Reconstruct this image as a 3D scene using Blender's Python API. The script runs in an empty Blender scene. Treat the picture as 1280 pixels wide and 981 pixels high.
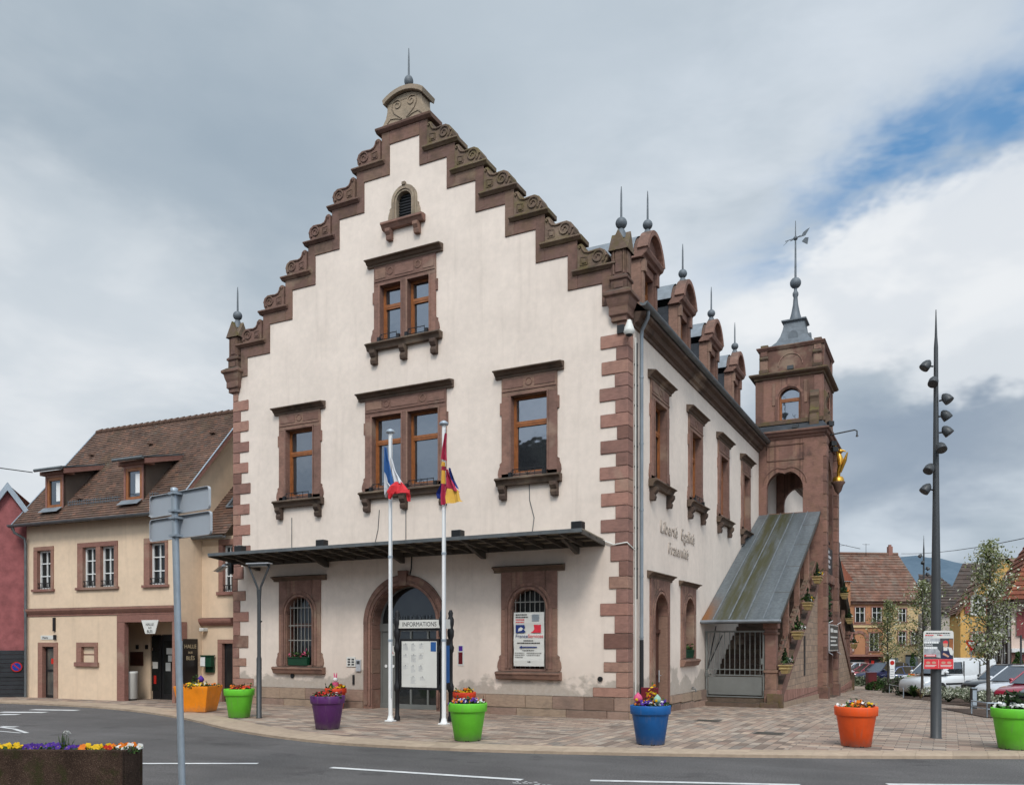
import bpy, bmesh, math, random
from mathutils import Vector, Matrix
R = random.Random(7)
sc = bpy.context.scene
COL = sc.collection
PI = math.pi
# ------------------------------------------------------------------ camera
CAM_POS = (7.515, -21.156, 2.0); YAW = math.radians(27.33)
VD = (-math.sin(YAW), math.cos(YAW)); VR = (math.cos(YAW), math.sin(YAW))
cam = bpy.data.cameras.new('camera'); cam_o = bpy.data.objects.new('camera', cam); COL.objects.link(cam_o)
cam.sensor_width = 36.0; cam.lens = 36.0 * 1054.4 / 1280; cam.clip_end = 6000; cam.clip_start = 0.1
cam.shift_y = (804 - 490.5) / 1280
cam_o.location = CAM_POS; cam_o.rotation_euler = (PI / 2, 0, YAW)
sc.camera = cam_o
sc.render.resolution_x = 1024; sc.render.resolution_y = 784
sc.view_settings.view_transform = 'Standard'; sc.view_settings.look = 'None'; sc.view_settings.exposure = 0
sc.cycles.use_denoising = True
sc.cycles.max_bounces = 4; sc.cycles.diffuse_bounces = 2; sc.cycles.glossy_bounces = 2; sc.cycles.transmission_bounces = 1; sc.cycles.use_adaptive_sampling = True; sc.cycles.adaptive_threshold = .025
sc.cycles.caustics_reflective = False; sc.cycles.caustics_refractive = False

def gz(x, y):
    """height of the square: level by the front, falling gently to the north"""
    if y <= 0: return 0.0
    if y < 4: return -0.0245 * y * y / 8
    return -0.0245 * (min(y, 130) - 2)

# ------------------------------------------------------------------ node helpers
class NT:
    def __init__(s, name):
        s.m = bpy.data.materials.new(name); s.m.use_nodes = True; s.t = s.m.node_tree
        s.b = s.t.nodes['Principled BSDF']; s.out = s.t.nodes['Material Output']
    def n(s, typ, ins=None, **kw):
        nd = s.t.nodes.new(typ)
        for k, v in kw.items(): setattr(nd, k, v)
        for k, v in (ins or {}).items(): s.set(nd, k, v)
        return nd
    def set(s, nd, k, v):
        i = nd.inputs[k]
        if hasattr(v, 'is_output') and v.is_output: s.t.links.new(v, i)
        elif hasattr(v, 'outputs'): s.t.links.new(v.outputs[0], i)
        else:
            if hasattr(i.default_value, '__len__') and not hasattr(v, '__len__'): v = (v,) * len(i.default_value)
            if hasattr(i.default_value, '__len__') and len(i.default_value) == 4 and len(v) == 3: v = (*v, 1)
            i.default_value = v
    def pos(s): return s.n('ShaderNodeNewGeometry').outputs['Position']
    def objco(s): return s.n('ShaderNodeTexCoord').outputs['Object']
    def uv(s): return s.n('ShaderNodeTexCoord').outputs['UV']
    def mapped(s, vec, scale=(1, 1, 1), loc=(0, 0, 0), rot=(0, 0, 0)):
        return s.n('ShaderNodeMapping', {'Vector': vec, 'Scale': scale, 'Location': loc, 'Rotation': rot}).outputs[0]
    def noise(s, vec, scale, detail=5, rough=.6, dist=0):
        return s.n('ShaderNodeTexNoise', {'Vector': vec, 'Scale': scale, 'Detail': min(detail, 4.5), 'Roughness': rough, 'Distortion': dist}).outputs['Fac']
    def ramp(s, fac, stops, interp='LINEAR'):
        nd = s.n('ShaderNodeValToRGB', {'Fac': fac}); r = nd.color_ramp; r.interpolation = interp
        while len(r.elements) < len(stops): r.elements.new(.5)
        for e, (p, c) in zip(r.elements, stops):
            e.position = p; e.color = (*c, 1) if hasattr(c, '__len__') else (c, c, c, 1)
        return nd.outputs[0]
    def math(s, op, a, b=0.0, c=0.0, clamp=False):
        return s.n('ShaderNodeMath', {0: a, 1: b, 2: c}, operation=op, use_clamp=clamp).outputs[0]
    def maprange(s, v, a, b, c, d, smooth=False):
        return s.n('ShaderNodeMapRange', {0: v, 1: a, 2: b, 3: c, 4: d}, interpolation_type='SMOOTHSTEP' if smooth else 'LINEAR').outputs[0]
    def mix(s, fac, a, b, mode='MIX'):
        nd = s.n('ShaderNodeMix', data_type='RGBA', blend_type=mode)
        s.set(nd, 0, fac); s.set(nd, 6, a); s.set(nd, 7, b); return nd.outputs[2]
    def sep(s, v): return s.n('ShaderNodeSeparateXYZ', {0: v}).outputs
    def bump(s, h, strength=.3, dist=.02):
        s.set(s.b, 'Normal', s.n('ShaderNodeBump', {'Height': h, 'Strength': strength, 'Distance': dist}))
    def island(s): return s.n('ShaderNodeNewGeometry').outputs['Random Per Island']
    def done(s, col=None, rough=None, metal=None, spec=None):
        if col is not None: s.set(s.b, 'Base Color', col)
        if rough is not None: s.set(s.b, 'Roughness', rough)
        if metal is not None: s.set(s.b, 'Metallic', metal)
        if spec is not None: s.set(s.b, 'Specular IOR Level', spec)
        return s.m

def simple(name, col, rough=.6, metal=0, var=.12, vs=2.0, bump=0, bs=80, island=0, obj=False, dirt=0, dirtcol=(.05, .045, .04), spec=.4):
    t = NT(name); p = t.objco() if obj else t.pos()
    n1 = t.noise(p, vs, 6)
    c = t.mix(1.0, (*col, 1), t.ramp(n1, [(.25, 1 - var), (.75, 1 + var)]), 'MULTIPLY')
    if island:
        c = t.mix(1.0, c, t.ramp(t.island(), [(0, 1 - island), (1, 1 + island)]), 'MULTIPLY')
    if dirt:
        d = t.noise(p, vs * .7 + .3, 8, .7)
        c = t.mix(t.maprange(d, .48, .75, 0, dirt), c, (*dirtcol, 1))
    if bump: t.bump(t.noise(p, bs, 4), bump, .01)
    return t.done(c, rough, metal, spec)

# ------------------------------------------------------------------ materials
def plaster(name, col, stain=True, streak=.10):
    t = NT(name); p = t.pos(); s = t.sep(p)
    n1 = t.noise(p, .7, 6, .65); n2 = t.noise(p, 5, 6, .6); n3 = t.noise(t.mapped(p, (3, 3, .22)), 1.3, 5, .65)
    c = t.mix(1, (*col, 1), t.ramp(n1, [(.3, .91), (.7, 1.06)]), 'MULTIPLY')
    c = t.mix(1, c, t.ramp(n2, [(.3, .95), (.7, 1.04)]), 'MULTIPLY')
    c = t.mix(t.maprange(n3, .54, .82, 0, streak * 2.6), c, (col[0] * .55, col[1] * .52, col[2] * .5, 1))
    if stain:
        # damp zone above the plinth: bare render showing in ragged patches, soot under it
        nb = t.noise(t.mapped(p, (1, 1, 1.3)), .85, 7, .62)
        edge = t.math('SUBTRACT', t.math('ADD', nb, t.maprange(s[2], .45, 1.75, .27, -.3)), .5)
        m = t.maprange(edge, .035, .095, 0, 1)
        grey = t.mix(t.noise(p, 9, 6, .7), (.27, .235, .2, 1), (.52, .46, .40, 1))
        c = t.mix(t.math('MULTIPLY', m, .85), c, grey)
        sm = t.math('MULTIPLY', t.maprange(s[2], .4, 2.2, .55, 0, True), t.maprange(n2, .4, .65, .2, 1))
        c = t.mix(t.math('MULTIPLY', sm, .6), c, (.34, .265, .205, 1))
        t.bump(t.math('ADD', t.math('MULTIPLY', t.noise(p, 55, 4), .35), t.math('MULTIPLY', m, -.5)), .3, .012)
    else:
        t.bump(t.noise(p, 60, 4), .18, .01)
    return t.done(c, .93, 0, .2)

def sandstone(name, col, moss=0.0, isl=.22, dark=.6, sat=0):
    t = NT(name); g = t.n('ShaderNodeNewGeometry'); p = g.outputs['Position']; nrm = t.sep(g.outputs['Normal'])
    n1 = t.noise(p, 1.6, 7, .65); n2 = t.noise(t.mapped(p, (3.2, 3.2, 9)), 2.2, 5, .6); n3 = t.noise(p, .55, 5)
    c = t.mix(1, (*col, 1), t.ramp(n2, [(.25, .82), (.75, 1.16)]), 'MULTIPLY')
    r = g.outputs['Random Per Island']
    c = t.mix(1, c, t.ramp(r, [(0, (1 - isl, 1 - isl * 1.1, 1 - isl * 1.15)), (.45, (1, 1, 1)), (.8, (1 + isl, 1 + isl * .8, 1 + isl * .6)), (1, (1.16, 1.3, 1.2))]), 'MULTIPLY')
    c = t.mix(t.maprange(n1, .5, .72, 0, dark), c, (col[0] * .36, col[1] * .42, col[2] * .45, 1))
    c = t.mix(t.maprange(n3, .58, .66, 0, .5), c, (.36, .27, .2, 1))
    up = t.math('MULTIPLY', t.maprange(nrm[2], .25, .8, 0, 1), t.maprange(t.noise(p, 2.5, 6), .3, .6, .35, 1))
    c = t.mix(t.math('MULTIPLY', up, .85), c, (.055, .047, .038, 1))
    if moss:
        mm = t.math('MULTIPLY', t.maprange(t.noise(p, 2.2, 6, .7), .46, .62, 0, moss), t.maprange(nrm[2], -.35, .5, .35, 1))
        c = t.mix(mm, c, t.mix(t.noise(p, 12, 3), (.045, .05, .012, 1), (.16, .12, .03, 1)))
    t.bump(t.math('ADD', t.noise(p, 28, 5, .7), t.math('MULTIPLY', n2, 1.0)), .3, .015)
    return t.done(c, .9, 0, .2)

def brickwall(name, c1, c2, mortar, bw, bh, axis='x', rough=.9, bump=.4, ms=.02):
    """courses laid out on walls by world position (axis = the horizontal run)"""
    t = NT(name); p = t.pos(); s = t.sep(p)
    v = t.n('ShaderNodeCombineXYZ', {0: s[0 if axis == 'x' else 1], 1: s[2]}).outputs[0]
    b = t.n('ShaderNodeTexBrick', {'Vector': v, 'Color1': c1, 'Color2': c2, 'Mortar': mortar, 'Scale': 1, 'Mortar Size': ms, 'Brick Width': bw, 'Row Height': bh, 'Bias': 0})
    c = t.mix(1, b.outputs[0], t.ramp(t.noise(p, 4, 6), [(.25, .75), (.75, 1.25)]), 'MULTIPLY')
    t.bump(t.math('ADD', t.math('MULTIPLY', b.outputs[1], -1), t.math('MULTIPLY', t.noise(p, 25, 4), .5)), bump, .015)
    return t.done(c, rough, 0, .2)

def rooftile(name, ramp, bw, rh, moss=(.09, .08, .04), mossamt=.4, bump=.5):
    """uv in metres: u along the eave, v up the slope"""
    t = NT(name); uv = t.uv()
    b = t.n('ShaderNodeTexBrick', {'Vector': uv, 'Color1': (0, 0, 0), 'Color2': (1, 1, 1), 'Mortar': (.5, .5, .5), 'Scale': 1, 'Mortar Size': .012, 'Brick Width': bw, 'Row Height': rh, 'Bias': 0})
    c = t.ramp(b.outputs[0], ramp)
    s = t.sep(uv)
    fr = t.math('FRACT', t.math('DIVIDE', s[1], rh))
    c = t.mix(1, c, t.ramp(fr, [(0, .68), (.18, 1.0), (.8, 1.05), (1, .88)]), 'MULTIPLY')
    c = t.mix(1, c, t.ramp(t.noise(uv, 1.1, 7, .65), [(.3, .62), (.7, 1.25)]), 'MULTIPLY')
    c = t.mix(t.maprange(t.noise(t.mapped(uv, (1, .5, 1)), .9, 8, .7), .5, .75, 0, mossamt), c, (*moss, 1))
    t.bump(t.math('ADD', t.math('MULTIPLY', b.outputs[1], -1), t.math('MULTIPLY', fr, -.9)), bump, .02)
    return t.done(c, .85, 0, .25)

def paving():
    t = NT('concrete paving slabs'); p = t.pos()
    q = t.sep(p); zone = t.math('MULTIPLY', t.math('GREATER_THAN', q[0], .12), t.math('LESS_THAN', q[0], 4.75))     # slabs turn along the side of the building
    va = t.n('ShaderNodeCombineXYZ', {0: q[0], 1: q[1]}).outputs[0]; vb = t.n('ShaderNodeCombineXYZ', {0: q[1], 1: q[0]}).outputs[0]
    v = t.n('ShaderNodeMix', {0: zone, 4: va, 5: vb}, data_type='VECTOR').outputs[1]
    b = t.n('ShaderNodeTexBrick', {'Vector': v, 'Color1': (0, 0, 0), 'Color2': (1, 1, 1), 'Mortar': (0, 0, 0), 'Scale': 1, 'Mortar Size': .008, 'Brick Width': .44, 'Row Height': .2, 'Bias': 0})
    c = t.ramp(b.outputs[0], [(0, (.15, .112, .09)), (.18, (.33, .24, .185)), (.34, (.20, .17, .145)), (.5, (.44, .335, .255)), (.66, (.27, .18, .138)), (.82, (.38, .315, .255)), (1, (.23, .165, .13))])
    c = t.mix(1, c, t.ramp(t.noise(p, 30, 4), [(.3, .9), (.7, 1.1)]), 'MULTIPLY')
    c = t.mix(1, c, t.ramp(t.noise(p, .5, 6, .65), [(.3, .8), (.7, 1.1)]), 'MULTIPLY')
    c = t.mix(t.math('MULTIPLY', b.outputs[1], .85), c, (.085, .07, .058, 1))
    t.bump(t.math('ADD', t.math('MULTIPLY', b.outputs[1], -1), t.math('MULTIPLY', t.noise(p, 60, 3), .3)), .35, .008)
    return t.done(c, .85, 0, .3)

def asphalt():
    t = NT('asphalt'); p = t.pos()
    c = t.ramp(t.noise(p, 42, 3, .8), [(.33, .046), (.5, .09), (.66, .165)])
    c = t.mix(1, c, t.ramp(t.noise(p, .28, 6, .6), [(.3, .72), (.7, 1.22)]), 'MULTIPLY')
    c = t.mix(t.maprange(t.noise(p, .8, 5, .7), .58, .66, 0, .5), c, (.045, .045, .046, 1))
    c = t.mix(1, c, t.ramp(t.noise(t.mapped(p, (.35, 2.2, 1), rot=(0, 0, math.radians(-25))), .9, 5), [(.35, .9), (.65, 1.08)]), 'MULTIPLY')
    cr_ = t.n('ShaderNodeTexVoronoi', {'Vector': t.mix(.12, p, t.n('ShaderNodeTexNoise', {'Vector': p, 'Scale': 1.5}).outputs[1]), 'Scale': .42}, feature='DISTANCE_TO_EDGE').outputs[0]
    c = t.mix(t.maprange(t.noise(p, 160, 2), .66, .72, 0, .5), c, (.33, .32, .31, 1))
    c = t.mix(1, c, (1.02, .955, .935, 1), 'MULTIPLY')
    t.bump(t.noise(p, 110, 3, .7), .5, .006)
    return t.done(c, .86, 0, .3)

def glass(name, tint=(.012, .014, .016), refl=.30, curtain=0):
    """window glass: dark room behind, part mirror"""
    t = NT(name); p = t.pos()
    c = t.mix(t.math('MULTIPLY', t.maprange(t.noise(p, .9, 3), .4, .6, 0, 1), .5), (*tint, 1), (tint[0] * 3, tint[1] * 3, tint[2] * 2.6, 1))
    t.done(c, .3, spec=.08)
    gl = t.n('ShaderNodeBsdfGlossy', {'Color': (.82, .88, 1.0, 1), 'Roughness': .03})
    wob = t.n('ShaderNodeBump', {'Height': t.noise(p, 1.6, 2), 'Strength': .10, 'Distance': .05})
    t.set(gl, 'Normal', wob)
    mx = t.n('ShaderNodeMixShader', {0: refl, 1: t.b.outputs[0], 2: gl.outputs[0]})
    t.t.links.new(mx.outputs[0], t.out.inputs[0]); return t.m

def leafmat(name, c1, c2, trans=.25):
    t = NT(name); r = t.island()
    c = t.mix(r, (*c1, 1), (*c2, 1))
    t.done(c, .6, 0, .25)
    tr = t.n('ShaderNodeBsdfTranslucent', {'Color': c})
    mx = t.n('ShaderNodeMixShader', {0: trans, 1: t.b.outputs[0], 2: tr.outputs[0]})
    t.t.links.new(mx.outputs[0], t.out.inputs[0]); return t.m

M = {}
M['plaster'] = plaster('pale rough plaster', (.73, .626, .545), streak=.10)
M['stone'] = sandstone('red brown sandstone', (.215, .124, .098), dark=.62)
M['stone_quoin'] = sandstone('pink sandstone quoins', (.27, .15, .122), dark=.5, isl=.34)
M['stone_gable'] = sandstone('weathered gable sandstone', (.16, .096, .078), moss=.3, dark=.75)
M['stone_moss'] = sandstone('mossy carved sandstone', (.15, .105, .08), moss=.85, dark=.75)
M['stone_grey'] = sandstone('grey weathered stone', (.27, .215, .16), moss=.12, dark=.5)
M['stone_plinth'] = sandstone('patched plinth sandstone', (.27, .185, .145), isl=.3, dark=.4)
M['tower_stone'] = sandstone('tower sandstone', (.205, .114, .091), moss=.2, dark=.8, isl=.3)
M['tower_moss'] = sandstone('mossy tower stone', (.12, .08, .06), moss=.8, dark=.7)
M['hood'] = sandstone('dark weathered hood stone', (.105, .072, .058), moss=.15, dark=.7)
M['ashlar'] = brickwall('buff ashlar blocks', (.26, .19, .14), (.36, .25, .18), (.2, .15, .12), .5, .24, 'y', ms=.012)
M['pink_block'] = brickwall('pink plinth slabs', (.27, .14, .11), (.31, .17, .135), (.12, .07, .055), .42, .5, 'y', ms=.015)
M['cream'] = plaster('cream render', (.70, .535, .385), stain=False, streak=.13)
M['cream_stone'] = sandstone('pinkish window stone', (.25, .125, .1), dark=.25, isl=.08)
M['red_wall'] = simple('red rough render', (.29, .095, .095), .95, var=.3, vs=3, bump=.8, bs=14)
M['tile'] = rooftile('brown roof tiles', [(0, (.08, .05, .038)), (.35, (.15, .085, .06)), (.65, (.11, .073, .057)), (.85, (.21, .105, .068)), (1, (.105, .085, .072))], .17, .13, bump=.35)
M['tile_red'] = rooftile('red roof tiles', [(0, (.16, .05, .03)), (.5, (.24, .075, .04)), (1, (.13, .06, .04))], .35, .3, mossamt=.2)
M['tile_far'] = rooftile('old red tiles', [(0, (.13, .07, .05)), (.4, (.19, .095, .065)), (.7, (.17, .105, .08)), (1, (.22, .14, .105))], .4, .35, (.15, .13, .105), .85)
M['tile_dark'] = rooftile('dark brown tiles', [(0, (.055, .042, .038)), (.5, (.085, .062, .052)), (1, (.065, .055, .05))], .4, .35, mossamt=.2)
M['slate'] = rooftile('slate', [(0, (.035, .04, .048)), (.5, (.055, .06, .07)), (1, (.045, .05, .055))], .3, .22, mossamt=.12)
M['zinc'] = simple('zinc', (.2, .22, .24), .5, .35, var=.25, vs=2.5, dirt=.35, bump=.05)
M['zinc_roof'] = None
M['lead'] = simple('lead grey metal', (.12, .135, .15), .6, .25, var=.3, vs=4)
M['gutter'] = simple('dull zinc gutter', (.13, .14, .145), .5, .4, var=.25, vs=3, dirt=.3)
M['pipe'] = simple('grey downpipe', (.24, .27, .3), .45, .3, var=.15)
M['pipe_black'] = simple('black cast pipe', (.012, .012, .014), .5)
M['wood'] = simple('varnished brown wood', (.27, .095, .03), .45, var=.3, vs=6, bump=.1, bs=40)
M['wood_dark'] = simple('dark red brown door wood', (.065, .024, .016), .5, var=.3, vs=5)
M['glass'] = glass('window glass', refl=.21)
M['glass_dim'] = glass('dark glass', (.012, .013, .013), .05)
M['glass_room'] = glass('glass with pale room', (.06, .055, .05), .12)
M['iron'] = simple('black iron', (.018, .018, .02), .5, .3, var=.2)
M['bars'] = simple('grey painted bars', (.25, .24, .22), .6, var=.2)
M['steel_dark'] = simple('dark brown steel', (.085, .076, .065), .6, .2, var=.25, dirt=.3)
M['canopy_glass'] = leafmat('dusty canopy sheet', (.24, .205, .165), (.24, .205, .165), .55)
M['white_paint'] = simple('white paint', (.78, .78, .77), .45, var=.05)
M['offwhite'] = simple('off white plastic', (.62, .61, .57), .5, var=.05)
M['grey_paint'] = simple('grey gate paint', (.17, .175, .165), .5, .1, var=.12)
M['black'] = simple('black paint', (.012, .012, .013), .45)
M['black_board'] = simple('black board', (.016, .013, .012), .4)
M['wood_black'] = simple('blackened boards', (.022, .024, .028), .65, var=.3, vs=3)
M['white_frame'] = simple('white window frame', (.72, .72, .7), .5, var=.04)
M['asphalt'] = asphalt()
M['paving'] = paving()
M['kerb'] = simple('sandy kerb stone', (.36, .275, .2), .88, var=.16, vs=6, bump=.3, bs=40, island=.12)
M['marking'] = simple('white road paint', (.62, .62, .61), .7, var=.12, vs=4, dirt=.5, dirtcol=(.16, .16, .16))
M['soil'] = simple('brown mulch', (.07, .043, .03), .95, var=.5, vs=14, bump=.8, bs=30)
M['green_box'] = simple('dark green plastic', (.008, .05, .025), .4, obj=True)
M['galv'] = simple('galvanised steel', (.33, .38, .43), .45, .3, var=.12, vs=6)
M['sign_back'] = simple('grey sign back', (.44, .48, .53), .5, .2, var=.06)
M['aluminium'] = simple('bright aluminium', (.6, .61, .63), .35, .6, var=.05)
M['anthracite'] = simple('anthracite painted steel', (.05, .053, .056), .45, .2, var=.12)
M['lamp_lens'] = simple('pale lens', (.55, .53, .48), .3)
M['gold'] = simple('gilded metal', (.55, .30, .045), .35, .8, var=.2)
def pot(name, c):
    t = NT(name); p = t.pos(); z = t.sep(p)[2]
    k = t.mix(1, (*c, 1), t.ramp(t.noise(p, 4, 4), [(.3, .9), (.7, 1.1)]), 'MULTIPLY')
    splash = t.math('MULTIPLY', t.maprange(z, -.05, .24, .75, 0, True), t.maprange(t.noise(p, 9, 4, .7), .35, .65, .2, 1))
    runs = t.maprange(t.noise(t.mapped(p, (9, 9, .8)), 1.6, 4), .56, .74, 0, .28)
    k = t.mix(t.math('MAXIMUM', splash, runs), k, (.2, .175, .145, 1))
    return t.done(k, t.maprange(t.noise(p, 7, 4), .3, .7, .4, .62), 0, .4)
M['pot_green'] = pot('lime green plastic', (.13, .52, .03)); M['pot_purple'] = pot('purple plastic', (.095, .022, .125))
M['pot_blue'] = pot('blue plastic', (.005, .095, .31)); M['pot_orange'] = pot('red orange plastic', (.72, .085, .012))
M['pot_yellow'] = pot('orange plastic', (.82, .25, .008)); M['pot_red'] = pot('red plastic', (.66, .05, .015))
M['concrete'] = None
M['leaf'] = leafmat('green leaves', (.03, .075, .015), (.075, .14, .03))
M['leaf_tree'] = leafmat('young tree leaves', (.12, .15, .05), (.27, .29, .13), .35)
M['leaf_dark'] = leafmat('dark leaves', (.012, .032, .012), (.035, .06, .02))
M['leaf_grey'] = leafmat('grey green leaves', (.1, .125, .075), (.2, .22, .14))
M['leaf_purple'] = leafmat('purplish leaves', (.05, .02, .03), (.09, .05, .05))
M['blossom'] = leafmat('white blossom', (.42, .44, .32), (.66, .66, .56))
for k, c in dict(yellow=(.8, .5, .01), orange=(.8, .2, .01), violet=(.09, .03, .3), white=(.75, .75, .72), darkred=(.13, .01, .015), pink=(.75, .12, .25), red=(.6, .03, .02)).items():
    M['petal_' + k] = leafmat(k + ' petals', tuple(q * .8 for q in c), c, .15)
M['bark'] = simple('grey brown bark', (.06, .05, .043), .9, var=.35, vs=8, bump=.5, bs=40)

def zincroof():
    t = NT('weathered zinc sheet'); uv = t.uv(); s = t.sep(uv); p = t.pos()
    c = t.ramp(t.noise(p, 9, 6, .7), [(.3, (.085, .10, .11)), (.7, (.165, .185, .195))])
    c = t.mix(1, c, t.ramp(t.noise(t.mapped(uv, (2.5, .25, 1)), 1.4, 5), [(.3, .75), (.7, 1.15)]), 'MULTIPLY')
    band = t.math('MULTIPLY', t.maprange(s[0], .25, .6, 0, 1, True), t.maprange(s[0], 1.2, 1.75, 1, 0, True))
    streaks = t.maprange(t.noise(t.mapped(uv, (4, .35, 1)), 1.3, 5), .30, .55, .1, .95)
    c = t.mix(t.math('MULTIPLY', band, streaks), c, (.06, .058, .022, 1))
    rust = t.math('MULTIPLY', t.maprange(s[0], .1, .55, 1, 0, True), t.maprange(s[1], 0, 2.6, 1, 0, True))
    c = t.mix(t.math('MULTIPLY', rust, t.maprange(t.noise(p, 3, 5), .3, .5, .3, 1)), c, (.22, .085, .02, 1))
    t.bump(t.noise(p, 12, 4), .15, .01)
    return t.done(c, .5, .25)
M['zinc_roof'] = zincroof()
def concrete():
    t = NT('exposed aggregate concrete'); p = t.pos()
    c = t.ramp(t.n('ShaderNodeTexVoronoi', {'Vector': p, 'Scale': 130}).outputs['Color'], [(.2, (.045, .028, .021)), (.8, (.095, .06, .044)), (.97, (.19, .135, .10))])
    c = t.mix(1, c, t.ramp(t.noise(p, 2.2, 6), [(.3, .5), (.7, 1.15)]), 'MULTIPLY')
    c = t.mix(t.maprange(t.noise(p, 3.5, 6, .7), .5, .68, 0, .8), c, (.035, .042, .012, 1))
    t.bump(t.noise(p, 60, 3), .8, .012)
    return t.done(c, .95, 0, .15)
M['concrete'] = concrete()

# ------------------------------------------------------------------ geometry helpers
class Fr:
    """wall frame: u runs along the wall, z is up, n points out of the wall"""
    def __init__(s, o, ang, oz=0.0):
        s.o = o; s.u = (math.cos(ang), math.sin(ang)); s.n = (s.u[1], -s.u[0]); s.oz = oz
    def P(s, u, z, n=0.0):
        return (s.o[0] + s.u[0] * u + s.n[0] * n, s.o[1] + s.u[1] * u + s.n[1] * n, s.oz + z)
    def off(s, u, n, z=0): 
        q = s.P(u, 0, n); f = Fr((q[0], q[1]), 0, s.oz + z); f.u = s.u; f.n = s.n; return f

class MB:
    def __init__(s, *mats): s.v = []; s.f = []; s.mi = []; s.uvs = []; s.mats = list(mats); s.sm = []
    def face(s, pts, mi=0, uv=None, smooth=False):
        b = len(s.v); s.v += [tuple(p) for p in pts]; s.f.append(tuple(range(b, b + len(pts)))); s.mi.append(mi); s.uvs.append(uv); s.sm.append(smooth)
    def poly(s, verts, faces, mi=0, smooth=False, uvs=None):
        b = len(s.v); s.v += [tuple(p) for p in verts]
        for k, f in enumerate(faces):
            s.f.append(tuple(b + i for i in f)); s.mi.append(mi); s.uvs.append(uvs[k] if uvs else None); s.sm.append(smooth)
    def box(s, fr, u0, u1, z0, z1, n0, n1, mi=0):
        P = fr.P; a = [P(u0, z0, n0), P(u1, z0, n0), P(u1, z1, n0), P(u0, z1, n0), P(u0, z0, n1), P(u1, z0, n1), P(u1, z1, n1), P(u0, z1, n1)]
        s.poly(a, [(3, 2, 1, 0), (4, 5, 6, 7), (0, 1, 5, 4), (1, 2, 6, 5), (2, 3, 7, 6), (3, 0, 4, 7)], mi)
    def prism(s, fr, pts, n0, n1, mi=0):
        """outline in (u, z), extruded from n0 to n1"""
        k = len(pts); v = [fr.P(u, z, n0) for u, z in pts] + [fr.P(u, z, n1) for u, z in pts]
        s.poly(v, [tuple(range(k))[::-1], tuple(range(k, 2 * k))] + [(i, (i + 1) % k, k + (i + 1) % k, k + i) for i in range(k)], mi)
    def profile(s, fr, pts, u0, u1, mi=0):
        """outline in (n, z), run along u"""
        k = len(pts); v = [fr.P(u0, z, n) for n, z in pts] + [fr.P(u1, z, n) for n, z in pts]
        s.poly(v, [tuple(range(k)), tuple(range(k, 2 * k))[::-1]] + [(i, k + i, k + (i + 1) % k, (i + 1) % k) for i in range(k)], mi)
    def plan(s, pts, z0, z1, mi=0):
        k = len(pts); v = [(x, y, z0) for x, y in pts] + [(x, y, z1) for x, y in pts]
        s.poly(v, [tuple(range(k))[::-1], tuple(range(k, 2 * k))] + [(i, (i + 1) % k, k + (i + 1) % k, k + i) for i in range(k)], mi)
    def ringrect(s, x0, x1, y0, y1, prof, mi=0, cap=True):
        """moulding mitred round a rectangle; prof = [(outward offset, z)]"""
        v = []
        for o, z in prof: v += [(x0 - o, y0 - o, z), (x1 + o, y0 - o, z), (x1 + o, y1 + o, z), (x0 - o, y1 + o, z)]
        f = []
        for k in range(len(prof) - 1):
            for i in range(4): f.append((4 * k + i, 4 * k + (i + 1) % 4, 4 * k + 4 + (i + 1) % 4, 4 * k + 4 + i))
        if cap: f += [(3, 2, 1, 0), tuple(4 * (len(prof) - 1) + i for i in range(4))]
        s.poly(v, f, mi)
    def lathe(s, c, prof, seg=20, mi=0, smooth=True, axis=None, sx=1, sy=1):
        """prof = [(radius, height)] about a vertical axis through c (or about `axis`)"""
        c = Vector(c); ax = Vector(axis).normalized() if axis is not None else Vector((0, 0, 1))
        a = ax.orthogonal().normalized() if axis is not None else Vector((1, 0, 0)); b = ax.cross(a)
        v = []
        for r, h in prof:
            for i in range(seg):
                t = 2 * PI * i / seg; v.append(c + a * (r * sx * math.cos(t)) + b * (r * sy * math.sin(t)) + ax * h)
        f = [(k * seg + i, k * seg + (i + 1) % seg, (k + 1) * seg + (i + 1) % seg, (k + 1) * seg + i) for k in range(len(prof) - 1) for i in range(seg)]
        s.poly(v, f, mi, smooth)
        for k, flip in ((0, True), (len(prof) - 1, False)):
            if prof[k][0] > 1e-4:
                q = [k * seg + i for i in range(seg)]; s.poly([v[i] for i in q], [tuple(range(seg))[::-1] if flip else tuple(range(seg))], mi)
    def tube(s, pts, r, seg=8, mi=0, smooth=True, cap=True):
        pts = [Vector(p) for p in pts]; n = len(pts); rr = r if hasattr(r, '__len__') else [r] * n
        v = []; a = None
        for i, p in enumerate(pts):
            d = (pts[min(i + 1, n - 1)] - pts[max(i - 1, 0)]).normalized()
            if a is None: a = d.orthogonal().normalized()
            else:
                a = (a - d * a.dot(d)); a = a.normalized() if a.length > 1e-6 else d.orthogonal().normalized()
            b = d.cross(a)
            for k in range(seg):
                t = 2 * PI * k / seg; v.append(p + a * (rr[i] * math.cos(t)) + b * (rr[i] * math.sin(t)))
        f = [(i * seg + k, i * seg + (k + 1) % seg, (i + 1) * seg + (k + 1) % seg, (i + 1) * seg + k) for i in range(n - 1) for k in range(seg)]
        s.poly(v, f, mi, smooth)
        if cap:
            s.poly(v[:seg], [tuple(range(seg))[::-1]], mi); s.poly(v[-seg:], [tuple(range(seg))], mi)
    def ball(s, c, r, seg=16, mi=0, sz=1.0):
        k = 9; s.lathe(c, [(max(r * math.sin(PI * i / k), .0005), -r * sz * math.cos(PI * i / k)) for i in range(k + 1)], seg, mi)
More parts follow.
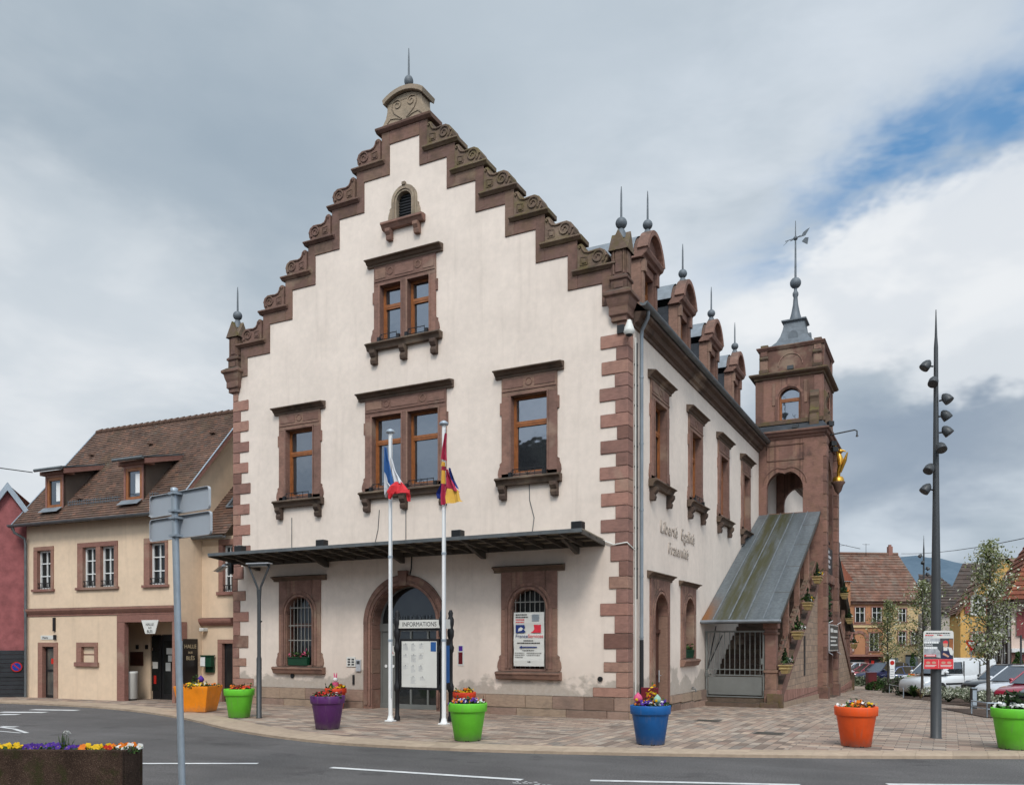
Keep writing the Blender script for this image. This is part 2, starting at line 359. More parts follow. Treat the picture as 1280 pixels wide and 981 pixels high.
    def leaf(s, c, size, mi=0, nrm=None, elong=1.6):
        d = Vector((R.gauss(0, 1), R.gauss(0, 1), R.gauss(0, 1))).normalized()
        u = d.orthogonal().normalized() if nrm is None else Vector(nrm).orthogonal().normalized()
        w = (d if nrm is None else Vector(nrm)).cross(u); a = R.uniform(0, 2 * PI)
        u, w = u * math.cos(a) + w * math.sin(a), w * math.cos(a) - u * math.sin(a)
        c = Vector(c); h = size * .5
        s.face([c - u * h * elong, c + w * h * .8, c + u * h * elong, c - w * h * .8], mi)
    def build(s, name, parent=None, bevel=0, seg=1, mats=None, smooth_all=False, sharp=None):
        me = bpy.data.meshes.new(name); me.from_pydata(s.v, [], s.f)
        for m in (mats or s.mats): me.materials.append(M[m] if isinstance(m, str) else m)
        for p, mi, sm in zip(me.polygons, s.mi, s.sm): p.material_index = mi; p.use_smooth = sm or smooth_all
        if any(u for u in s.uvs):
            L = me.uv_layers.new(name='UVMap')
            for p, u in zip(me.polygons, s.uvs):
                if u:
                    for li, q in zip(p.loop_indices, u): L.data[li].uv = q
        me.update()
        o = bpy.data.objects.new(name, me); COL.objects.link(o)
        if parent is not None: attach(o, parent)
        if bevel:
            md = o.modifiers.new('edge', 'BEVEL'); md.width = bevel; md.segments = seg; md.limit_method = 'ANGLE'; md.angle_limit = math.radians(40); md.harden_normals = False
        return o

def world_of(o):
    m = Matrix.LocRotScale(o.location, o.rotation_euler, o.scale)
    return (world_of(o.parent) @ o.matrix_parent_inverse @ m) if o.parent else m
def attach(o, parent):
    o.parent = parent; o.matrix_parent_inverse = world_of(parent).inverted()
def tag(o, label=None, cat=None, group=None, kind=None):
    for k, v in (('label', label), ('category', cat), ('group', group), ('kind', kind)):
        if v: o[k] = v
    return o
def thing(name, loc, label, cat, group=None, rz=0.0):
    o = bpy.data.objects.new(name, None); COL.objects.link(o); o.empty_display_size = .3
    o.location = loc; o.rotation_euler = (0, 0, rz)
    return tag(o, label, cat, group)
def kids(o): return [c for c in bpy.data.objects if c.parent is o]
def copy_tree(o, parent=None, data_swap=None):
    c = o.copy(); COL.objects.link(c)
    if parent is not None: c.parent = parent
    for ch in kids(o): copy_tree(ch, c)
    return c
def text(name, s, fr, u, z, n, size, mat, parent=None, align='LEFT', depth=.006, sx=1.0):
    cu = bpy.data.curves.new(name, 'FONT'); cu.body = s; cu.size = size; cu.extrude = depth / 2; cu.align_x = align; cu.resolution_u = 3
    t = bpy.data.objects.new('tmp_text', cu); COL.objects.link(t)
    dg = bpy.context.evaluated_depsgraph_get(); me = bpy.data.meshes.new_from_object(t.evaluated_get(dg)); bpy.data.objects.remove(t); bpy.data.curves.remove(cu)
    for v in me.vertices: v.co = fr.P(u + v.co.x * sx, z + v.co.y, n + v.co.z)
    me.materials.clear(); me.materials.append(M[mat] if isinstance(mat, str) else mat); me.name = name
    o = bpy.data.objects.new(name, me); COL.objects.link(o)
    if parent is not None: attach(o, parent)
    return o
def arc(cx, cz, r, a0, a1, k): return [(cx + r * math.cos(a0 + (a1 - a0) * i / k), cz + r * math.sin(a0 + (a1 - a0) * i / k)) for i in range(k + 1)]
WORLD = Fr((0, 0), 0)          # u = x, n = -y
FRONT = Fr((0, 0), 0)          # town hall front: u = x
SIDE = Fr((0, 0), PI / 2)      # town hall side: u = y, n = +x
HALL_P = (-15.58, -1.15); HALL = Fr(HALL_P, math.radians(2.5))
def view_frame(dep): return Fr((CAM_POS[0] + VD[0] * dep, CAM_POS[1] + VD[1] * dep), YAW)   # fronts across the square stand square-on to the street
# ================================================================== THE TOWN HALL
TH = thing('town_hall', (-7.05, 10, 0), 'cream rendered town hall with red sandstone stepped gable, dormers and stair tower', 'town hall')
CX = -7.07
STEP_X = [.54, 1.5, 2.47, 3.44, 4.4, 5.37, 6.37]           # half widths of the gable steps
STEP_Z = [17.2, 16.28, 15.35, 14.43, 13.5, 12.56, 11.61]    # tops of the plaster at each step

def wall_mesh(mb, fr, us, zs, inside, n=0.0, mi=0):
    us = sorted(set(round(u, 4) for u in us)); zs = sorted(set(round(z, 4) for z in zs))
    for a, b in zip(us, us[1:]):
        run = None
        for c, d in zip(zs, zs[1:]):
            if inside((a + b) / 2, (c + d) / 2):
                if run is None: run = [c, d]
                else: run[1] = d
            elif run: mb.face([fr.P(a, run[0], n), fr.P(b, run[0], n), fr.P(b, run[1], n), fr.P(a, run[1], n)], mi); run = None
        if run: mb.face([fr.P(a, run[0], n), fr.P(b, run[0], n), fr.P(b, run[1], n), fr.P(a, run[1], n)], mi)

def arch_over(mb, fr, uc, r, zs, ztop, n0, n1, mi=0, k=18, soffit=True):
    """masonry between an arch (radius r, springing zs) and a level ztop, with its soffit"""
    p = arc(uc, zs, r, PI, 0, k)
    for (u0, z0), (u1, z1) in zip(p, p[1:]):
        mb.face([fr.P(u0, z0, n1), fr.P(u1, z1, n1), fr.P(u1, ztop, n1), fr.P(u0, ztop, n1)], mi)
        if soffit: mb.face([fr.P(u0, z0, n0), fr.P(u1, z1, n0), fr.P(u1, z1, n1), fr.P(u0, z0, n1)], mi)
def arch_ring(mb, fr, uc, r0, r1, zs, n0, n1, mi=0, k=18, z_foot=None):
    p = arc(uc, zs, r0, PI, 0, k); q = arc(uc, zs, r1, PI, 0, k)
    if z_foot is not None:
        p = [(uc - r0, z_foot)] + p + [(uc + r0, z_foot)]; q = [(uc - r1, z_foot)] + q + [(uc + r1, z_foot)]
    for i in range(len(p) - 1):
        a, b, c, d = p[i], p[i + 1], q[i + 1], q[i]
        mb.face([fr.P(*a, n1), fr.P(*b, n1), fr.P(*c, n1), fr.P(*d, n1)], mi)
        mb.face([fr.P(*d, n1), fr.P(*c, n1), fr.P(*c, n0), fr.P(*d, n0)], mi)
        mb.face([fr.P(*a, n0), fr.P(*b, n0), fr.P(*b, n1), fr.P(*a, n1)], mi)

def hood(mb, fr, u0, u1, z0, z1, mi=0, k=1.0):
    h = z1 - z0
    mb.profile(fr, [(-.02, z0), (.07 * k, z0), (.07 * k, z0 + h * .28), (.12 * k, z0 + h * .36), (.17 * k, z0 + h * .62), (.26 * k, z0 + h * .7), (.26 * k, z0 + h * .86), (.1, z1), (-.02, z1 + .02)], u0 + .0, u1, mi)
def bracket(mb, fr, u, z0, z1, mi=0, w=.2):
    mb.profile(fr, [(-.02, z1), (.22, z1), (.22, z1 - .1), (.15, z1 - .2), (.12, z0 + .22), (.16, z0 + .1), (.13, z0), (-.02, z0)], u - w / 2, u + w / 2, mi)
def ears(mb, fr, ul, ur, z0, mi=0, n=.045):
    """the swelling scrolls at the foot of a window frame"""
    for s, u in ((-1, ul), (1, ur)):
        pts = [(u, z0), (u + s * .09, z0 + .01), (u + s * .125, z0 + .12), (u + s * .11, z0 + .24), (u + s * .06, z0 + .36), (u + s * .07, z0 + .42), (u, z0 + .47)]
        mb.prism(fr, pts if s > 0 else pts[::-1], -.02, n, mi)
def sash(fr, parent, u0, u1, z0, z1, n, tr=.66, t=.075, mat='wood', pane='glass', arched=None, vert=0, horiz=()):
    """timber frame with a transom and one pane of glass behind"""
    f = MB(mat); d = .07
    f.box(fr, u0, u0 + t, z0, z1, n - d, n, 0); f.box(fr, u1 - t, u1, z0, z1, n - d, n, 0)
    f.box(fr, u0 + t, u1 - t, z0, z0 + t, n - d, n, 0)
    if arched is None: f.box(fr, u0 + t, u1 - t, z1 - t, z1, n - d, n, 0)
    if tr:
        zt = z0 + (z1 - z0) * tr
        f.box(fr, u0 + t, u1 - t, zt - .045, zt + .045, n - d, n + .015, 0)
        f.box(fr, u0 + t, u1 - t, zt - .1, zt - .05, n - d, n + .005, 0)
        f.box(fr, u0 + t, u0 + t + .035, z0 + t, zt - .1, n - d, n - .012, 0); f.box(fr, u1 - t - .035, u1 - t, z0 + t, zt - .1, n - d, n - .012, 0)
    for i in range(vert):
        u = u0 + (u1 - u0) * (i + 1) / (vert + 1); f.box(fr, u - .018, u + .018, z0 + t, z1 - t, n - d, n - .005, 0)
    for q in horiz:
        z = z0 + (z1 - z0) * q; f.box(fr, u0 + t, u1 - t, z - .018, z + .018, n - d, n - .008, 0)
    fo = f.build('window_frame', parent)
    g = MB(pane); zt = z1 if arched is None else z1
    if arched is None: g.face([fr.P(u0 + .01, z0, n - .05), fr.P(u1 - .01, z0, n - .05), fr.P(u1 - .01, z1, n - .05), fr.P(u0 + .01, z1, n - .05)])
    else:
        uc, r, zs = arched
        g.face([fr.P(uc - r, z0, n - .05), fr.P(uc + r, z0, n - .05)] + [fr.P(u, z, n - .05) for u, z in arc(uc, zs, r, 0, PI, 16)])
    g.build('pane', parent)
def guard(fr, parent, u0, u1, z, n=.1):
    b = MB('iron')
    for dz in (.04, .2): b.tube([fr.P(u0, z + dz, n), fr.P(u1, z + dz, n)], .012, 6)
    k = max(2, int((u1 - u0) / .22))
    for i in range(k + 1):
        u = u0 + (u1 - u0) * i / k; b.tube([fr.P(u, z, n), fr.P(u, z + .22, n)], .011, 5)
        if i % 2 == 0 and i < k: b.tube([fr.P(u + .02 + .09 * math.cos(t), z + .12 + .06 * math.sin(t), n) for t in [j * PI / 4 for j in range(9)]], .008, 4)
    b.box(fr, u0 - .12, u0 - .02, z, z + .12, n - .04, n + .04); b.box(fr, u1 + .02, u1 + .12, z, z + .12, n - .04, n + .04)
    b.build('window_guard', parent)

def stone_window(fr, uc, fw, hw, ops, z_sill, z_top, z_hood, sw, zo0, zo1, brk, z_brk, label=None, brs=None, guards=True, pane='glass'):
    """upper floor window: framed opening(s), frieze, hood, sill on brackets. fw/hw/sw: half widths of frame, hood, sill"""
    mb = MB('stone', 'hood'); ul, ur = uc - fw, uc + fw
    edges = [ul] + [e for o in ops for e in o] + [ur]
    for a, b in zip(edges[::2], edges[1::2]): mb.box(fr, a, b, z_sill, zo1, -.24, .05)
    mb.box(fr, ul, ur, zo1, z_hood + .02, -.24, .05)
    mb.box(fr, ul, ur, z_sill - .05, zo0, -.24, .05)
    for a, b in ops:                                           # fillets round each opening
        w = .05
        mb.box(fr, a - w, a, zo0, zo1 + w, .052, .075); mb.box(fr, b, b + w, zo0, zo1 + w, .052, .075); mb.box(fr, a, b, zo1, zo1 + w, .052, .075)
    mb.box(fr, ul + .02, ur - .02, zo1 + .13, zo1 + .17, .052, .072)
    for k in range(len(ops)):                                  # frieze rosettes between sunk panels
        c = (ops[k][0] + ops[k][1]) / 2; zc = (zo1 + .17 + z_hood) / 2
        mb.tube([fr.P(c + .1 * math.cos(t), zc + .1 * math.sin(t), .055) for t in [j * PI / 8 for j in range(17)]], .018, 5)
    seg = [ul + .06] + sum([[(o[0] + o[1]) / 2 - .17, (o[0] + o[1]) / 2 + .17] for o in ops], []) + [ur - .06]
    for a, b in zip(seg[::2], seg[1::2]):
        if b - a > .1: mb.box(fr, a, b, zo1 + .22, z_hood - .06, .052, .064)
    ears(mb, fr, ul, ur, z_sill)
    hd_, si_ = MB('hood', 'hood'), MB('hood', 'hood')
    for s, u in ((-1, ul), (1, ur)):                           # little upper ears
        mb.box(fr, min(u, u + s * .06), max(u, u + s * .06), zo1 - .5, zo1 - .15, -.02, .04)
    hood(hd_, fr, uc - hw, uc + hw, z_hood, z_top, 1)
    h = .22
    si_.profile(fr, [(-.02, z_sill - h), (.13, z_sill - h), (.16, z_sill - h * .6), (.2, z_sill - h * .4), (.26, z_sill - h * .3), (.26, z_sill - .04), (.2, z_sill), (-.24, z_sill + .001), (-.24, z_sill - .04), (-.02, z_sill - .04)], uc - sw, uc + sw, 1)
    for u in (brs or [uc - sw + .2, uc + sw - .2]): bracket(si_, fr, u, z_brk, z_sill - h, 1)
    o = mb.build('window', TH, bevel=.012); hd_.build('hood', o, bevel=.012); si_.build('sill', o, bevel=.012)
    if label: o['label'] = label
    for a, b in ops:
        sash(fr, o, a, b, zo0, zo1, -.15, pane=pane)
        if guards: guard(fr, o, a + .1, b - .1, z_sill + .01, .14)
    return o

def arch_window(fr, uc, fw, hw, r, zs, zo0, z_sill, z_top, z_hood, sw=None, bars=True, label=None, pane='glass_dim', kind='window', ear=True, pane_frame=True):
    """ground floor window or door: stone panel pierced by a round arch"""
    mb = MB('stone', 'hood'); ul, ur = uc - fw, uc + fw
    mb.box(fr, ul, uc - r, z_sill, zs, -.3, .05); mb.box(fr, uc + r, ur, z_sill, zs, -.3, .05)
    mb.box(fr, ul, uc - r, zs, z_hood + .02, -.3, .05); mb.box(fr, uc + r, ur, zs, z_hood + .02, -.3, .05)
    arch_over(mb, fr, uc, r, zs, z_hood + .02, -.3, .05)
    arch_ring(mb, fr, uc, r + .015, r + .08, zs, .05, .085, z_foot=zo0); arch_ring(mb, fr, uc, r + .12, r + .2, zs, .05, .075, z_foot=zo0)
    if zo0 > z_sill: mb.box(fr, uc - r, uc + r, z_sill, zo0, -.3, .05)
    if ear: ears(mb, fr, ul, ur, z_sill)
    hd_, si_ = MB('hood', 'hood'), MB('stone')
    hood(hd_, fr, uc - hw, uc + hw, z_hood, z_top, 1, .8)
    if sw: si_.profile(fr, [(-.02, z_sill - .24), (.12, z_sill - .22), (.17, z_sill - .1), (.2, z_sill - .08), (.2, z_sill - .02), (.1, z_sill), (-.02, z_sill)], uc - sw, uc + sw)
    o = mb.build(kind, TH, bevel=.012); hd_.build('hood', o, bevel=.012)
    if sw: si_.build('sill', o, bevel=.012)
    if label: o['label'] = label
    if pane: sash(fr, o, uc - r, uc + r, zo0, zs + r, -.2, tr=.6, t=.05, mat='wood_dark', pane=pane, arched=(uc, r, zs))
    if bars:
        b = MB('bars')
        for i in range(7):
            u = uc - r + 2 * r * (i + .5) / 7; top = zs + math.sqrt(max(r * r - (u - uc) ** 2, 0)); b.tube([fr.P(u, zo0, -.06), fr.P(u, top, -.06)], .013, 6)
        for q in (.42, .67, .97): b.box(fr, uc - r, uc + r, zo0 + (zs - zo0) * q * 1.15 - .015, zo0 + (zs - zo0) * q * 1.15 + .015, -.075, -.05)
        b.build('bar_grille', o)
    return o

# ---- walls with their openings
front_holes = []
UP = [(-11.16, [(-11.72, -10.6)]), (CX + .02, [(-8.25, -7.17), (-6.93, -5.85)]), (-2.87, [(-3.43, -2.31)])]
for uc, ops in UP: front_holes += [(a, b, 6.79, 8.96) for a, b in ops]
GAB = [(-7.95, -7.18), (-6.94, -6.17)]
front_holes += [(a, b, 11.22, 12.94) for a, b in GAB]
front_holes += [(-7.34, -6.8, 14.9, 15.65)]
front_holes += [(-11.69, -10.63, 1.3, 3.5), (-3.41, -2.35, 1.3, 3.5), (-8.25, -5.91, -.2, 3.76)]
def in_front(u, z):
    if not (-14.05 < u < 0 and -.1 < z): return False
    if z > 11.61:
        d = abs(u - CX)
        if z > max([sz for sx, sz in zip(STEP_X, STEP_Z) if d < sx] + [0] + ([11.61] if d < 6.4 else [])): return False
    elif z > 11.05 and not (-13.44 < u < -.67): return False
    for a, b, c, d in front_holes:
        if a < u < b and c < z < d: return False
    return True
w = MB('plaster')
us = [-14.05, 0] + [CX + s * x for x in STEP_X for s in (-1, 1)] + [h[0] for h in front_holes] + [h[1] for h in front_holes]
zs = [-.1, 11.05] + STEP_Z + [h[2] for h in front_holes] + [h[3] for h in front_holes] + [17.2]
wall_mesh(w, FRONT, us, zs, in_front)
side_holes = [(2.77 + 3.95 * k - .56, 2.77 + 3.95 * k + .56, 6.79, 8.96) for k in range(4)] + [(2.15, 3.45, -.3, 3.45), (5.33, 6.37, 1.55, 3.45)]
LEN = 39.5
def in_side(u, z): return not any(a < u < b and c < z < d for a, b, c, d in side_holes) and not (18.2 < u < 21.3 and 4.9 < z < 7.6)
wall_mesh(w, SIDE, [0, LEN, 18.2, 21.3] + [h[0] for h in side_holes] + [h[1] for h in side_holes], [-1.2, 10.7, 4.9, 7.6] + [h[2] for h in side_holes] + [h[3] for h in side_holes], in_side)
w.face([(-14.05, 0, -.1), (-14.05, LEN, -.1), (-14.05, LEN, 10.7), (-14.05, 0, 10.7)])
w.face([(-14.05, LEN, -1.2), (0, LEN, -1.2), (0, LEN, 10.7), (CX, LEN, 17.2), (-14.05, LEN, 10.7)])
arch_over(w, FRONT, -7.08, 1.17, 2.58, 3.76, -.5, 0.0, soffit=False)
arch_over(w, FRONT, CX, .27, 15.38, 15.65, -.2, 0.0, k=10, soffit=False)
w.build('wall', TH)
# ---- plinth and quoins
p = MB('stone_plinth')
def plinth_run(fr, a, b, drop=lambda u: 0, tall=.57):
    u = a
    while u < b - .02:
        wd = min(R.uniform(.75, 1.35), b - u); wd = b - u if b - u - wd < .4 else wd
        zb = drop(u + wd / 2) - .15
        p.box(fr, u + .004, u + wd - .004, drop(u) + .2, tall, -.05, .075 + R.uniform(-.008, .008))
        u += wd
    u = a
    while u < b - .02:
        wd = min(R.uniform(.9, 1.8), b - u); wd = b - u if b - u - wd < .5 else wd
        p.box(fr, u + .003, u + wd - .003, -1.1 if fr is SIDE else -.15, drop(u + wd / 2) + .205, -.05, .105 + R.uniform(-.01, .015)); u += wd
sd = lambda u: gz(0, u)
for a_ in ((FRONT, -14.05, -8.58), (FRONT, -5.58, .06), (SIDE, 0.0, 1.85, sd, .56), (SIDE, 3.75, 7.98, sd, .42)):
    p = MB('stone_plinth'); plinth_run(*a_); p.build('plinth', TH, bevel=.02)
q = MB('stone_quoin'); q2 = MB('stone_quoin')
qz = [.57, .83, 1.24, 1.51, 1.86, 2.27, 2.74, 3.07, 3.45, 3.78, 4.18, 4.6]
ql = [.96, .3, .65, .3, .65, .34, .75, .3, .5, .22, .46]
z = 4.6; k = 0
while z < 10.4: qz.append(min(z + .35, 10.56)); ql.append([.3, .72][k % 2] + R.uniform(-.03, .05)); z = qz[-1]; k += 1
for (a, b), L in zip(zip(qz, qz[1:]), ql):
    q.box(FRONT, -L, .035, a + .003, b - .003, -.40, .035)
    L2 = L + R.uniform(-.06, .1); q2.box(FRONT, -14.085, -14.05 + L2 * .9, a + .003, b - .003, -.40, .035)
q.build('quoin', TH, bevel=.012); q2.build('quoin', TH, bevel=.012)
# ---- windows of the front
for (uc, ops), lb in zip(UP, ('single upper window nearest the old market hall', 'double upper window behind the flagpoles', 'single upper window nearest the drainpipe corner')):
    dbl = len(ops) == 2
    stone_window(FRONT, uc, 1.47 if dbl else .86, 1.72 if dbl else 1.06, ops, 6.66, 9.72, 9.49, 1.6 if dbl else 1.0, 6.79, 8.96, 2, 6.06, lb, brs=[uc - 1.38, uc, uc + 1.38] if dbl else None)
stone_window(FRONT, -7.06, 1.12, 1.36, GAB, 11.2, 13.78, 13.55, 1.34, 11.22, 12.94, 2, 10.56, 'double window high in the stepped gable', brs=[-8.15, -7.06, -5.97])
o = arch_window(FRONT, -11.16, .87, 1.1, .53, 2.97, 1.3, 1.25, 4.2, 4.03, 1.06, label='barred arched window with a green flower box')
o2 = arch_window(FRONT, -2.88, .87, 1.1, .53, 2.97, 1.3, 1.22, 4.18, 4.0, 1.0, label='barred arched window behind the white banner')
mb = MB('stone_grey', 'stone')                                 # attic light
arch_ring(mb, FRONT, CX, .27, .46, 15.38, -.2, .05, k=14, z_foot=14.8); arch_ring(mb, FRONT, CX, .33, .39, 15.38, .05, .08, k=14, z_foot=14.8)
ears(mb, FRONT, CX - .46, CX + .46, 14.78, n=.05)
mb.box(FRONT, CX - .06, CX + .06, 15.82, 15.92, -.02, .09)
mb.profile(FRONT, [(-.2, 14.57), (.12, 14.57), (.2, 14.68), (.24, 14.7), (.24, 14.77), (.1, 14.8), (-.2, 14.8)], CX - .75, CX + .75, 1)
for s in (-1, 1): bracket(mb, FRONT, CX + s * .5, 14.24, 14.57, 1, .18)
a = mb.build('window', TH, bevel=.01); a['label'] = 'small arched attic window near the gable top'
g = MB('glass_dim'); g.face([FRONT.P(CX - .28, 14.8, -.15), FRONT.P(CX + .28, 14.8, -.15)] + [FRONT.P(u, z, -.15) for u, z in arc(CX, 15.38, .28, 0, PI, 10)]); g.build('pane', a)
b = MB('iron')
for i in range(9): b.box(FRONT, CX - .27, CX + .27, 14.86 + i * .085, 14.9 + i * .085, -.12, -.09)
b.build('louvre', a)
# ---- the arched entrance
mb = MB('stone'); dc = -7.08
arch_ring(mb, FRONT, dc, 1.17, 1.5, 2.58, -.5, .06, k=28); arch_ring(mb, FRONT, dc, 1.2, 1.27, 2.58, .06, .1, k=28, z_foot=.1); arch_ring(mb, FRONT, dc, 1.33, 1.46, 2.58, .06, .085, k=28, z_foot=.1)
for s in (-1, 1):
    z = -.1
    for h in (.68, .5, .75, .75): mb.box(FRONT, min(dc + s * 1.17, dc + s * 1.5), max(dc + s * 1.17, dc + s * 1.5), z + .003, z + h, -.5, .06); z += h
mb.prism(FRONT, [(dc - .13, 3.74), (dc + .13, 3.74), (dc + .17, 4.2), (dc - .17, 4.2)], .0, .13)
d = mb.build('door', TH, bevel=.012); d['label'] = 'arched glazed main entrance with stone surround'
f = MB('grey_paint'); n = -.38
for u in (dc - 1.16, dc - .62, dc - .06, dc + .56, dc + 1.1): f.box(FRONT, u, u + .06, 0, 2.55, n - .06, n)
f.box(FRONT, dc - 1.17, dc + 1.17, 2.38, 2.62, n - .08, n + .02); f.box(FRONT, dc - 1.17, dc + 1.17, .0, .14, n - .06, n + .005)
f.box(FRONT, dc - 1.1, dc - .62, .14, 2.38, n - .05, n - .02)
arch_ring(f, FRONT, dc, 1.1, 1.17, 2.62, n - .06, n)
f.tube([FRONT.P(dc - .5, .95, n + .06), FRONT.P(dc - .5, 1.45, n + .06)], .015, 6)
f.build('door_frame', d)
g = MB('glass_dim'); g.face([FRONT.P(dc - 1.17, 0, n - .04), FRONT.P(dc + 1.17, 0, n - .04)] + [FRONT.P(u, z, n - .04) for u, z in arc(dc, 2.58, 1.17, 0, PI, 24)]); g.build('pane', d)
text('lettering', 'HÔTEL DE VILLE', FRONT, dc, 2.72, n + .01, .2, 'lead', d, 'CENTER')
for u, z, hh in ((dc - .72, 1.62, .22),): 
    s = MB('offwhite', 'petal_red'); s.box(FRONT, u - .1, u + .1, z, z + hh * 1.4, n + .001, n + .006); s.prism(FRONT, [(u - .06, z + .06), (u + .06, z + .06), (u, z + .2)], n + .007, n + .009, 1); s.build('door_notice', d)
for u in (dc - .95, dc - .68):
    s = MB('white_paint', 'black'); s.lathe(FRONT.P(u, 1.3, n + .001), [(.05, 0), (.05, .006)], 14, 0, axis=(0, -1, 0)); s.build('door_sticker', d)
# ---- side windows and side door
for k in range(4): stone_window(SIDE, 2.77 + 3.95 * k, .86, 1.06, [(2.77 + 3.95 * k - .56, 2.77 + 3.95 * k + .56)], 6.66, 9.72, 9.49, 1.0, 6.79, 8.96, 2, 6.06, guards=(k == 1))
sdoor = arch_window(SIDE, 2.8, .93, 1.15, .62, 2.82, -.25, -.25, 4.05, 3.85, None, bars=False, pane=None, kind='door', ear=True, label='dark brown arched side door')
dm = MB('wood_dark'); u0, u1 = 2.18, 3.42
dm.face([SIDE.P(u0, -.2, -.22), SIDE.P(u1, -.2, -.22)] + [SIDE.P(u, z, -.22) for u, z in arc(2.8, 2.82, .62, 0, PI, 14)])
for a, b, c, e in ((2.3, 2.72, .1, .9), (2.88, 3.3, .1, .9), (2.3, 2.72, 1.05, 2.2), (2.88, 3.3, 1.05, 2.2)): dm.box(SIDE, a, b, c, e, -.218, -.19)
dm.box(SIDE, 2.18, 3.42, 2.3, 2.42, -.218, -.16); dm.box(SIDE, 2.77, 2.83, -.2, 2.3, -.218, -.18)
dl = dm.build('door_leaf', sdoor, bevel=.01)
hd = MB('aluminium'); hd.tube([SIDE.P(3.3, .85, -.17), SIDE.P(3.3, 1.2, -.17)], .02, 6); hd.tube([SIDE.P(3.3, 1.05, -.17), SIDE.P(3.3, 1.05, -.1), SIDE.P(3.18, 1.05, -.1)], .014, 6); hd.build('handle', sdoor)
o3 = arch_window(SIDE, 5.85, .86, 1.05, .5, 2.95, 1.55, 1.5, 3.98, 3.82, .9, bars=False, label='arched side window with green flower box', pane='glass_room', ear=False)
# ---- eaves of the side
c = MB('hood', 'hood'); c.profile(SIDE, [(-.1, 10.5), (.05, 10.5), (.07, 10.58), (.16, 10.62), (.22, 10.74), (.34, 10.78), (.36, 10.86), (-.1, 10.9)], .42, LEN)
c.build('eaves_cornice', TH)
gt = MB('gutter')
def gutter(mb, pts, r=.085):
    prof = [(r * math.cos(t), r * math.sin(t)) for t in [PI + j * PI / 8 for j in range(9)]]
    return prof
gt.profile(SIDE, [(.30 + .11 + .11 * math.cos(t), 10.98 + .11 * math.sin(t)) for t in [PI + j * PI / 10 for j in range(11)]] + [(.505, 10.98), (.41, 10.93), (.315, 10.98)], .1, LEN)
gt.build('gutter', TH)
dp = MB('pipe', 'pipe_black', 'offwhite')
dp.tube([SIDE.P(.55, 10.9, .40), SIDE.P(.62, 10.72, .36), SIDE.P(.8, 10.5, .14), SIDE.P(.82, 10.35, .12), SIDE.P(.82, 2.1, .12)], .05, 10)
dp.tube([SIDE.P(.82, 2.1, .12), SIDE.P(.82, -.05, .12)], .058, 10, 1)
for z in (9.2, 7.4, 5.6, 3.8, 2.15): dp.lathe(SIDE.P(.82, z, .12), [(.062, 0), (.062, .05)], 10, 0)
dp.build('downpipe', TH)
dq = MB('offwhite'); dq.tube([SIDE.P(.50, 10.2, .06), SIDE.P(.50, .6, .06)], .022, 6)
dq.tube([FRONT.P(-.6, 4.72, .05), FRONT.P(-.35, 4.62, .05), FRONT.P(.02, 4.66, .06), FRONT.P(.06, 4.6, .0), SIDE.P(.5, 4.5, .05)], .018, 6); dq.build('cable_duct', TH)
dq = MB('black'); dq.tube([SIDE.P(.62, 10.1, .06), SIDE.P(.62, 3.2, .06)], .02, 5)
for z in [4 + .55 * i for i in range(11)]: dq.box(SIDE, .56, .68, z, z + .04, .0, .07)
dq.build('cable', TH)
# ---- gable coping
cop = MB('stone_gable', 'stone_moss'); scr = []
def scroll(s, ux, z):
    """carved volute sitting on a step; ux = riser side, s = outward direction"""
    m = MB('stone_moss' if s > 0 else 'stone_gable')
    base = [(0, 0), (.80, 0), (.86, .1), (.87, .22), (.80, .36), (.68, .43), (.55, .44), (.42, .42), (.30, .43), (.22, .5), (.19, .60), (.13, .665), (.05, .67), (0, .63)]
    pts = [(ux + s * a, z + b) for a, b in base]
    m.prism(FRONT, pts if s > 0 else pts[::-1], -.38, .09)
    sp = []
    for i in range(30):
        t = i / 29; a = -.6 + t * 3.3 * PI; rr = .20 * (1 - t * .78)
        sp.append(FRONT.P(ux + s * (.60 + rr * math.cos(a - .2)), z + .215 + rr * math.sin(a - .2), .10))
    m.tube(sp, [.036 * (1 - .4 * i / 29) for i in range(30)], 6)
    top = [(.84, .2), (.78, .34), (.66, .405), (.5, .40), (.34, .385), (.22, .42), (.16, .5), (.14, .58), (.09, .62), (.05, .58), (.08, .54)]
    m.tube([FRONT.P(ux + s * a, z + b, .10) for a, b in top], .034, 6)
    q = [(.1, .08), (.3, .08), (.3, .27), (.1, .3), (.1, .08)]
    m.tube([FRONT.P(ux + s * a, z + b, .092) for a, b in q], .02, 4)
    m.box(FRONT, min(ux + s * .14, ux + s * .26), max(ux + s * .14, ux + s * .26), z + .12, z + .24, .0, .115)
    o = m.build('gable_scroll', TH, bevel=.012)
for s in (-1, 1):
    for k in range(7):
        xin = CX + s * STEP_X[k]; z0 = STEP_Z[k + 1] if k < 6 else 11.0; ztop = STEP_Z[k]
        xo = CX + s * (STEP_X[k + 1] if k < 6 else STEP_X[6] + .25)
        mid = xin + s * .29
        cop.box(FRONT, min(xin, mid), max(xin, mid), z0, ztop + .40, -.45, .035)
        if k < 6:
            end = xo + s * .29
            cop.box(FRONT, min(mid, end), max(mid, end), z0, z0 + .36, -.45, .035 - .002)
            a, b = mid - s * .13, end + s * .13
            cop.profile(FRONT, [(-.5, z0 + .36), (.06, z0 + .36), (.12, z0 + .41), (.16, z0 + .42), (.16, z0 + .47), (.04, z0 + .5), (-.5, z0 + .5)], min(a, b), max(a, b), 1 if s > 0 else 0)
            scroll(s, mid + s * .02, z0 + .495)
cop.box(FRONT, CX - .54, CX + .54, 17.2, 17.6, -.45, .033)
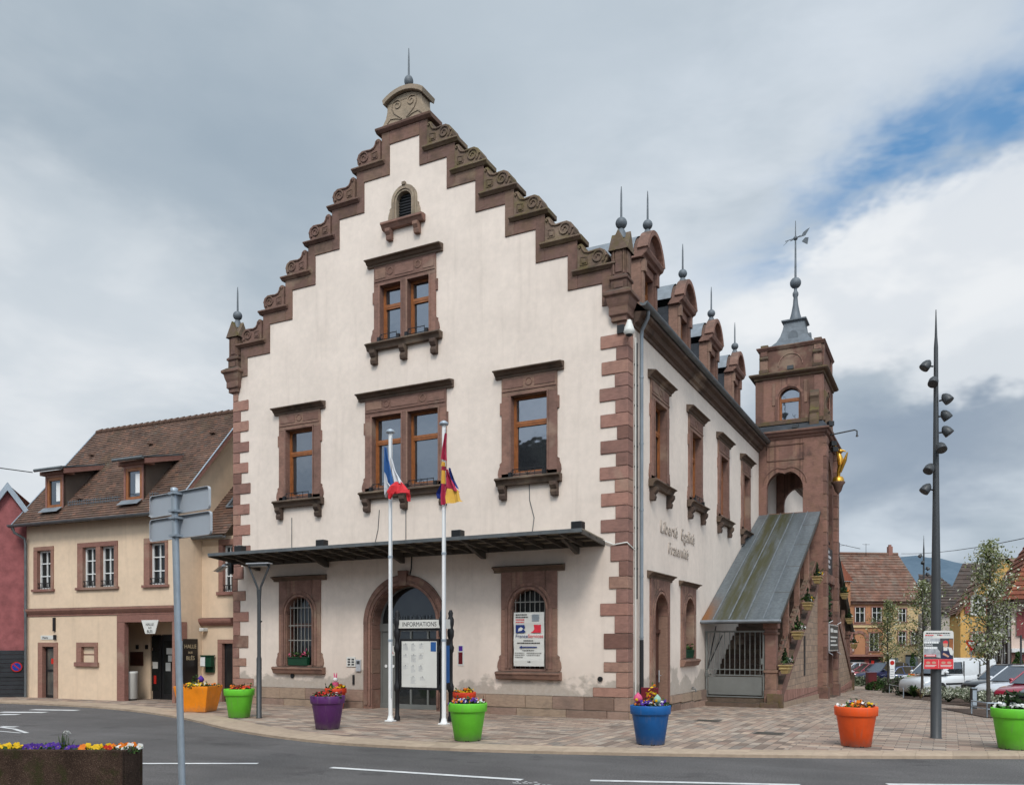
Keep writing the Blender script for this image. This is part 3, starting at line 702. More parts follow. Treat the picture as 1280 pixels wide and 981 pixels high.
cop.profile(FRONT, [(-.55, 17.6), (.06, 17.6), (.15, 17.66), (.17, 17.72), (.1, 17.75), (-.55, 17.75)], CX - 1.0, CX + 1.0, 0)
cop.build('gable_coping', TH, bevel=.012)
m = MB('stone_grey')                                           # crowning piece
outl = [(-.95, 17.75), (-.78, 17.86), (-.68, 18.02), (-.63, 18.2), (-.62, 18.42), (.62, 18.42), (.63, 18.2), (.68, 18.02), (.78, 17.86), (.95, 17.75)]
m.prism(FRONT, [(CX + a, b) for a, b in outl][::-1], -.45, .02)
rr = 1.1; zc = 18.42 - math.sqrt(rr * rr - .62 ** 2)
ins = arc(0, zc, rr, PI - math.acos(.62 / rr), math.acos(.62 / rr), 12)
m.prism(FRONT, [(CX + a, b) for a, b in ins], -.45, .018)
r1, r2 = 1.12, 1.26; a0 = math.acos(.74 / r2)
ring = arc(0, zc, r2, PI - a0, a0, 14); low = arc(0, zc, r1, PI - math.acos(.7 / r1), math.acos(.7 / r1), 14)
m.prism(FRONT, [(CX + a, b) for a, b in ring + low[::-1]], -.55, .14)
for s in (-1, 1):
    sp = []
    for i in range(22):
        t = i / 21; a = PI * .5 - s * 0 + t * 2.4 * PI; rad = .15 * (1 - .75 * t); sp.append(FRONT.P(CX + s * (.25 + rad * math.cos(a)), 18.32 + rad * math.sin(a), .03))
    m.tube(sp, .02, 5); m.tube([FRONT.P(CX + s * x, z, .03) for x, z in ((.25, 18.47), (.42, 18.42), (.45, 18.25), (.36, 18.08), (.2, 17.95), (.08, 17.86))], .02, 5)
    m.tube([FRONT.P(CX + s * x, z, .03) for x, z in ((.12, 17.85), (.3, 17.92), (.5, 17.95), (.62, 17.85))], .02, 5)
m.build('gable_crown', TH, bevel=.01)
def finial(c, h, r=.19, parent=TH, elong=1.0):
    m = MB('lead'); x, y, z = c
    m.lathe(c, [(.17, -.12), (.15, 0), (.08, .28 * h), (.05, .33 * h)], 12)
    m.ball((x, y, z + .33 * h + r * elong * .9), r, 18, 0, elong)
    m.tube([(x, y, z + .33 * h + r * 1.6 * elong), (x, y, z + .7 * h + r * 2 + .4), (x, y, z + h * 1.0 + .75)], [.032, .024, .01], 8)
    return m.build('finial', parent)
finial((CX, .22, 18.74), .62, .14, elong=1.25)
# ---- corner pinnacles
for xc, nm in ((-.2, 'east'), (-14.0, 'west')):
    m = MB('stone_gable', 'stone_moss'); s = 1 if nm == 'east' else -1
    yc = .1
    m.ringrect(xc - .24, xc + .24, yc - .24, yc + .24, [(-.03, 10.5), (-.03, 10.62), (.02, 10.66), (.02, 10.86), (.05, 10.94), (.08, 11.06), (.09, 11.12), (.15, 11.16), (.15, 11.24), (.02, 11.34)], 0)
    m.ringrect(xc - .22, xc + .22, yc - .22, yc + .22, [(0, 11.3), (0, 11.58), (.04, 11.6), (.04, 11.66), (-.02, 11.72), (-.02, 12.36), (.06, 12.38)], 0)
    for ang in range(4):
        fr = Fr((xc, yc), ang * PI / 2)
        m.prism(fr, [(-.28, 12.36), (.28, 12.36), (0, 12.9)], .0, .27, 1); m.box(fr, -.13, .13, 11.36, 11.52, .22, .245)
        m.prism(fr, [(-.09, 11.78), (.1, 11.78), (.1, 12.3), (0, 12.5), (-.1, 12.3)], .17, .225)
        m.tube([fr.P(-.14, 11.75, .21), fr.P(-.14, 12.32, .21), fr.P(0, 12.62, .25), fr.P(.14, 12.32, .21), fr.P(.14, 11.75, .21)], .025, 4)
    m.build('pinnacle', TH, bevel=.01)
    finial((xc, yc, 12.84), .55, .155)
# ---- main roof
def roof_quad(mb, a, b, c, d, mi=0):
    """a-b along the eave, d-c along the ridge; uv in metres"""
    A, B, Cc, D = map(Vector, (a, b, c, d)); e = (B - A).normalized()
    uv = [((q - A).dot(e), ((q - A) - e * (q - A).dot(e)).length) for q in (A, B, Cc, D)]
    mb.face([A, B, Cc, D], mi, uv)
rf = MB('slate'); sl = (17.15 - 10.92) / (7.07 + .34)
roof_quad(rf, (.34, .4, 10.92), (.34, LEN, 10.92), (CX, LEN, 17.15), (CX, .4, 17.15)); roof_quad(rf, (-14.4, LEN, 10.92), (-14.4, .4, 10.92), (CX, .4, 17.15), (CX, LEN, 17.15))
rf.build('roof', TH)
def roof_z(x): return 10.92 + (.34 - x) * sl
# ---- dormers
DX = -.28
for yc in (2.62, 6.3, 10.1, 14.0):
    fr = Fr((DX, yc), PI / 2); m = MB('stone', 'hood')
    for s in (-1, 1):
        m.box(fr, min(s * .48, s * .69), max(s * .48, s * .69), 10.9, 13.0, -.3, .0)
        m.box(fr, min(s * .5, s * .67), max(s * .5, s * .67), 11.0, 12.62, .0, .07); m.box(fr, min(s * .495, s * .685), max(s * .495, s * .685), 12.62, 12.98, .002, .13)
    m.box(fr, -.48, .48, 12.75, 13.0, -.3, .0)
    m.profile(fr, [(-.3, 13.0), (.08, 13.0), (.12, 13.06), (.2, 13.1), (.24, 13.2), (.24, 13.24), (-.12, 13.26)], -.80, .80)
    zc = 12.6; rr = 1.38; a0 = math.asin((13.24 - zc) / rr)
    m.prism(fr, [(u * .68, z) for u, z in arc(0, zc, rr - .12, PI - math.asin((13.24 - zc) / (rr - .12)), math.asin((13.24 - zc) / (rr - .12)), 12)], -.25, .08)
    inn = arc(0, zc, rr - .15, PI - a0 * 1.05, a0 * 1.05, 12); out = arc(0, zc, rr, PI - a0, a0, 12)
    m.prism(fr, [(u * .70, z) for u, z in out] + [(u * .65, z) for u, z in inn[::-1]], -.06, .26, 0)
    dm = m.build('dormer', TH, bevel=.01)
    sash(fr, dm, -.48, .48, 11.3, 12.75, -.18)
    ck = MB('slate', 'zinc')
    back = .34 - (13.0 - 10.92) / sl
    for s in (-1, 1):
        pts = [(DX - .3, s * .675 + yc, roof_z(DX - .3)), (back, s * .675 + yc, 13.0), (DX - .3, s * .675 + yc, 13.0)]
        ck.face(pts, 0, [(p[0], p[2]) for p in pts])
    pr = arc(0, zc, rr - .06, PI - a0, a0, 10); d2 = .34 - (13.9 - 10.92) / sl
    for (ua, za), (ub, zb) in zip(pr, pr[1:]):
        pts = [(DX - .2, yc + ua * .66, za), (DX - .2, yc + ub * .66, zb), (d2 - 1, yc + ub * .66, zb), (d2 - 1, yc + ua * .66, za)]
        ck.face(pts, 1, [(ua, 0), (ub, 0), (ub, 3), (ua, 3)])
    ck.build('dormer_cheek', dm)
    finial((DX - .02, yc, 13.94), .55, .145, dm)

# ================================================================== STAIR TOWER
T = MB('tower_stone', 'tower_moss', 'stone'); TX0, TX1, TY0, TY1 = 0.0, 2.73, 17.4, 22.1; wt = .34
TS = Fr((0, TY0), 0); TE = Fr((TX1, TY0), PI / 2); TN = Fr((TX1, TY1), PI)
LT = TY1 - TY0
def tower_arch(fr, L, uc, r, zs, zsill, ztop, zbot, bulge=False):
    T.box(fr, 0, uc - r, zbot, ztop, -wt, 0); T.box(fr, uc + r, L, zbot, ztop, -wt, 0)
    T.box(fr, uc - r, uc + r, zbot, zsill, -wt, -.002)
    pts = arc(uc, zs, r, PI, 0, 20)
    if bulge: pts = [(u, z - (.12 * math.exp(-((u - uc) / .16) ** 2))) for u, z in pts]     # ogee dip in the crown
    for (u0, z0), (u1, z1) in zip(pts, pts[1:]):
        for n in (0, -wt): T.face([fr.P(u0, z0, n), fr.P(u1, z1, n), fr.P(u1, ztop, n), fr.P(u0, ztop, n)], 0)
        T.face([fr.P(u0, z0, -wt), fr.P(u1, z1, -wt), fr.P(u1, z1, 0), fr.P(u0, z0, 0)], 0)
    T.tube([fr.P(u * 1.0 + (u - uc) * .2, z + .2, .005) for u, z in pts], .03, 5)
tower_arch(TS, 2.73, 1.11, .77, 8.84, 7.75, 11.0, -.9, True)
tower_arch(TN, 2.73, 1.62, .77, 8.84, 5.0, 11.0, -.9, False)
# south face: frieze panel and stone joints
T.box(TS, .35, 1.95, 10.05, 10.1, 0, .03); T.box(TS, .35, 1.95, 10.72, 10.77, 0, .03); T.box(TS, .35, .4, 10.1, 10.72, 0, .028); T.box(TS, 1.9, 1.95, 10.1, 10.72, 0, .028)
tower = T.build('stair_tower', TH, bevel=.012); tower['label'] = 'red sandstone stair tower with lead spire'
T = MB('tower_stone', 'tower_moss', 'stone')
# east face: corner piers, tall recess with door below
for a, b in ((.002, .62), (LT - .62, LT - .002)):
    z = -.9
    while z < 10.9: T.box(TE, a, b, z + .004, min(z + .55, 10.98) - .004, -.4, .14); z += .55
    T.box(TE, a - .04, b + .02, -.9, .1, -.3, .2); T.build('pier', tower, bevel=.012); T = MB('tower_stone', 'tower_moss', 'stone')
T.box(TE, .62, LT - .62, 4.75, 5.15, -.34, .02); T.box(TE, .62, LT - .62, 5.15, 6.4, -.34, -.12)
T.box(TE, .62, .95, -.9, 10.98, -.34, -.06); T.box(TE, LT - .95, LT - .62, -.9, 10.98, -.34, -.06)
T.box(TE, .95, LT - .95, 2.3, 4.75, -.34, -.2)
pts = arc(LT / 2, 9.0, LT / 2 - .95, PI, 0, 14)
for (u0, z0), (u1, z1) in zip(pts, pts[1:]):
    T.face([TE.P(u0, z0, -.06), TE.P(u1, z1, -.06), TE.P(u1, 10.98, -.06), TE.P(u0, 10.98, -.06)], 0); T.face([TE.P(u0, z0, -.34), TE.P(u1, z1, -.34), TE.P(u1, z1, -.06), TE.P(u0, z0, -.06)], 0)
for i in range(3): T.box(TE, 1.3 + i * .75, 1.6 + i * .75, 4.82, 5.1, .02, .05)
T.plan([(0, TY0 + .3), (TX1 - .3, TY0 + .3), (TX1 - .3, TY1 - .3), (0, TY1 - .3)], 4.6, 4.8); T.plan([(0, TY0 + .3), (TX1 - .3, TY0 + .3), (TX1 - .3, TY1 - .3), (0, TY1 - .3)], 10.75, 10.95)
T.box(TE, .95, LT - .95, -.9, -.42, -.3, .22)
# cornice, sloping ledge, upper stage
T.build('wall', tower, bevel=.012); T = MB('tower_stone', 'tower_moss', 'stone')
T.ringrect(TX0 - .02, TX1, TY0, TY1, [(0, 10.98), (.05, 11.0), (.07, 11.08), (.16, 11.13), (.2, 11.22), (.27, 11.26), (.27, 11.33), (.22, 11.36)], 0)
T.build('cornice', tower, bevel=.012); T = MB('tower_stone', 'tower_moss', 'stone')
UX0, UX1, UY0, UY1 = -.2, 2.66, 17.72, 21.2
US = Fr((UX0, UY0), 0); UE = Fr((UX1, UY0), PI / 2); UN = Fr((UX1, UY1), PI); UW = Fr((UX0, UY1), -PI / 2)
uc = 1.28 - UX0
def upper_arch(fr, L, uc, r, zs, z0, zb, zt):
    T.box(fr, 0, uc - r, zb, zt, -.3, 0); T.box(fr, uc + r, L, zb, zt, -.3, 0); T.box(fr, uc - r, uc + r, zb, z0, -.3, -.002)
    pts = arc(uc, zs, r, PI, 0, 16)
    for (u0, z0_), (u1, z1_) in zip(pts, pts[1:]):
        for n in (0, -.3): T.face([fr.P(u0, z0_, n), fr.P(u1, z1_, n), fr.P(u1, zt, n), fr.P(u0, zt, n)], 0)
        T.face([fr.P(u0, z0_, -.3), fr.P(u1, z1_, -.3), fr.P(u1, z1_, 0), fr.P(u0, z0_, 0)], 0)
    arch_ring(T, fr, uc, r + .06, r + .17, zs, 0, .05, 0, 16, z_foot=z0)
upper_arch(US, 2.86, uc, .45, 12.88, 11.92, 11.45, 13.8); upper_arch(UN, 2.86, 2.86 - uc, .45, 12.88, 11.92, 11.45, 13.8)
upper_arch(UE, 3.48, 1.74, .45, 12.88, 11.92, 11.45, 13.8); T.box(UW, 0, 3.48, 11.45, 13.8, -.3, -.001)
T.box(US, 0, 2.86, 11.72, 11.9, 0, .10, 1); T.box(UE, .0, 3.48, 11.72, 11.9, 0, .10, 1)
for fr, L in ((US, 2.86), (UE, 3.48)):
    for a, b in ((.0, .35), (L - .35, L)): T.box(fr, a, b, 11.9, 13.75, 0, .03)
    T.box(fr, uc - .75, uc - .6, 12.6, 13.6, 0, .035); T.box(fr, uc + .6, uc + .75, 12.6, 13.6, 0, .035)
T.build('upper_stage', tower, bevel=.012)
# mossy scrolled buttress on the outer corner
for fr, u in ((US, 2.35), (UE, .12)):
    T = MB('tower_stone', 'tower_moss', 'stone'); T.profile(fr, [(0, 11.2), (.28, 11.22), (.3, 11.75), (.26, 12.0), (.2, 12.02), (.24, 12.1), (.26, 12.16), (.12, 12.3), (.1, 12.55), (.14, 12.7), (.2, 12.8), (.18, 12.95), (.05, 13.1), (0, 13.1)], u, u + .38, 1); T.build('buttress', tower, bevel=.012)
T = MB('tower_stone', 'tower_moss', 'stone')
T.ringrect(UX0, UX1, UY0, UY1, [(0, 13.78), (.06, 13.8), (.08, 13.88), (.2, 13.92), (.26, 13.98), (.26, 14.04), (.08, 14.1)], 1)
T.build('cornice', tower, bevel=.012); T = MB('tower_stone', 'tower_moss', 'stone')
T.ringrect(UX0 + .16, UX1 - .0, UY0 + .03, UY1 - .3, [(0, 14.05), (0, 15.08), (.05, 15.1), (.1, 15.18), (.12, 15.2), (.12, 15.25), (.0, 15.28)], 0)
A3 = Fr((UX0 + .16, UY0 + .03), 0); L3 = UX1 - UX0 - .16
arch_ring(T, A3, L3 / 2, .5, .54, 14.35, 0, .03, 0, 14)
for a in (0.0, L3 - .42):
    T.box(A3, a, a + .42, 14.1, 14.25, 0, .13, 1); T.box(A3, a + .04, a + .38, 14.25, 14.72, 0, .07); T.profile(A3, [(0, 14.66), (.1, 14.68), (.15, 14.76), (.1, 14.84), (0, 14.86)], a + .02, a + .4, 1); T.box(A3, a + .06, a + .36, 14.86, 15.08, 0, .06)
    T.box(A3, a + .06, a + .38, 15.27, 15.38, -.3, .02, 1); T.box(A3, a + .06, a + .38, 15.27, 15.38, -2.8, -2.5, 1)
A4 = Fr((UX1, UY0 + .03), PI / 2)
for a in (0.02, 2.66): T.box(A4, a, a + .4, 14.1, 15.06, 0, .06)
T.build('parapet', tower, bevel=.012)
wn = thing('window', (1.28, 17.8, 12), None, None); attach(wn, tower)
for fr, u in ((US, uc), (UN, 2.86 - uc), (UE, 1.74)):
    sash(fr, wn, u - .45, u + .45, 11.92, 13.33, -.16, tr=.66, t=.06, pane='glass', arched=(u, .45, 12.88))
lg = MB('slate')
roof_quad(lg, (-.1, TY0 - .2, 11.36), (TX1 + .2, TY0 - .2, 11.36), (UX1, UY0, 11.74), (UX0, UY0, 11.74)); roof_quad(lg, (TX1 + .2, TY0 - .2, 11.36), (TX1 + .2, TY1 + .2, 11.36), (UX1, UY1, 11.74), (UX1, UY0, 11.74))
roof_quad(lg, (TX1 + .2, TY1 + .2, 11.36), (-.1, TY1 + .2, 11.36), (UX0, UY1, 11.74), (UX1, UY1, 11.74)); lg.build('tower_ledge', tower)
SX, SY = 1.31, 19.15; sp = MB('lead')
prof = [(1.2, 15.24), (1.18, 15.34), (.92, 15.47), (.72, 15.68), (.58, 15.95), (.48, 16.3), (.44, 16.56), (.46, 16.6), (.54, 16.64), (.54, 16.7), (.3, 16.73)]
v = []
for r_, z_ in prof: v += [(SX - r_, SY - r_, z_), (SX + r_, SY - r_, z_), (SX + r_, SY + r_, z_), (SX - r_, SY + r_, z_)]
sp.poly(v, [(4 * k + i, 4 * k + (i + 1) % 4, 4 * k + 4 + (i + 1) % 4, 4 * k + 4 + i) for k in range(len(prof) - 1) for i in range(4)] + [tuple(4 * (len(prof) - 1) + i for i in range(4))])
sp.lathe((SX, SY, 16.7), [(.3, 0), (.28, .1), (.2, .38), (.12, .8), (.09, 1.15), (.13, 1.24), (.13, 1.34), (.08, 1.42), (.06, 1.6)], 14)
sp.ball((SX, SY, 18.5), .25, 18)
for fr in (Fr((SX, SY - .62), 0), Fr((SX + .62, SY), PI / 2)): sp.prism(fr, [(-.2, 15.75), (.2, 15.75), (.2, 15.92)] + arc(0, 15.92, .2, 0, PI, 8), -.3, .06); 
sp.build('spire', tower)
wv = MB('lead'); wv.tube([(SX, SY, 18.7), (SX, SY, 20.3), (SX, SY, 21.35)], [.05, .035, .015], 8); wv.ball((SX, SY, 20.55), .1, 10)
wf = Fr((SX, SY), math.radians(55), 0)
wv.tube([wf.P(-.62, 20.55 - .28, 0), wf.P(.5, 20.55 + .25, 0)], .02, 6)
wv.prism(wf, [(.32, 20.68), (.62, 20.82), (.9, 21.25), (.68, 21.1), (.5, 20.95)], -.01, .01); wv.prism(wf, [(.4, 20.5), (.75, 20.45), (.82, 20.78), (.6, 20.72)], -.012, .012)
wv.prism(wf, [(-.55, 20.22), (-.45, 20.36), (-.78, 20.02)], -.012, .012); wv.tube([wf.P(0, 20.55, -.3), wf.P(0, 20.55, .3)], .018, 5); wv.build('weather_vane', tower)
st = MB('gold', 'stone_gable'); sx, sy = 3.08, 19.75                                      # gilded figure with spread wings on a corbel
st.lathe((sx, sy, 9.28), [(.02, -.5), (.14, -.35), (.22, -.1), (.3, 0), (.3, .06)], 12, 1); st.lathe((sx, sy, 9.34), [(.26, 0), (.25, .12), (.2, .22), (.1, .26)], 12)
st.tube([(sx, sy, 9.5), (sx + .02, sy, 9.8), (sx + .1, sy, 10.05), (sx + .08, sy, 10.35), (sx + .04, sy, 10.62)], [.07, .09, .13, .15, .08], 9)
st.ball((sx + .1, sy - .03, 10.72), .11, 10); st.tube([(sx + .18, sy - .05, 10.74), (sx + .34, sy - .08, 10.68)], [.05, .02], 6)
for s in (-1, 1): 
    wgp = [(sx + .02, sy + s * .15, 10.5), (sx - .05, sy + s * .36, 10.8), (sx - .1, sy + s * .5, 11.05), (sx + .02, sy + s * .52, 10.6), (sx + .05, sy + s * .42, 10.25), (sx + .05, sy + s * .2, 10.1)]
    st.poly([Vector(p_) + Vector((.03, 0, 0)) for p_ in wgp] + [Vector(p_) - Vector((.03, 0, 0)) for p_ in wgp], [tuple(range(6)), tuple(range(11, 5, -1))] + [(i, (i + 1) % 6, 6 + (i + 1) % 6, 6 + i) for i in range(6)])
st.tube([(sx + .1, sy - .1, 9.75), (sx + .3, sy - .2, 10.25), (sx + .42, sy - .25, 10.6)], [.06, .09, .03], 6); st.build('winged_figure', tower)
for yy, zz in ((17.6, 11.4), (18.6, 10.75), (19.1, 10.6)):
    fl = MB('black'); fl.box(Fr((3.0, yy), .6), -.12, .12, zz, zz + .2, -.1, .1); fl.tube([(2.72, yy, zz), (3.0, yy, zz + .05)], .02, 5); fl.build('floodlight', tower)
fl = MB('black'); fl.tube([(2.85, 18.2, 11.15), (3.9, 18.35, 11.3), (4.0, 18.36, 11.25), (4.0, 18.36, 11.1)], .03, 6); fl.lathe((4.0, 18.36, 11.1), [(.03, 0), (.06, -.1)], 8); fl.build('lamp_arm', tower)
for a_ in ((TS, 1.45, 1.72, 11.42, 11.56, .0, .18), (US, 1.4, 1.66, 14.1, 14.26, .05, .2)): fs = MB('anthracite'); fs.box(*a_); fs.build('floodlight', tower)
sg = MB('aluminium', 'anthracite', 'offwhite')                                            # framed menu board over the tower door
sg.box(TE, .66, 3.9, 1.66, 2.86, .1, .18); sg.box(TE, .75, 3.8, 1.72, 2.8, .181, .187, 1)
for i, (a, b, zz, hh) in enumerate(((.95, 1.9, 2.5, .18), (2.1, 3.5, 2.5, .12), (.95, 3.4, 2.25, .07), (.95, 2.9, 2.08, .07), (.95, 3.5, 1.9, .07))): sg.box(TE, a, b, zz, zz + hh, .188, .19, 2)
for a in (.66, 3.86): sg.tube([TE.P(a, 2.9, .14), TE.P(a + .1, 3.0, .3)], .015, 5); sg.tube([TE.P(a, 1.62, .14), TE.P(a + .1, 1.5, .3)], .015, 5)
sg.build('menu_board', tower)
si = MB('iron', 'aluminium'); si.box(TE, .98, 3.7, 5.2, 6.38, -.118, -.06)
for zz, wd in ((6.12, 1.3), (5.9, 1.9), (5.68, 1.5), (5.45, 1.7)): si.box(TE, 1.2, 1.2 + wd, zz, zz + .13, -.058, -.045, 1)
si.tube([TE.P(2 + .3 * math.cos(t), 6.5 + .12 * math.sin(t), -.02) for t in [j * PI / 6 for j in range(7)]], .025, 5); si.build('iron_sign', tower)
dr = MB('wood_black', 'steel_dark'); dr.box(TE, 1.0, LT - 1.0, -.42, 2.3, -.32, -.26); dr.box(TE, 1.0, 1.12, -.42, 2.3, -.26, -.18, 1); dr.box(TE, LT / 2 - .04, LT / 2 + .04, -.42, 2.3, -.26, -.22, 1); dr.build('door', tower)
iv = MB('leaf_dark', 'leaf_purple')
for i in range(260): 
    iv.leaf(TE.P(R.uniform(1.0, 2.4), R.uniform(2.9, 4.7), R.uniform(-.18, .05)), R.uniform(.12, .24), R.choice((0, 0, 0, 1)))
iv.build('climbing_plant', tower)

# ---- covered stairs on both sides of the tower
def stair(ya, yb, sgn):
    """stairs from the foot at ya up to the tower face at yb (sgn +1: climbs north)"""
    Y = lambda t: ya + sgn * t                                   # t = distance from the foot
    Lr = abs(yb - ya); g0 = gz(1, ya); zf = g0 + .34; zt = 4.8
    W = MB('ashlar', 'tower_stone', 'pink_block', 'stone_plinth')
    OX = 2.42
    def pl(pts, x0, x1, mi): W.poly([(x0, Y(t), z) for t, z in pts] + [(x1, Y(t), z) for t, z in pts], [tuple(range(len(pts))), tuple(range(2 * len(pts) - 1, len(pts) - 1, -1))] + [(i, (i + 1) % len(pts), len(pts) + (i + 1) % len(pts), len(pts) + i) for i in range(len(pts))], mi)
    s0, s1 = (.35, .30), (Lr, 4.55)
    pl([(.05, g0 - .4), (Lr, g0 - .8), (Lr, s1[1]), (s0[0], s0[1])], OX - .22, OX + .08, 0)      # ashlar flank under the string
    pl([(.0, g0 - .5), (Lr - .3, g0 - .9), (Lr - .3, g0 + .28), (.0, g0 + .58)], OX + .02, OX + .13, 2)
    pl([(.0, g0 - .5), (Lr - .3, g0 - .9), (Lr - .3, g0 - .02), (.0, g0 + .17)], OX + .03, OX + .17, 3)
    pl([(.2, .2), (.52, .2), (Lr, 4.45), (Lr, 4.75), (.35, .62)], OX - .24, OX + .14, 1)         # sloping string course
    o = W.build('stair_flank', TH, bevel=.01)
    S = MB('hood', 'steel_dark'); n = 26  # steps coloured dark to paint in the shade under the stair roof
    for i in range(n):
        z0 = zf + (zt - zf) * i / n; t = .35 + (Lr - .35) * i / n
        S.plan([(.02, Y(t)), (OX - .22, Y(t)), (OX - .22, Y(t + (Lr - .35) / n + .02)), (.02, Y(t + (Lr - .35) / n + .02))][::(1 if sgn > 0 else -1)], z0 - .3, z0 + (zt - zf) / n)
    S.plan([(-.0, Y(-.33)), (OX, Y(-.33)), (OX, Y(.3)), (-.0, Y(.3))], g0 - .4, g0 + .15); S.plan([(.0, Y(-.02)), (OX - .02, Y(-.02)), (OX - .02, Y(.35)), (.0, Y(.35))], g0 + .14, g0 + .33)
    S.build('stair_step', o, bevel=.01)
    D = MB('tower_stone', 'tower_moss', 'stone')
    fr = Fr((0, Y(0)), 0 if sgn > 0 else PI)
    px0, px1 = 2.05, 2.42
    def blk(x0, x1, t0, t1, z0, z1, mi=0): D.plan([(x0, Y(t0)), (x1, Y(t0)), (x1, Y(t1)), (x0, Y(t1))], z0, z1, mi)
    blk(px0 - .02, px1 + .02, -.12, .3, g0, .45, 2); blk(px0, px1, -.1, .28, .45, 1.02); blk(px0 - .04, px1 + .04, -.14, .32, 1.02, 1.12); blk(px0, px1, -.1, .28, 1.12, 2.5); blk(px0 - .04, px1 + .04, -.15, .33, 2.3, 2.38); blk(px0 - .05, px1 + .06, -.15, .33, 2.5, 2.72)
    blk(px0 + .1, px1 + .25, -.3, -.12, g0, .32, 1); blk(px0 - .1, px1 + .12, -.4, .0, g0 - .2, g0 + .18, 1); D.build('pillar', o, bevel=.01)
    for t in (2.3, 4.8, 7.3):
        zb = .35 + t * .452; zr = 2.85 + t * .515
        D = MB('tower_stone', 'tower_moss', 'stone'); D.plan([(OX - .2, Y(t)), (OX - .0, Y(t)), (OX - .0, Y(t + .22)), (OX - .2, Y(t + .22))], zb - .2, zr - .15, 0); D.build('column', o, bevel=.01)
    t = .45
    while t < Lr - .2:                                          # balusters
        zb = .62 + t * .452; D = MB('tower_stone'); D.lathe((OX - .1, Y(t), zb - .1), [(.06, 0), (.04, .12), (.085, .3), (.05, .5), (.045, .7), (.07, .8)], 7, 0); D.build('baluster', o); t += .42
    D = MB('tower_stone')
    pl2 = lambda pts, x0, x1, mi: D.poly([(x0, Y(a), z) for a, z in pts] + [(x1, Y(a), z) for a, z in pts], [tuple(range(len(pts))), tuple(range(2 * len(pts) - 1, len(pts) - 1, -1))] + [(i, (i + 1) % len(pts), len(pts) + (i + 1) % len(pts), len(pts) + i) for i in range(len(pts))], mi)
    pl2([(.3, 1.18), (Lr, 5.45), (Lr, 5.6), (.3, 1.33)], OX - .2, OX - .0, 0)
    D.build('railing', o, bevel=.01)
    Rf = MB('zinc_roof', 'steel_dark', 'zinc')
    e0, e1 = (-.55, 2.80), (Lr, 7.72)
    x0, x1 = -.04 + .06, 2.62
    a, b, c_, d_ = (x0, Y(e0[0]), e0[1]), (x1, Y(e0[0]), e0[1]), (x1, Y(e1[0]), e1[1]), (x0, Y(e1[0]), e1[1])
    sl_ = math.hypot(e1[0] - e0[0], e1[1] - e0[1])
    Rf.face([a, b, c_, d_], 0, [(0, 0), (2.6, 0), (2.6, sl_), (0, sl_)])
    dz = -.13; Rf.face([(p_[0], p_[1], p_[2] + dz) for p_ in (a, d_, c_, b)], 1)
    Rf.face([(a[0], a[1], a[2] + dz), (b[0], b[1], b[2] + dz), b, a], 2); Rf.face([(b[0], b[1], b[2] + dz), (c_[0], c_[1], c_[2] + dz), c_, b], 1)
    for xx in (.42, .95, 1.5, 2.08):                            # standing seams
        w_ = .018
        Rf.poly([(xx - w_, Y(e0[0]), e0[1] + .002), (xx + w_, Y(e0[0]), e0[1] + .002), (xx + w_, Y(e1[0]), e1[1] + .002), (xx - w_, Y(e1[0]), e1[1] + .002), (xx - w_, Y(e0[0]), e0[1] + .035), (xx + w_, Y(e0[0]), e0[1] + .035), (xx + w_, Y(e1[0]), e1[1] + .035), (xx - w_, Y(e1[0]), e1[1] + .035)], [(4, 5, 6, 7), (0, 1, 5, 4), (1, 2, 6, 5), (3, 0, 4, 7)], 2)
    Rf.box(Fr((0, Y(0)), 0 if sgn > 0 else PI), (2.1 if sgn > 0 else -2.62), (2.62 if sgn > 0 else -2.1), 2.795, 2.797, .5, .55, 2)
    for q_ in (.2, .42, .63, .84):
        t = e0[0] + (e1[0] - e0[0]) * q_; z = e0[1] + (e1[1] - e0[1]) * q_
        Rf.poly([(2.1, Y(t), z + .006), (2.63, Y(t), z + .006), (2.63, Y(t + .04), z + .026), (2.1, Y(t + .04), z + .026)], [(0, 1, 2, 3)], 1)
    Rf.tube([(-.02, Y(-.6), 2.74), (2.66, Y(-.6), 2.74)], .06, 8, 2)
    for s_ in (2.52,): Rf.tube([(s_, Y(-.35), 2.72), (s_, Y(Lr), 7.42)], .09, 4, 1)
    Rf.build('stair_roof', o)
    return o, Y
s_south, YS = stair(8.0, 17.4, 1); s_north, YN = stair(31.5, 22.1, -1)
s_south['label'] = 'covered stair with grey gate on the near side of the tower'; s_north['label'] = 'covered stair on the far side of the tower'
gt = MB('grey_paint'); fr = Fr((0, 7.98), 0); g0 = gz(0, 8)
for u in (.04, 1.97): gt.box(fr, u, u + .06, .17, 2.44, -.03, .03)
gt.box(fr, .1, 1.97, 2.38, 2.44, -.03, .03); gt.box(fr, .1, 1.97, 1.1, 1.13, -.02, .02); gt.box(fr, .1, 1.97, .9, .94, -.02, .02); gt.box(fr, .1, 1.97, .17, .21, -.03, .03)
gt.box(fr, .13, 1.94, .25, .87, -.012, .012)
for i in range(11): gt.tube([fr.P(.1 + 1.87 * (i + .5) / 11, .9, 0), fr.P(.1 + 1.87 * (i + .5) / 11, 2.4, 0)], .014, 6)
for i in range(3): gt.tube([fr.P(.04 + .1 * i, .98, .05), fr.P(.05, .8, .02)], .02, 5)
gt.box(fr, 1.92, 2.0, 1.3, 1.5, .0, .06)
gt.build('gate', s_south)
hr = MB('iron'); hr.tube([(.12, 7.95, 1.15), (.12, 9.1, 2.62)], .022, 6); hr.tube([(.08, 7.95, 1.1), (.08, 10.2, 2.3)], .02, 6); hr.build('hand_rail', s_south)
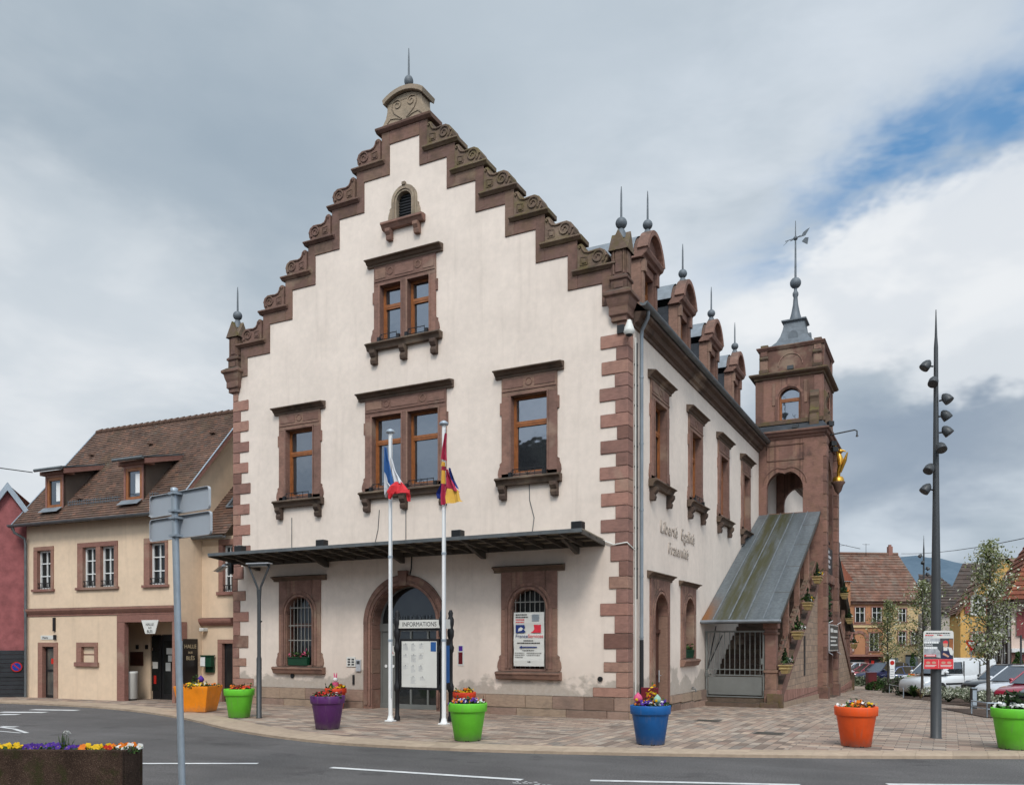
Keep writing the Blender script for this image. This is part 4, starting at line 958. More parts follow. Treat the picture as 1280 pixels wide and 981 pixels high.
sl = MB('black'); sl.box(SIDE, 13.4, 13.75, .75, 2.3, 2.50, 2.52); sl.build('slit_window', s_south)
# ================================================================== canopy and fittings on the front
c = MB('steel_dark', 'canopy_glass', 'gutter'); CU0, CU1, CP = -13.55, -.62, 1.6
def cz(n): return 4.64 + .075 * n
c.face([FRONT.P(CU0, cz(.05) + .1, .05), FRONT.P(CU1, cz(.05) + .1, .05), FRONT.P(CU1, cz(CP) + .1, CP), FRONT.P(CU0, cz(CP) + .1, CP)], 1)
c.face([FRONT.P(CU0, cz(.05) + .13, .05), FRONT.P(CU1, cz(.05) + .13, .05), FRONT.P(CU1, cz(CP) + .13, CP), FRONT.P(CU0, cz(CP) + .13, CP)], 1)
c.box(FRONT, CU0, CU1, cz(CP) + .03, cz(CP) + .125, CP - .02, CP + .03, 2); c.box(FRONT, CU0, CU1, 4.6, 4.74, .0, .1, 0)
k = 22
for i in range(k + 1):
    u = CU0 + (CU1 - CU0 - .06) * i / k
    c.poly([FRONT.P(u, cz(.1) - .03, .1), FRONT.P(u + .06, cz(.1) - .03, .1), FRONT.P(u + .06, cz(CP), CP), FRONT.P(u, cz(CP), CP), FRONT.P(u, cz(.1) + .095, .1), FRONT.P(u + .06, cz(.1) + .095, .1), FRONT.P(u + .06, cz(CP) + .095, CP), FRONT.P(u, cz(CP) + .095, CP)], [(0, 1, 2, 3), (4, 5, 6, 7), (0, 1, 5, 4), (1, 2, 6, 5), (2, 3, 7, 6), (3, 0, 4, 7)])
for n in (.6, 1.1): c.box(FRONT, CU0, CU1, cz(n) + .03, cz(n) + .09, n - .03, n + .03)
for u in (-12.9, -10.0, -7.1, -4.3, -1.4):
    pass
canopy = c.build('canopy', TH); canopy['label'] = 'long dark steel and glass canopy over the ground floor'
for u in (-12.9, -10.0, -7.1, -4.3, -1.4): c = MB('steel_dark'); c.prism(Fr(FRONT.P(u, 0)[:2], -PI / 2), [(0.02, 4.42), (.12, 4.42), (1.1, cz(1.1)), (0.02, 4.6)], -.05, .05); c.build('canopy_bracket', canopy)
for u in (-12.7, -9.35, -4.55, -.95):
    f = MB('black', 'lamp_lens'); f.box(FRONT, u - .15, u + .15, cz(1.0) + .2, cz(1.0) + .42, .95, 1.2); f.box(FRONT, u - .12, u + .12, cz(1.0) + .4, cz(1.0) + .43, .98, 1.17, 1)
    f.tube([FRONT.P(u, cz(1.0) + .14, 1.08), FRONT.P(u, cz(1.0) + .22, 1.08)], .03, 6); f.build('floodlight', canopy, bevel=.015)
f = MB('black', 'galv', 'lamp_lens'); f.tube([FRONT.P(-13.9, 4.62, .6), FRONT.P(-13.0, 4.66, .6)], .035, 6); f.box(FRONT, -13.62, -13.52, 4.3, 4.68, .55, .65)
f.poly([FRONT.P(-13.72, 4.55, .6), FRONT.P(-13.72, 4.55, .95), FRONT.P(-14.05, 4.38, .95), FRONT.P(-14.05, 4.38, .6)], [(0, 1, 2, 3)], 2); f.tube([FRONT.P(-13.7, 4.58, .77), FRONT.P(-14.05, 4.4, .77)], .05, 6, 1); f.build('wall_light', canopy)
f = MB('iron'); f.tube([FRONT.P(-6.76, 4.6, .08), FRONT.P(-6.76, 4.25, .1), FRONT.P(-6.8, 4.05, .12)], .02, 6); f.build('bracket', canopy)
ic = MB('offwhite', 'anthracite', 'aluminium'); ic.box(FRONT, -9.25, -8.9, 1.28, 1.58, 0, .03); ic.box(FRONT, -8.87, -8.69, 1.14, 1.5, 0, .05, 2); ic.box(FRONT, -8.84, -8.72, 1.36, 1.46, .051, .054, 1)
for i in range(3):
    for j in range(2): ic.box(FRONT, -9.2 + j * .15, -9.1 + j * .15, 1.32 + i * .08, 1.37 + i * .08, .03, .034, 1)
ic.build('intercom', TH)
lb = MB('black'); lb.box(FRONT, -9.02, -8.95, .72, 1.02, 0, .03); lb.build('mail_slot', TH); lb = MB('black'); lb.lathe(FRONT.P(-11.47, .95, 0), [(.075, 0), (.075, .03)], 14, axis=(0, -1, 0)); lb.build('wall_vent', TH); lb = MB('black'); lb.lathe(FRONT.P(-.75, 1.05, 0), [(.07, 0), (.07, .05)], 12, axis=(0, -1, 0)); lb.build('wall_vent', TH)
pq = MB('offwhite', 'petal_violet', 'petal_darkred'); pq.box(FRONT, -5.2, -4.99, 1.36, 1.95, 0, .015); pq.box(FRONT, -5.16, -5.03, 1.78, 1.93, .016, .018, 1); pq.box(FRONT, -5.17, -5.03, 1.4, 1.75, .016, .018, 2); pq.build('info_plaque', TH)
cm = MB('black', 'offwhite'); cm.box(FRONT, -.25, -.05, 10.18, 10.4, .035, .09); cm.tube([FRONT.P(-.05, 10.3, .06), FRONT.P(.12, 10.4, .15)], .025, 6, 1); cm.lathe(FRONT.P(.12, 10.08, .18), [(.05, .36), (.07, .3), (.1, .22), (.14, .1), (.15, .05), (.1, -.02)], 14, 1); cm.lathe(FRONT.P(.12, 10.0, .18), [(.02, 0), (.09, .04), (.1, .09)], 12); cm.build('security_camera', TH)
for pts in ([(-8.0, 6.1), (-8.05, 5.5), (-8.2, 4.95)], [(-7.02, 6.4), (-7.02, 4.95)], [(-2.87, 6.44), (-2.86, 6.0), (-2.72, 5.5), (-2.8, 4.95)], [(-11.5, 6.1), (-11.5, 5.0)]): wr = MB('gutter'); wr.tube([FRONT.P(u, z, .01) for u, z in pts], .012, 4); wr.build('cable', TH)
# wall lettering
M['letter'] = simple('weathered pale lettering', (.42, .36, .31), .7, var=.2, vs=5)
t1 = text('lettering', 'Liberté', SIDE, 2.85, 5.28, .015, .52, 'letter', TH, depth=.03, sx=1.18)
t3 = text('lettering', 'Egalité', SIDE, 5.0, 5.28, .015, .52, 'letter', TH, depth=.03, sx=1.18)
t2 = text('lettering', 'Fraternité', SIDE, 3.65, 4.72, .015, .5, 'letter', TH, depth=.03, sx=1.1)
tp = MB('gutter'); tp.tube([SIDE.P(6.1, .52, .05), SIDE.P(6.1, .52, .18), SIDE.P(6.1, .42, .2)], .02, 6); tp.tube([SIDE.P(6.0, .57, .1), SIDE.P(6.2, .57, .1)], .015, 5); tp.build('outdoor_tap', TH)
# banner on the window bars
bn = MB('offwhite', 'petal_violet', 'petal_red', 'iron', 'galv')
N = 10
for i in range(N):
    za = 1.37 + 1.5 * i / N; zb = 1.37 + 1.5 * (i + 1) / N; w0 = .012 * math.sin(i * 1.7); w1 = .012 * math.sin((i + 1) * 1.7)
    bn.face([FRONT.P(-3.31, za, .1 + w0), FRONT.P(-2.37, za, .1 + w0 * .5), FRONT.P(-2.37, zb, .1 + w1 * .5), FRONT.P(-3.31, zb, .1 + w1)])
blue = simple('banner blue', (.012, .03, .15), .6); redm = simple('banner red', (.62, .03, .05), .6)
bn.mats[1] = blue; bn.mats[2] = redm
bn.prism(FRONT, [(-3.24, 2.3), (-2.98, 2.3), (-2.93, 2.33), (-3.0, 2.4), (-2.95, 2.44), (-2.97, 2.52), (-3.24, 2.52)], .118, .12, 1)
bn.prism(FRONT, [(-3.17, 2.34), (-3.06, 2.36), (-3.0, 2.42), (-3.08, 2.46), (-3.15, 2.42)], .121, .122, 0)
bn.prism(FRONT, [(-2.76, 2.3), (-2.46, 2.3), (-2.46, 2.52), (-2.68, 2.52), (-2.66, 2.4), (-2.7, 2.34), (-2.76, 2.32)], .118, .12, 2)
bn.prism(FRONT, [(-3.13, 1.9), (-3.05, 1.945), (-3.05, 1.915), (-2.58, 1.915), (-2.58, 1.885), (-3.05, 1.885), (-3.05, 1.855)][::-1], .118, .12, 1)
for u, z, wd, h, mi in ((-3.24, 2.79, .34, .03, 3), (-3.24, 2.72, .38, .03, 3), (-3.24, 2.65, .28, .03, 2), (-3.24, 2.58, .26, .03, 2), (-3.0, 2.07, .3, .025, 3), (-3.2, 2.0, .72, .03, 3), (-3.03, 1.8, .38, .022, 3), (-3.27, 1.73, .3, .015, 3), (-2.9, 1.73, .45, .015, 3), (-3.27, 1.67, .3, .015, 3), (-2.9, 1.67, .4, .015, 3), (-3.27, 1.61, .26, .015, 3), (-2.87, 1.48, .1, .03, 3)):
    x = u
    while x < u + wd - .01: l = R.uniform(.02, .06); bn.box(FRONT, x, min(x + l, u + wd), z, z + h, .118, .1195, mi); x += l + .012
for i in range(5): bn.box(FRONT, -2.74, -2.48 - R.uniform(0, .06), 2.62 + i * .04, 2.645 + i * .04, .118, .119, 4)
banner = bn.build('banner'); tag(banner, 'white printed banner hung over the barred window right of the entrance', 'banner')
text('lettering', 'France', FRONT, -3.25, 2.16, .12, .145, blue, banner, depth=.003); text('lettering', 'Services', FRONT, -2.86, 2.16, .12, .145, redm, banner, depth=.003)

def planter_box(fr, u0, u1, z, n, label, cat='flower box', name='flower_box', mat='green_box', flowers=('petal_darkred',), grp=None, h=.24, d=.18):
    p = fr.P((u0 + u1) / 2, z, n); t = thing(name, p, label, cat, grp)
    m = MB(mat); m.profile(fr, [(n - d / 2 + .02, z), (n + d / 2 - .03, z), (n + d / 2, z + h), (n + d / 2 + .02, z + h), (n + d / 2 + .02, z + h + .03), (n - d / 2, z + h + .03)], u0, u1)
    m.build('box', t, bevel=.008)
    f = MB('leaf', 'leaf_dark', *flowers)
    for i in range(90):
        mi = R.choice((0, 1, 1, 0) + tuple(range(2, 2 + len(flowers)))); f.leaf(fr.P(R.uniform(u0 + .03, u1 - .03), z + h + abs(R.gauss(.06, .07)), n + R.gauss(0, d * .3)), R.uniform(.05, .1), mi)
    f.build('flowers', t); return t
planter_box(FRONT, -11.6, -10.8, 1.29, .02, 'dark green flower box behind the bars of the left arched window', flowers=('petal_pink',))
planter_box(SIDE, 5.4, 6.3, 1.53, -.0, 'dark green flower box in the arched window of the side wall', flowers=('petal_darkred',))
M['straw'] = simple('straw coloured plastic', (.36, .26, .11), .7, obj=True, var=.2, vs=9)
def hang_box(y, z, label, fl, lit=1.0):
    p = (2.66, y, z); t = thing('hanging_flower_box', p, label, 'flower box', 'straw coloured flower boxes hung along the stair railings')
    m = MB('straw'); x, yy, zz = p
    v = [(x - .17, yy - .33, zz), (x + .17, yy - .33, zz), (x + .17, yy + .33, zz), (x - .17, yy + .33, zz)]
    prof = [(-.05, .0), (0, .14), (.03, .15), (.03, .2), (.0, .2), (.05, .3), (.06, .26), (.06, .29)]
    m.ringrect(x - .14, x + .14, yy - .28, yy + .28, [(a, zz + b - .06) for a, b in prof]); m.build('box', t, bevel=.006)
    f = MB('leaf_dark', 'leaf', 'petal_' + fl, 'petal_white')
    for i in range(60): f.leaf((x + R.gauss(0, .1), yy + R.gauss(.05, .16), zz + .3 + abs(R.gauss(.05, .1))), R.uniform(.06, .13), R.choice((0, 0, 0, 1)))
    for i in range(70): a = R.uniform(0, 1); f.leaf((x + R.gauss(0, .06 * (1 - a)), yy - .08 + R.gauss(0, .07 * (1 - a * .8)), zz + .3 + a * .5), R.uniform(.05, .09), 0)
    for i in range(14): f.leaf((x + .12 + R.gauss(0, .05), yy + R.gauss(.12, .1), zz + .34 + R.uniform(0, .1)), .08, 2 if i % 3 else 3)
    f.build('flowers', t)
for (y, z), lb, fl in zip(((8.3, 1.05), (10.85, 2.2), (13.4, 3.36), (16.1, 4.56)), ('lowest straw flower box beside the grey gate pillar', 'second straw flower box up from the grey gate', 'third straw flower box up, with yellow flowers', 'topmost straw flower box of the near stair, against the tower pier'), ('white', 'white', 'yellow', 'yellow')): hang_box(y, z, lb, fl)
for (y, z), lb in zip(((26.4, 4.4), (29.0, 3.15), (31.6, 1.75)), ('topmost straw flower box of the far stair beyond the tower', 'middle straw flower box of the far stair', 'lowest straw flower box of the far stair')): hang_box(y, z, lb, 'orange')

# ================================================================== THE OLD MARKET HALL (left)
LH = thing('market_hall', HALL.P(-3.6, 0), 'cream rendered house with brown tiled roof and two dormers left of the town hall', 'house')
w = MB('cream')
hh = [(-6.88, -6.14, 3.98, 5.42), (-4.45, -3.78, 4.0, 5.42), (-3.55, -2.87, 4.0, 5.42), (-1.16, -.44, 3.98, 5.42), (-6.6, -5.95, -.2, 1.9), (-4.55, -3.84, 1.3, 1.9), (-2.35, -.06, -.2, 2.73)]
ins = lambda u, z: not any(a < u < b and c < z < d for a, b, c, d in hh)
wall_mesh(w, HALL, [-7.5, 0] + [h[0] for h in hh] + [h[1] for h in hh], [-.3, 6.35] + [h[2] for h in hh] + [h[3] for h in hh], ins)
P = HALL.P; DV = 6.6; RV = 3.2; RZ = 10.62                                                       # depth, ridge offset, ridge height
w.face([P(0, -.3, 0), P(0, -.3, -DV), P(0, 6.35, -DV), P(0, RZ - .15, -RV), P(0, 6.35, 0)]); w.face([P(-7.5, -.3, 0), P(-7.5, -.3, -DV), P(-7.5, 6.35, -DV), P(-7.5, RZ - .15, -RV), P(-7.5, 6.35, 0)])
# set-back wing on the right
wg = [(.98, 1.41, 3.76, 5.4), (.9, 1.41, -.2, 2.02)]
WV = 1.2; WF = HALL.off(0, -WV)
wall_mesh(w, WF, [0, 1.46] + [h[0] for h in wg] + [h[1] for h in wg], [-.3, 5.7] + [h[2] for h in wg] + [h[3] for h in wg], lambda u, z: not any(a < u < b and c < z < d for a, b, c, d in wg))
# recessed porch
w.box(HALL, -4.0, -2.36, -.2, 2.9, -1.3, -1.2); w.box(HALL, -2.36, .0, 2.3, 2.9, -1.3, -1.2); w.face([P(-4.0, -.2, -1.2), P(-4.0, -.2, -.1), P(-4.0, 2.9, -.1), P(-4.0, 2.9, -1.2)]); w.face([P(-4, 2.9, -1.2), P(0, 2.9, -1.2), P(0, 2.9, -.1), P(-4, 2.9, -.1)])
w.face([P(-4.0, -.2, -.12), P(-2.72, -.2, -.12), P(-2.72, 2.9, -.12), P(-4.0, 2.9, -.12)])
w.build('wall', LH)
# stone trim
s = MB('cream_stone')
s.profile(HALL, [(-.02, 3.07), (.05, 3.07), (.1, 3.14), (.14, 3.2), (.14, 3.27), (-.02, 3.3)], -7.5, .02); s.box(HALL, -7.5, 0, 3.0, 3.068, -.02, .035)
s.box(HALL, -2.72, 0, 2.735, 2.998, -.15, .04); s.box(HALL, -2.72, -2.35, -.1, 2.735, -.15, .04); s.box(HALL, -.1, .03, -.1, 2.735, -.5, .042)
s.profile(WF, [(-.02, 2.62), (.08, 2.62), (.16, 2.72), (.18, 2.78), (.18, 2.86), (-.02, 2.9)], -.05, 1.45)
s.build('string_course', LH, bevel=.008)
def hall_window(fr, u0, u1, z0, z1, ops, zo0, zo1, kind='window', sill=True, label=None, lights=True, guard_=True):
    m = MB('cream_stone'); e = [u0] + [q for o in ops for q in o] + [u1]
    for a, b in zip(e[::2], e[1::2]): m.box(fr, a, b, z0, zo1, -.16, .04)
    m.box(fr, u0, u1, zo1, z1, -.16, .04)
    if sill: m.box(fr, u0 - .06, u1 + .06, z0 - .02, zo0, -.16, .09)
    o = m.build(kind, LH, bevel=.008)
    if label: o['label'] = label
    if lights:
        for a, b in ops:
            sash(fr, o, a, b, zo0, zo1, -.1, tr=0, t=.06, mat='white_frame', pane='glass_dim', vert=1, horiz=(.34, .67))
            if guard_:
                g = MB('iron'); g.tube([fr.P(a, zo0 + .22, .0), fr.P(b, zo0 + .22, .0)], .015, 5); g.tube([fr.P(a, zo0 + .06, .0), fr.P(b, zo0 + .06, .0)], .015, 5)
                for i in range(5): g.tube([fr.P(a + (b - a) * (i + .5) / 5, zo0, 0), fr.P(a + (b - a) * (i + .5) / 5, zo0 + .22, 0)], .01, 4)
                g.build('window_guard', o)
    return o
hall_window(HALL, -7.08, -6.0, 3.93, 5.57, [(-6.88, -6.14)], 4.0, 5.42); hall_window(HALL, -4.73, -2.7, 3.93, 5.6, [(-4.45, -3.78), (-3.55, -2.87)], 4.0, 5.43, label='double white casement window'); hall_window(HALL, -1.43, -.32, 3.93, 5.6, [(-1.16, -.44)], 4.0, 5.42)
hall_window(WF, .78, 1.45, 3.68, 5.58, [(.98, 1.42)], 3.78, 5.38)
sw = hall_window(HALL, -4.78, -3.7, 1.2, 2.04, [(-4.53, -3.86)], 1.33, 1.88, lights=False, label='small blind window with a shutter')
bw = MB('cream', 'cream_stone'); bw.box(HALL, -4.56, -3.84, 1.3, 1.9, -.12, -.08); bw.box(HALL, -4.53, -3.86, 1.6, 1.63, -.08, -.06, 1); bw.build('shutter', sw)
d1 = hall_window(HALL, -6.84, -5.78, -.1, 2.04, [(-6.6, -5.98)], -.09, 1.88, 'door', False, 'narrow glazed door on the left', False)
g = MB('black', 'glass_room', 'petal_red'); g.box(HALL, -6.6, -5.98, -.1, 1.9, -.15, -.12); g.box(HALL, -6.5, -6.08, .1, .95, -.12, -.115, 1); g.box(HALL, -6.5, -6.08, 1.05, 1.8, -.12, -.115, 1); g.box(HALL, -6.3, -6.16, 1.25, 1.45, -.114, -.112, 2); g.build('door_leaf', d1)
d2 = hall_window(WF, .74, 1.45, -.1, 2.14, [(.94, 1.42)], -.09, 2.0, 'door', False, 'dark glazed door beside the town hall corner', False)
g = MB('black', 'glass_dim'); g.box(WF, .94, 1.42, -.1, 2.02, -.14, -.1); g.box(WF, 1.05, 1.41, .3, 1.85, -.1, -.095, 1); g.build('door_leaf', d2)
g = MB('black', 'glass_dim', 'offwhite', 'petal_red'); FB = HALL.off(0, -1.2)
for a, b in ((-2.46, -1.95), (-1.9, -1.15), (-1.12, -.1)):
    g.box(FB, a, b, -.05, 2.33, -.06, 0)
for a, b, c_, e in ((-2.4, -2.05, 1.85, 2.25), (-2.4, -2.05, 1.35, 1.75), (-2.4, -2.05, .3, 1.2), (-1.8, -1.25, .2, 2.1), (-1.0, -.2, .2, 2.1)): g.box(FB, a, b, c_, e, .001, .006, 1)
for a, b, c_, e, mi in ((-2.36, -2.1, 1.1, 1.34, 2), (-1.68, -1.4, 1.62, 1.84, 2), (-1.6, -1.42, 1.36, 1.58, 2), (-1.72, -1.48, 1.02, 1.32, 2), (-1.4, -1.2, .85, 1.2, 2), (-2.3, -2.18, .55, .85, 3)): g.box(FB, a, b, c_, e, .007, .009, mi)
pd = g.build('door', LH, bevel=.006); pd['label'] = 'black glazed entrance doors inside the porch'
g = MB('wood_dark', 'iron'); g.box(FB, -3.47, -2.83, 1.2, 1.7, 0, .03); 
for u in (-3.1, -2.63): g.box(FB, u - .04, u + .04, 1.8, 1.95, 0, .07, 1)
g.build('notice_panel', LH)
sg = MB('offwhite'); sg.prism(HALL, [(-.86, 2.33), (-.69, 2.8), (-1.5, 2.8), (-1.31, 2.33)], .045, .075)
ks = sg.build('entrance_sign', LH, bevel=.008); ks['label'] = 'white wedge shaped entrance sign'
for st_, z in (('HALLE', 2.61), ('AUX', 2.51), ('BLÉS', 2.37)): text('lettering', st_, HALL, -1.09, z, .078, .13 if st_ != 'AUX' else .08, 'iron', ks, 'CENTER', .004)
SD = Fr(HALL.P(0, 0)[:2], math.radians(92.5))
sg = MB('black_board'); sg.box(SD, .3, .97, -.05, 2.16, 0, .04); sb = sg.build('wall_sign', LH, bevel=.006); sb['label'] = 'tall black sign board with gold lettering'
M['cream_letter'] = simple('cream lettering', (.5, .4, .25), .5)
for st_, z, s_ in (('HALLE', 1.84, .19), ('AUX', 1.66, .1), ('BLÉS', 1.44, .19)): text('lettering', st_, SD, .63, z, .043, s_, 'cream_letter', sb, 'CENTER', .004)
ae = MB('green_box', 'white_paint'); ae.box(WF, .2, .66, 1.2, 1.56, .1, .26); ae.box(WF, .18, .4, 1.22, 1.54, .261, .268, 1); ae.box(WF, .2, .66, 1.56, 1.6, .05, .3); ae.box(WF, .25, .6, 1.0, 1.2, 0, .1)
ae.build('wall_cabinet', LH, bevel=.02)
m = MB('offwhite'); m.box(WF, .1, .28, 2.42, 2.54, 0, .25); m.build('security_camera', LH, bevel=.015)
m = MB('offwhite', 'iron'); m.box(HALL, -6.7, -5.85, 2.15, 2.3, .0, .02); m.box(HALL, -5.98, -5.84, 2.14, 2.32, .021, .05, 1); m.box(HALL, -6.0, -5.9, 2.45, 2.95, .0, .06, 1); 
a_ = m.build('name_plate', LH)
text('lettering', 'Mairie', HALL, -6.6, 2.18, .022, .12, 'iron', a_)
M['cheek'] = simple('brown sheet cladding', (.085, .062, .048), .7)
# roof
def tiled(mb, a, b, c_, d_, rows, mi=0, lift=.03):
    """rows of tiles as overlapping strips; a-b eave, d-c ridge"""
    a, b, c_, d_ = map(Vector, (a, b, c_, d_)); nrm = (b - a).cross(d_ - a).normalized()
    if nrm.z < 0: nrm = -nrm
    e = (b - a).normalized(); L = ((d_ - a) - e * (d_ - a).dot(e)).length
    for i in range(rows):
        t0, t1 = i / rows, (i + 1) / rows
        p0, p1 = a.lerp(d_, t0) + nrm * lift, b.lerp(c_, t0) + nrm * lift; q0, q1 = a.lerp(d_, t1), b.lerp(c_, t1)
        uv = [((v_ - a).dot(e), L * t) for v_, t in ((p0, t0), (p1, t0), (q1, t1), (q0, t1))]
        mb.face([p0, p1, q1, q0], mi, uv)
        l0, l1 = a.lerp(d_, t0) - nrm * .01, b.lerp(c_, t0) - nrm * .01
        mb.face([l0, l1, p1, p0], mi, [(uv[0][0], L * t0), (uv[1][0], L * t0), (uv[1][0], L * t0 + .01), (uv[0][0], L * t0 + .01)])
t = MB('tile'); ez = 6.42
sv = (RZ - ez) / (RV + .4)
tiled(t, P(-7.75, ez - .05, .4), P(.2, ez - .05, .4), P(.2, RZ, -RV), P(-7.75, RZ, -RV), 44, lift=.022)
t.face([P(-7.75, RZ, -RV), P(.2, RZ, -RV), P(.2, ez, -DV - .4), P(-7.75, ez, -DV - .4)], 0, [(0, 0), (8, 0), (8, 5.5), (0, 5.5)])
u = -7.7
while u < .2: t.tube([P(u, RZ + .0, -RV), P(u + .34, RZ + .02, -RV)], [.085, .11], 8); u += .32
tiled(t, WF.P(0.0, 5.72, .35), WF.P(1.42, 5.72, .35), WF.P(1.42, 8.7, -2.4), WF.P(0.0, 8.7, -2.4), 29, lift=.022)
for u, q in ((-6.6, .7), (-3.6, .74), (-.6, .77), (-2.5, .26), (-5.0, .2)):
    v_ = .4 - q * (RV + .4); t.prism(HALL.off(0, v_ + .02), [(u - .12, ez + q * (RZ - ez) + .0), (u + .12, ez + q * (RZ - ez)), (u, ez + q * (RZ - ez) + .16)], -.2, .1)
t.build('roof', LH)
t = MB('white_paint', 'cream_stone')                                                      # verge boards
for u, sgn in ((.2, 1), (-7.75, -1)):
    t = MB('galv', 'cream_stone')
    for zt, zb, mi, ou in ((.035, .01, 0, .01), (.0, -.2, 1, .0)):
        q = [P(u, ez - .05 + zt, .42), P(u, RZ + zt, -RV), P(u, RZ + zb, -RV), P(u, ez - .05 + zb, .42)]; q2 = [P(u + sgn * (.05 + ou), ez - .05 + zt, .42), P(u + sgn * (.05 + ou), RZ + zt, -RV), P(u + sgn * (.05 + ou), RZ + zb, -RV), P(u + sgn * (.05 + ou), ez - .05 + zb, .42)]
        t.poly(q + q2, [(0, 1, 2, 3), (4, 5, 6, 7), (0, 1, 5, 4), (3, 2, 6, 7), (0, 4, 7, 3), (1, 2, 6, 5)], mi)
    t.build('verge', LH)
gt = MB('gutter'); gp = [(.45 + .1 * math.cos(t_), 6.38 + .1 * math.sin(t_)) for t_ in [PI + j * PI / 8 for j in range(9)]] + [(.54, 6.38), (.45, 6.34), (.36, 6.38)]
gt.profile(HALL, gp, -7.85, .15); gt.profile(WF, [(a - .02, b - .72) for a, b in gp], -.2, 1.42)
gt.tube([P(-7.65, 6.3, .45), P(-7.62, 6.1, .4), P(-7.45, 5.9, .12), P(-7.42, 5.7, .1), P(-7.42, .0, .1)], .05, 8); gt.build('gutter', LH)
sn = None                                                                            # snow guards
for u0, u1 in ((-5.4, -2.75), (-1.3, -.9)): 
    sn = MB('lead')
    for j in range(2): sn.tube([P(u0, ez + .62 + .1 * j, -.12), P(u1, ez + .62 + .1 * j, -.12)], .015, 5)
    k = int((u1 - u0) / .12)
    for i in range(k): sn.tube([P(u0 + i * .12, ez + .52, -.12), P(u0 + i * .12, ez + .78, -.12)], .012, 4)
    sn.build('snow_guard', LH)
for u0, u1, lb in ((-6.58, -5.6, 'left dormer'), (-2.52, -1.56, 'right dormer')):
    m = MB('wood', 'cream_stone', 'gutter', 'tile', 'cheek'); fv = -.08; FD = HALL.off(0, fv)
    zb, zt = ez + (.4 - fv) * sv - .05, 8.2
    m.box(FD, u0, u0 + .09, zb, zt, -.1, .0, 1); m.box(FD, u1 - .09, u1, zb, zt, -.1, .0, 1); m.box(FD, u0 + .09, u1 - .09, zt - .1, zt, -.1, .0, 1)
    m.box(FD, u0 - .2, u1 + .2, zt, zt + .14, -.3, .08, 1)
    br = (8.42 - ez) / sv - .4; rb = .75; rv = ((9.0 - ez) / sv - .4)
    for uu in (u0, u1):                                                                     # cheeks
        m.face([P(uu, zb, fv), P(uu, zt, fv), P(uu, 8.62, -((8.62 - ez) / sv - .4)),], 4)
    q = [FD.P(u0 - .14, 8.36, .25), FD.P(u1 + .28, 8.36, .25), P(u1 + .28, 8.78, -((8.78 - ez) / sv - .4)), P(u0 - .14, 8.78, -((8.78 - ez) / sv - .4))]
    m.face(q, 4); m.face([(a, b, c_ + .05) for a, b, c_ in q], 4)
    for i, j in ((0, 1), (1, 2), (3, 0)): m.face([q[i], q[j], (q[j][0], q[j][1], q[j][2] + .05), (q[i][0], q[i][1], q[i][2] + .05)], 2)
    rbq = [P(u1 + .26, zt + .1, fv), q[2]]
    m.face([FD.P(u1 + .27, 8.34, .2), FD.P(u1 + .27, 8.16, .2), P(u1 + .27, 8.58, -((8.62 - ez) / sv - .4)), q[2]], 1)
    m.tube([FD.P(u0 - .18, 8.35, .3), FD.P(u1 + .3, 8.35, .3)], .06, 8, 2)
    dmo = m.build('dormer', LH); dmo['label'] = lb + ' with brown cheeks and timber window'
    sash(FD, dmo, u0 + .09, u1 - .09, zb + .06, zt - .1, -.02, tr=0, t=.11, pane='glass'); cu = MB('white_paint'); cu.box(FD, (u0 + u1) / 2 + .02, u1 - .25, zb + .3, zt - .3, -.069, -.066); cu.build('curtain', dmo)
    ld = MB('zinc'); ld.face([FD.P(u0 - .02, zb + .06, .06), FD.P(u1 + .02, zb + .06, .06), FD.P(u1 + .02, zb - .14, .3), FD.P(u0 - .02, zb - .14, .3)]); ld.build('flashing', dmo)
cb = MB('iron'); cb.tube([P(-6.9, 8.3, .2), (-19.5, -9.2, 7.4), (-24, -14, 7.6)], .018, 5); cbo = cb.build('overhead_wire'); tag(cbo, 'black overhead wire running to the left dormer', 'wire')
# skylight on the wing roof
sk = MB('lead', 'glass'); sz = lambda v_: 5.72 + (v_ + .35) * (8.7 - 5.72) / 2.75
q = [WF.P(.55, sz(.6) + .06, -.6), WF.P(1.38, sz(.6) + .06, -.6), WF.P(1.38, sz(1.5) + .06, -1.5), WF.P(.55, sz(1.5) + .06, -1.5)]
sk.face(q, 1); 
for i in range(4): sk.tube([q[i], q[(i + 1) % 4]], .05, 4)
sk.build('skylight', LH)

# ---- red house and black fence further left
RH = thing('red_house', HALL.P(-11, 0), 'red rendered gable house with an orange tiled roof at the left edge', 'house')
w = MB('red_wall'); f3 = Fr(HALL.P(-7.62, 0, -.35)[:2], math.radians(48))
AU, AZ = -.82, 7.95; EU, EZ = .15, 6.55; LU, LZ = -3.2, AZ - 2.38 * 1.55
w.face([f3.P(LU, -.3), f3.P(EU, -.3), f3.P(EU, EZ), f3.P(AU, AZ - .1), f3.P(LU, LZ)]); w.face([f3.P(-9, -.3, -.5), f3.P(LU, -.3, -.5), f3.P(LU, 6.2, -.5), f3.P(-9, 6.2, -.5)])
w.build('wall', RH)
r_ = MB('tile_red', 'galv')
tiled(r_, f3.P(EU + .1, EZ - .15, .15), f3.P(EU + .1, EZ - .15, -7), f3.P(AU, AZ, -7), f3.P(AU, AZ, .15), 14); tiled(r_, f3.P(LU - .1, LZ - .15, .15), f3.P(LU - .1, LZ - .15, -7), f3.P(AU, AZ, -7), f3.P(AU, AZ, .15), 14)
tiled(r_, f3.P(-9, 5.4, -.2), f3.P(AU, 5.4, -.2), f3.P(AU, AZ - .1, -2.6), f3.P(-9, AZ - .1, -2.6), 14)
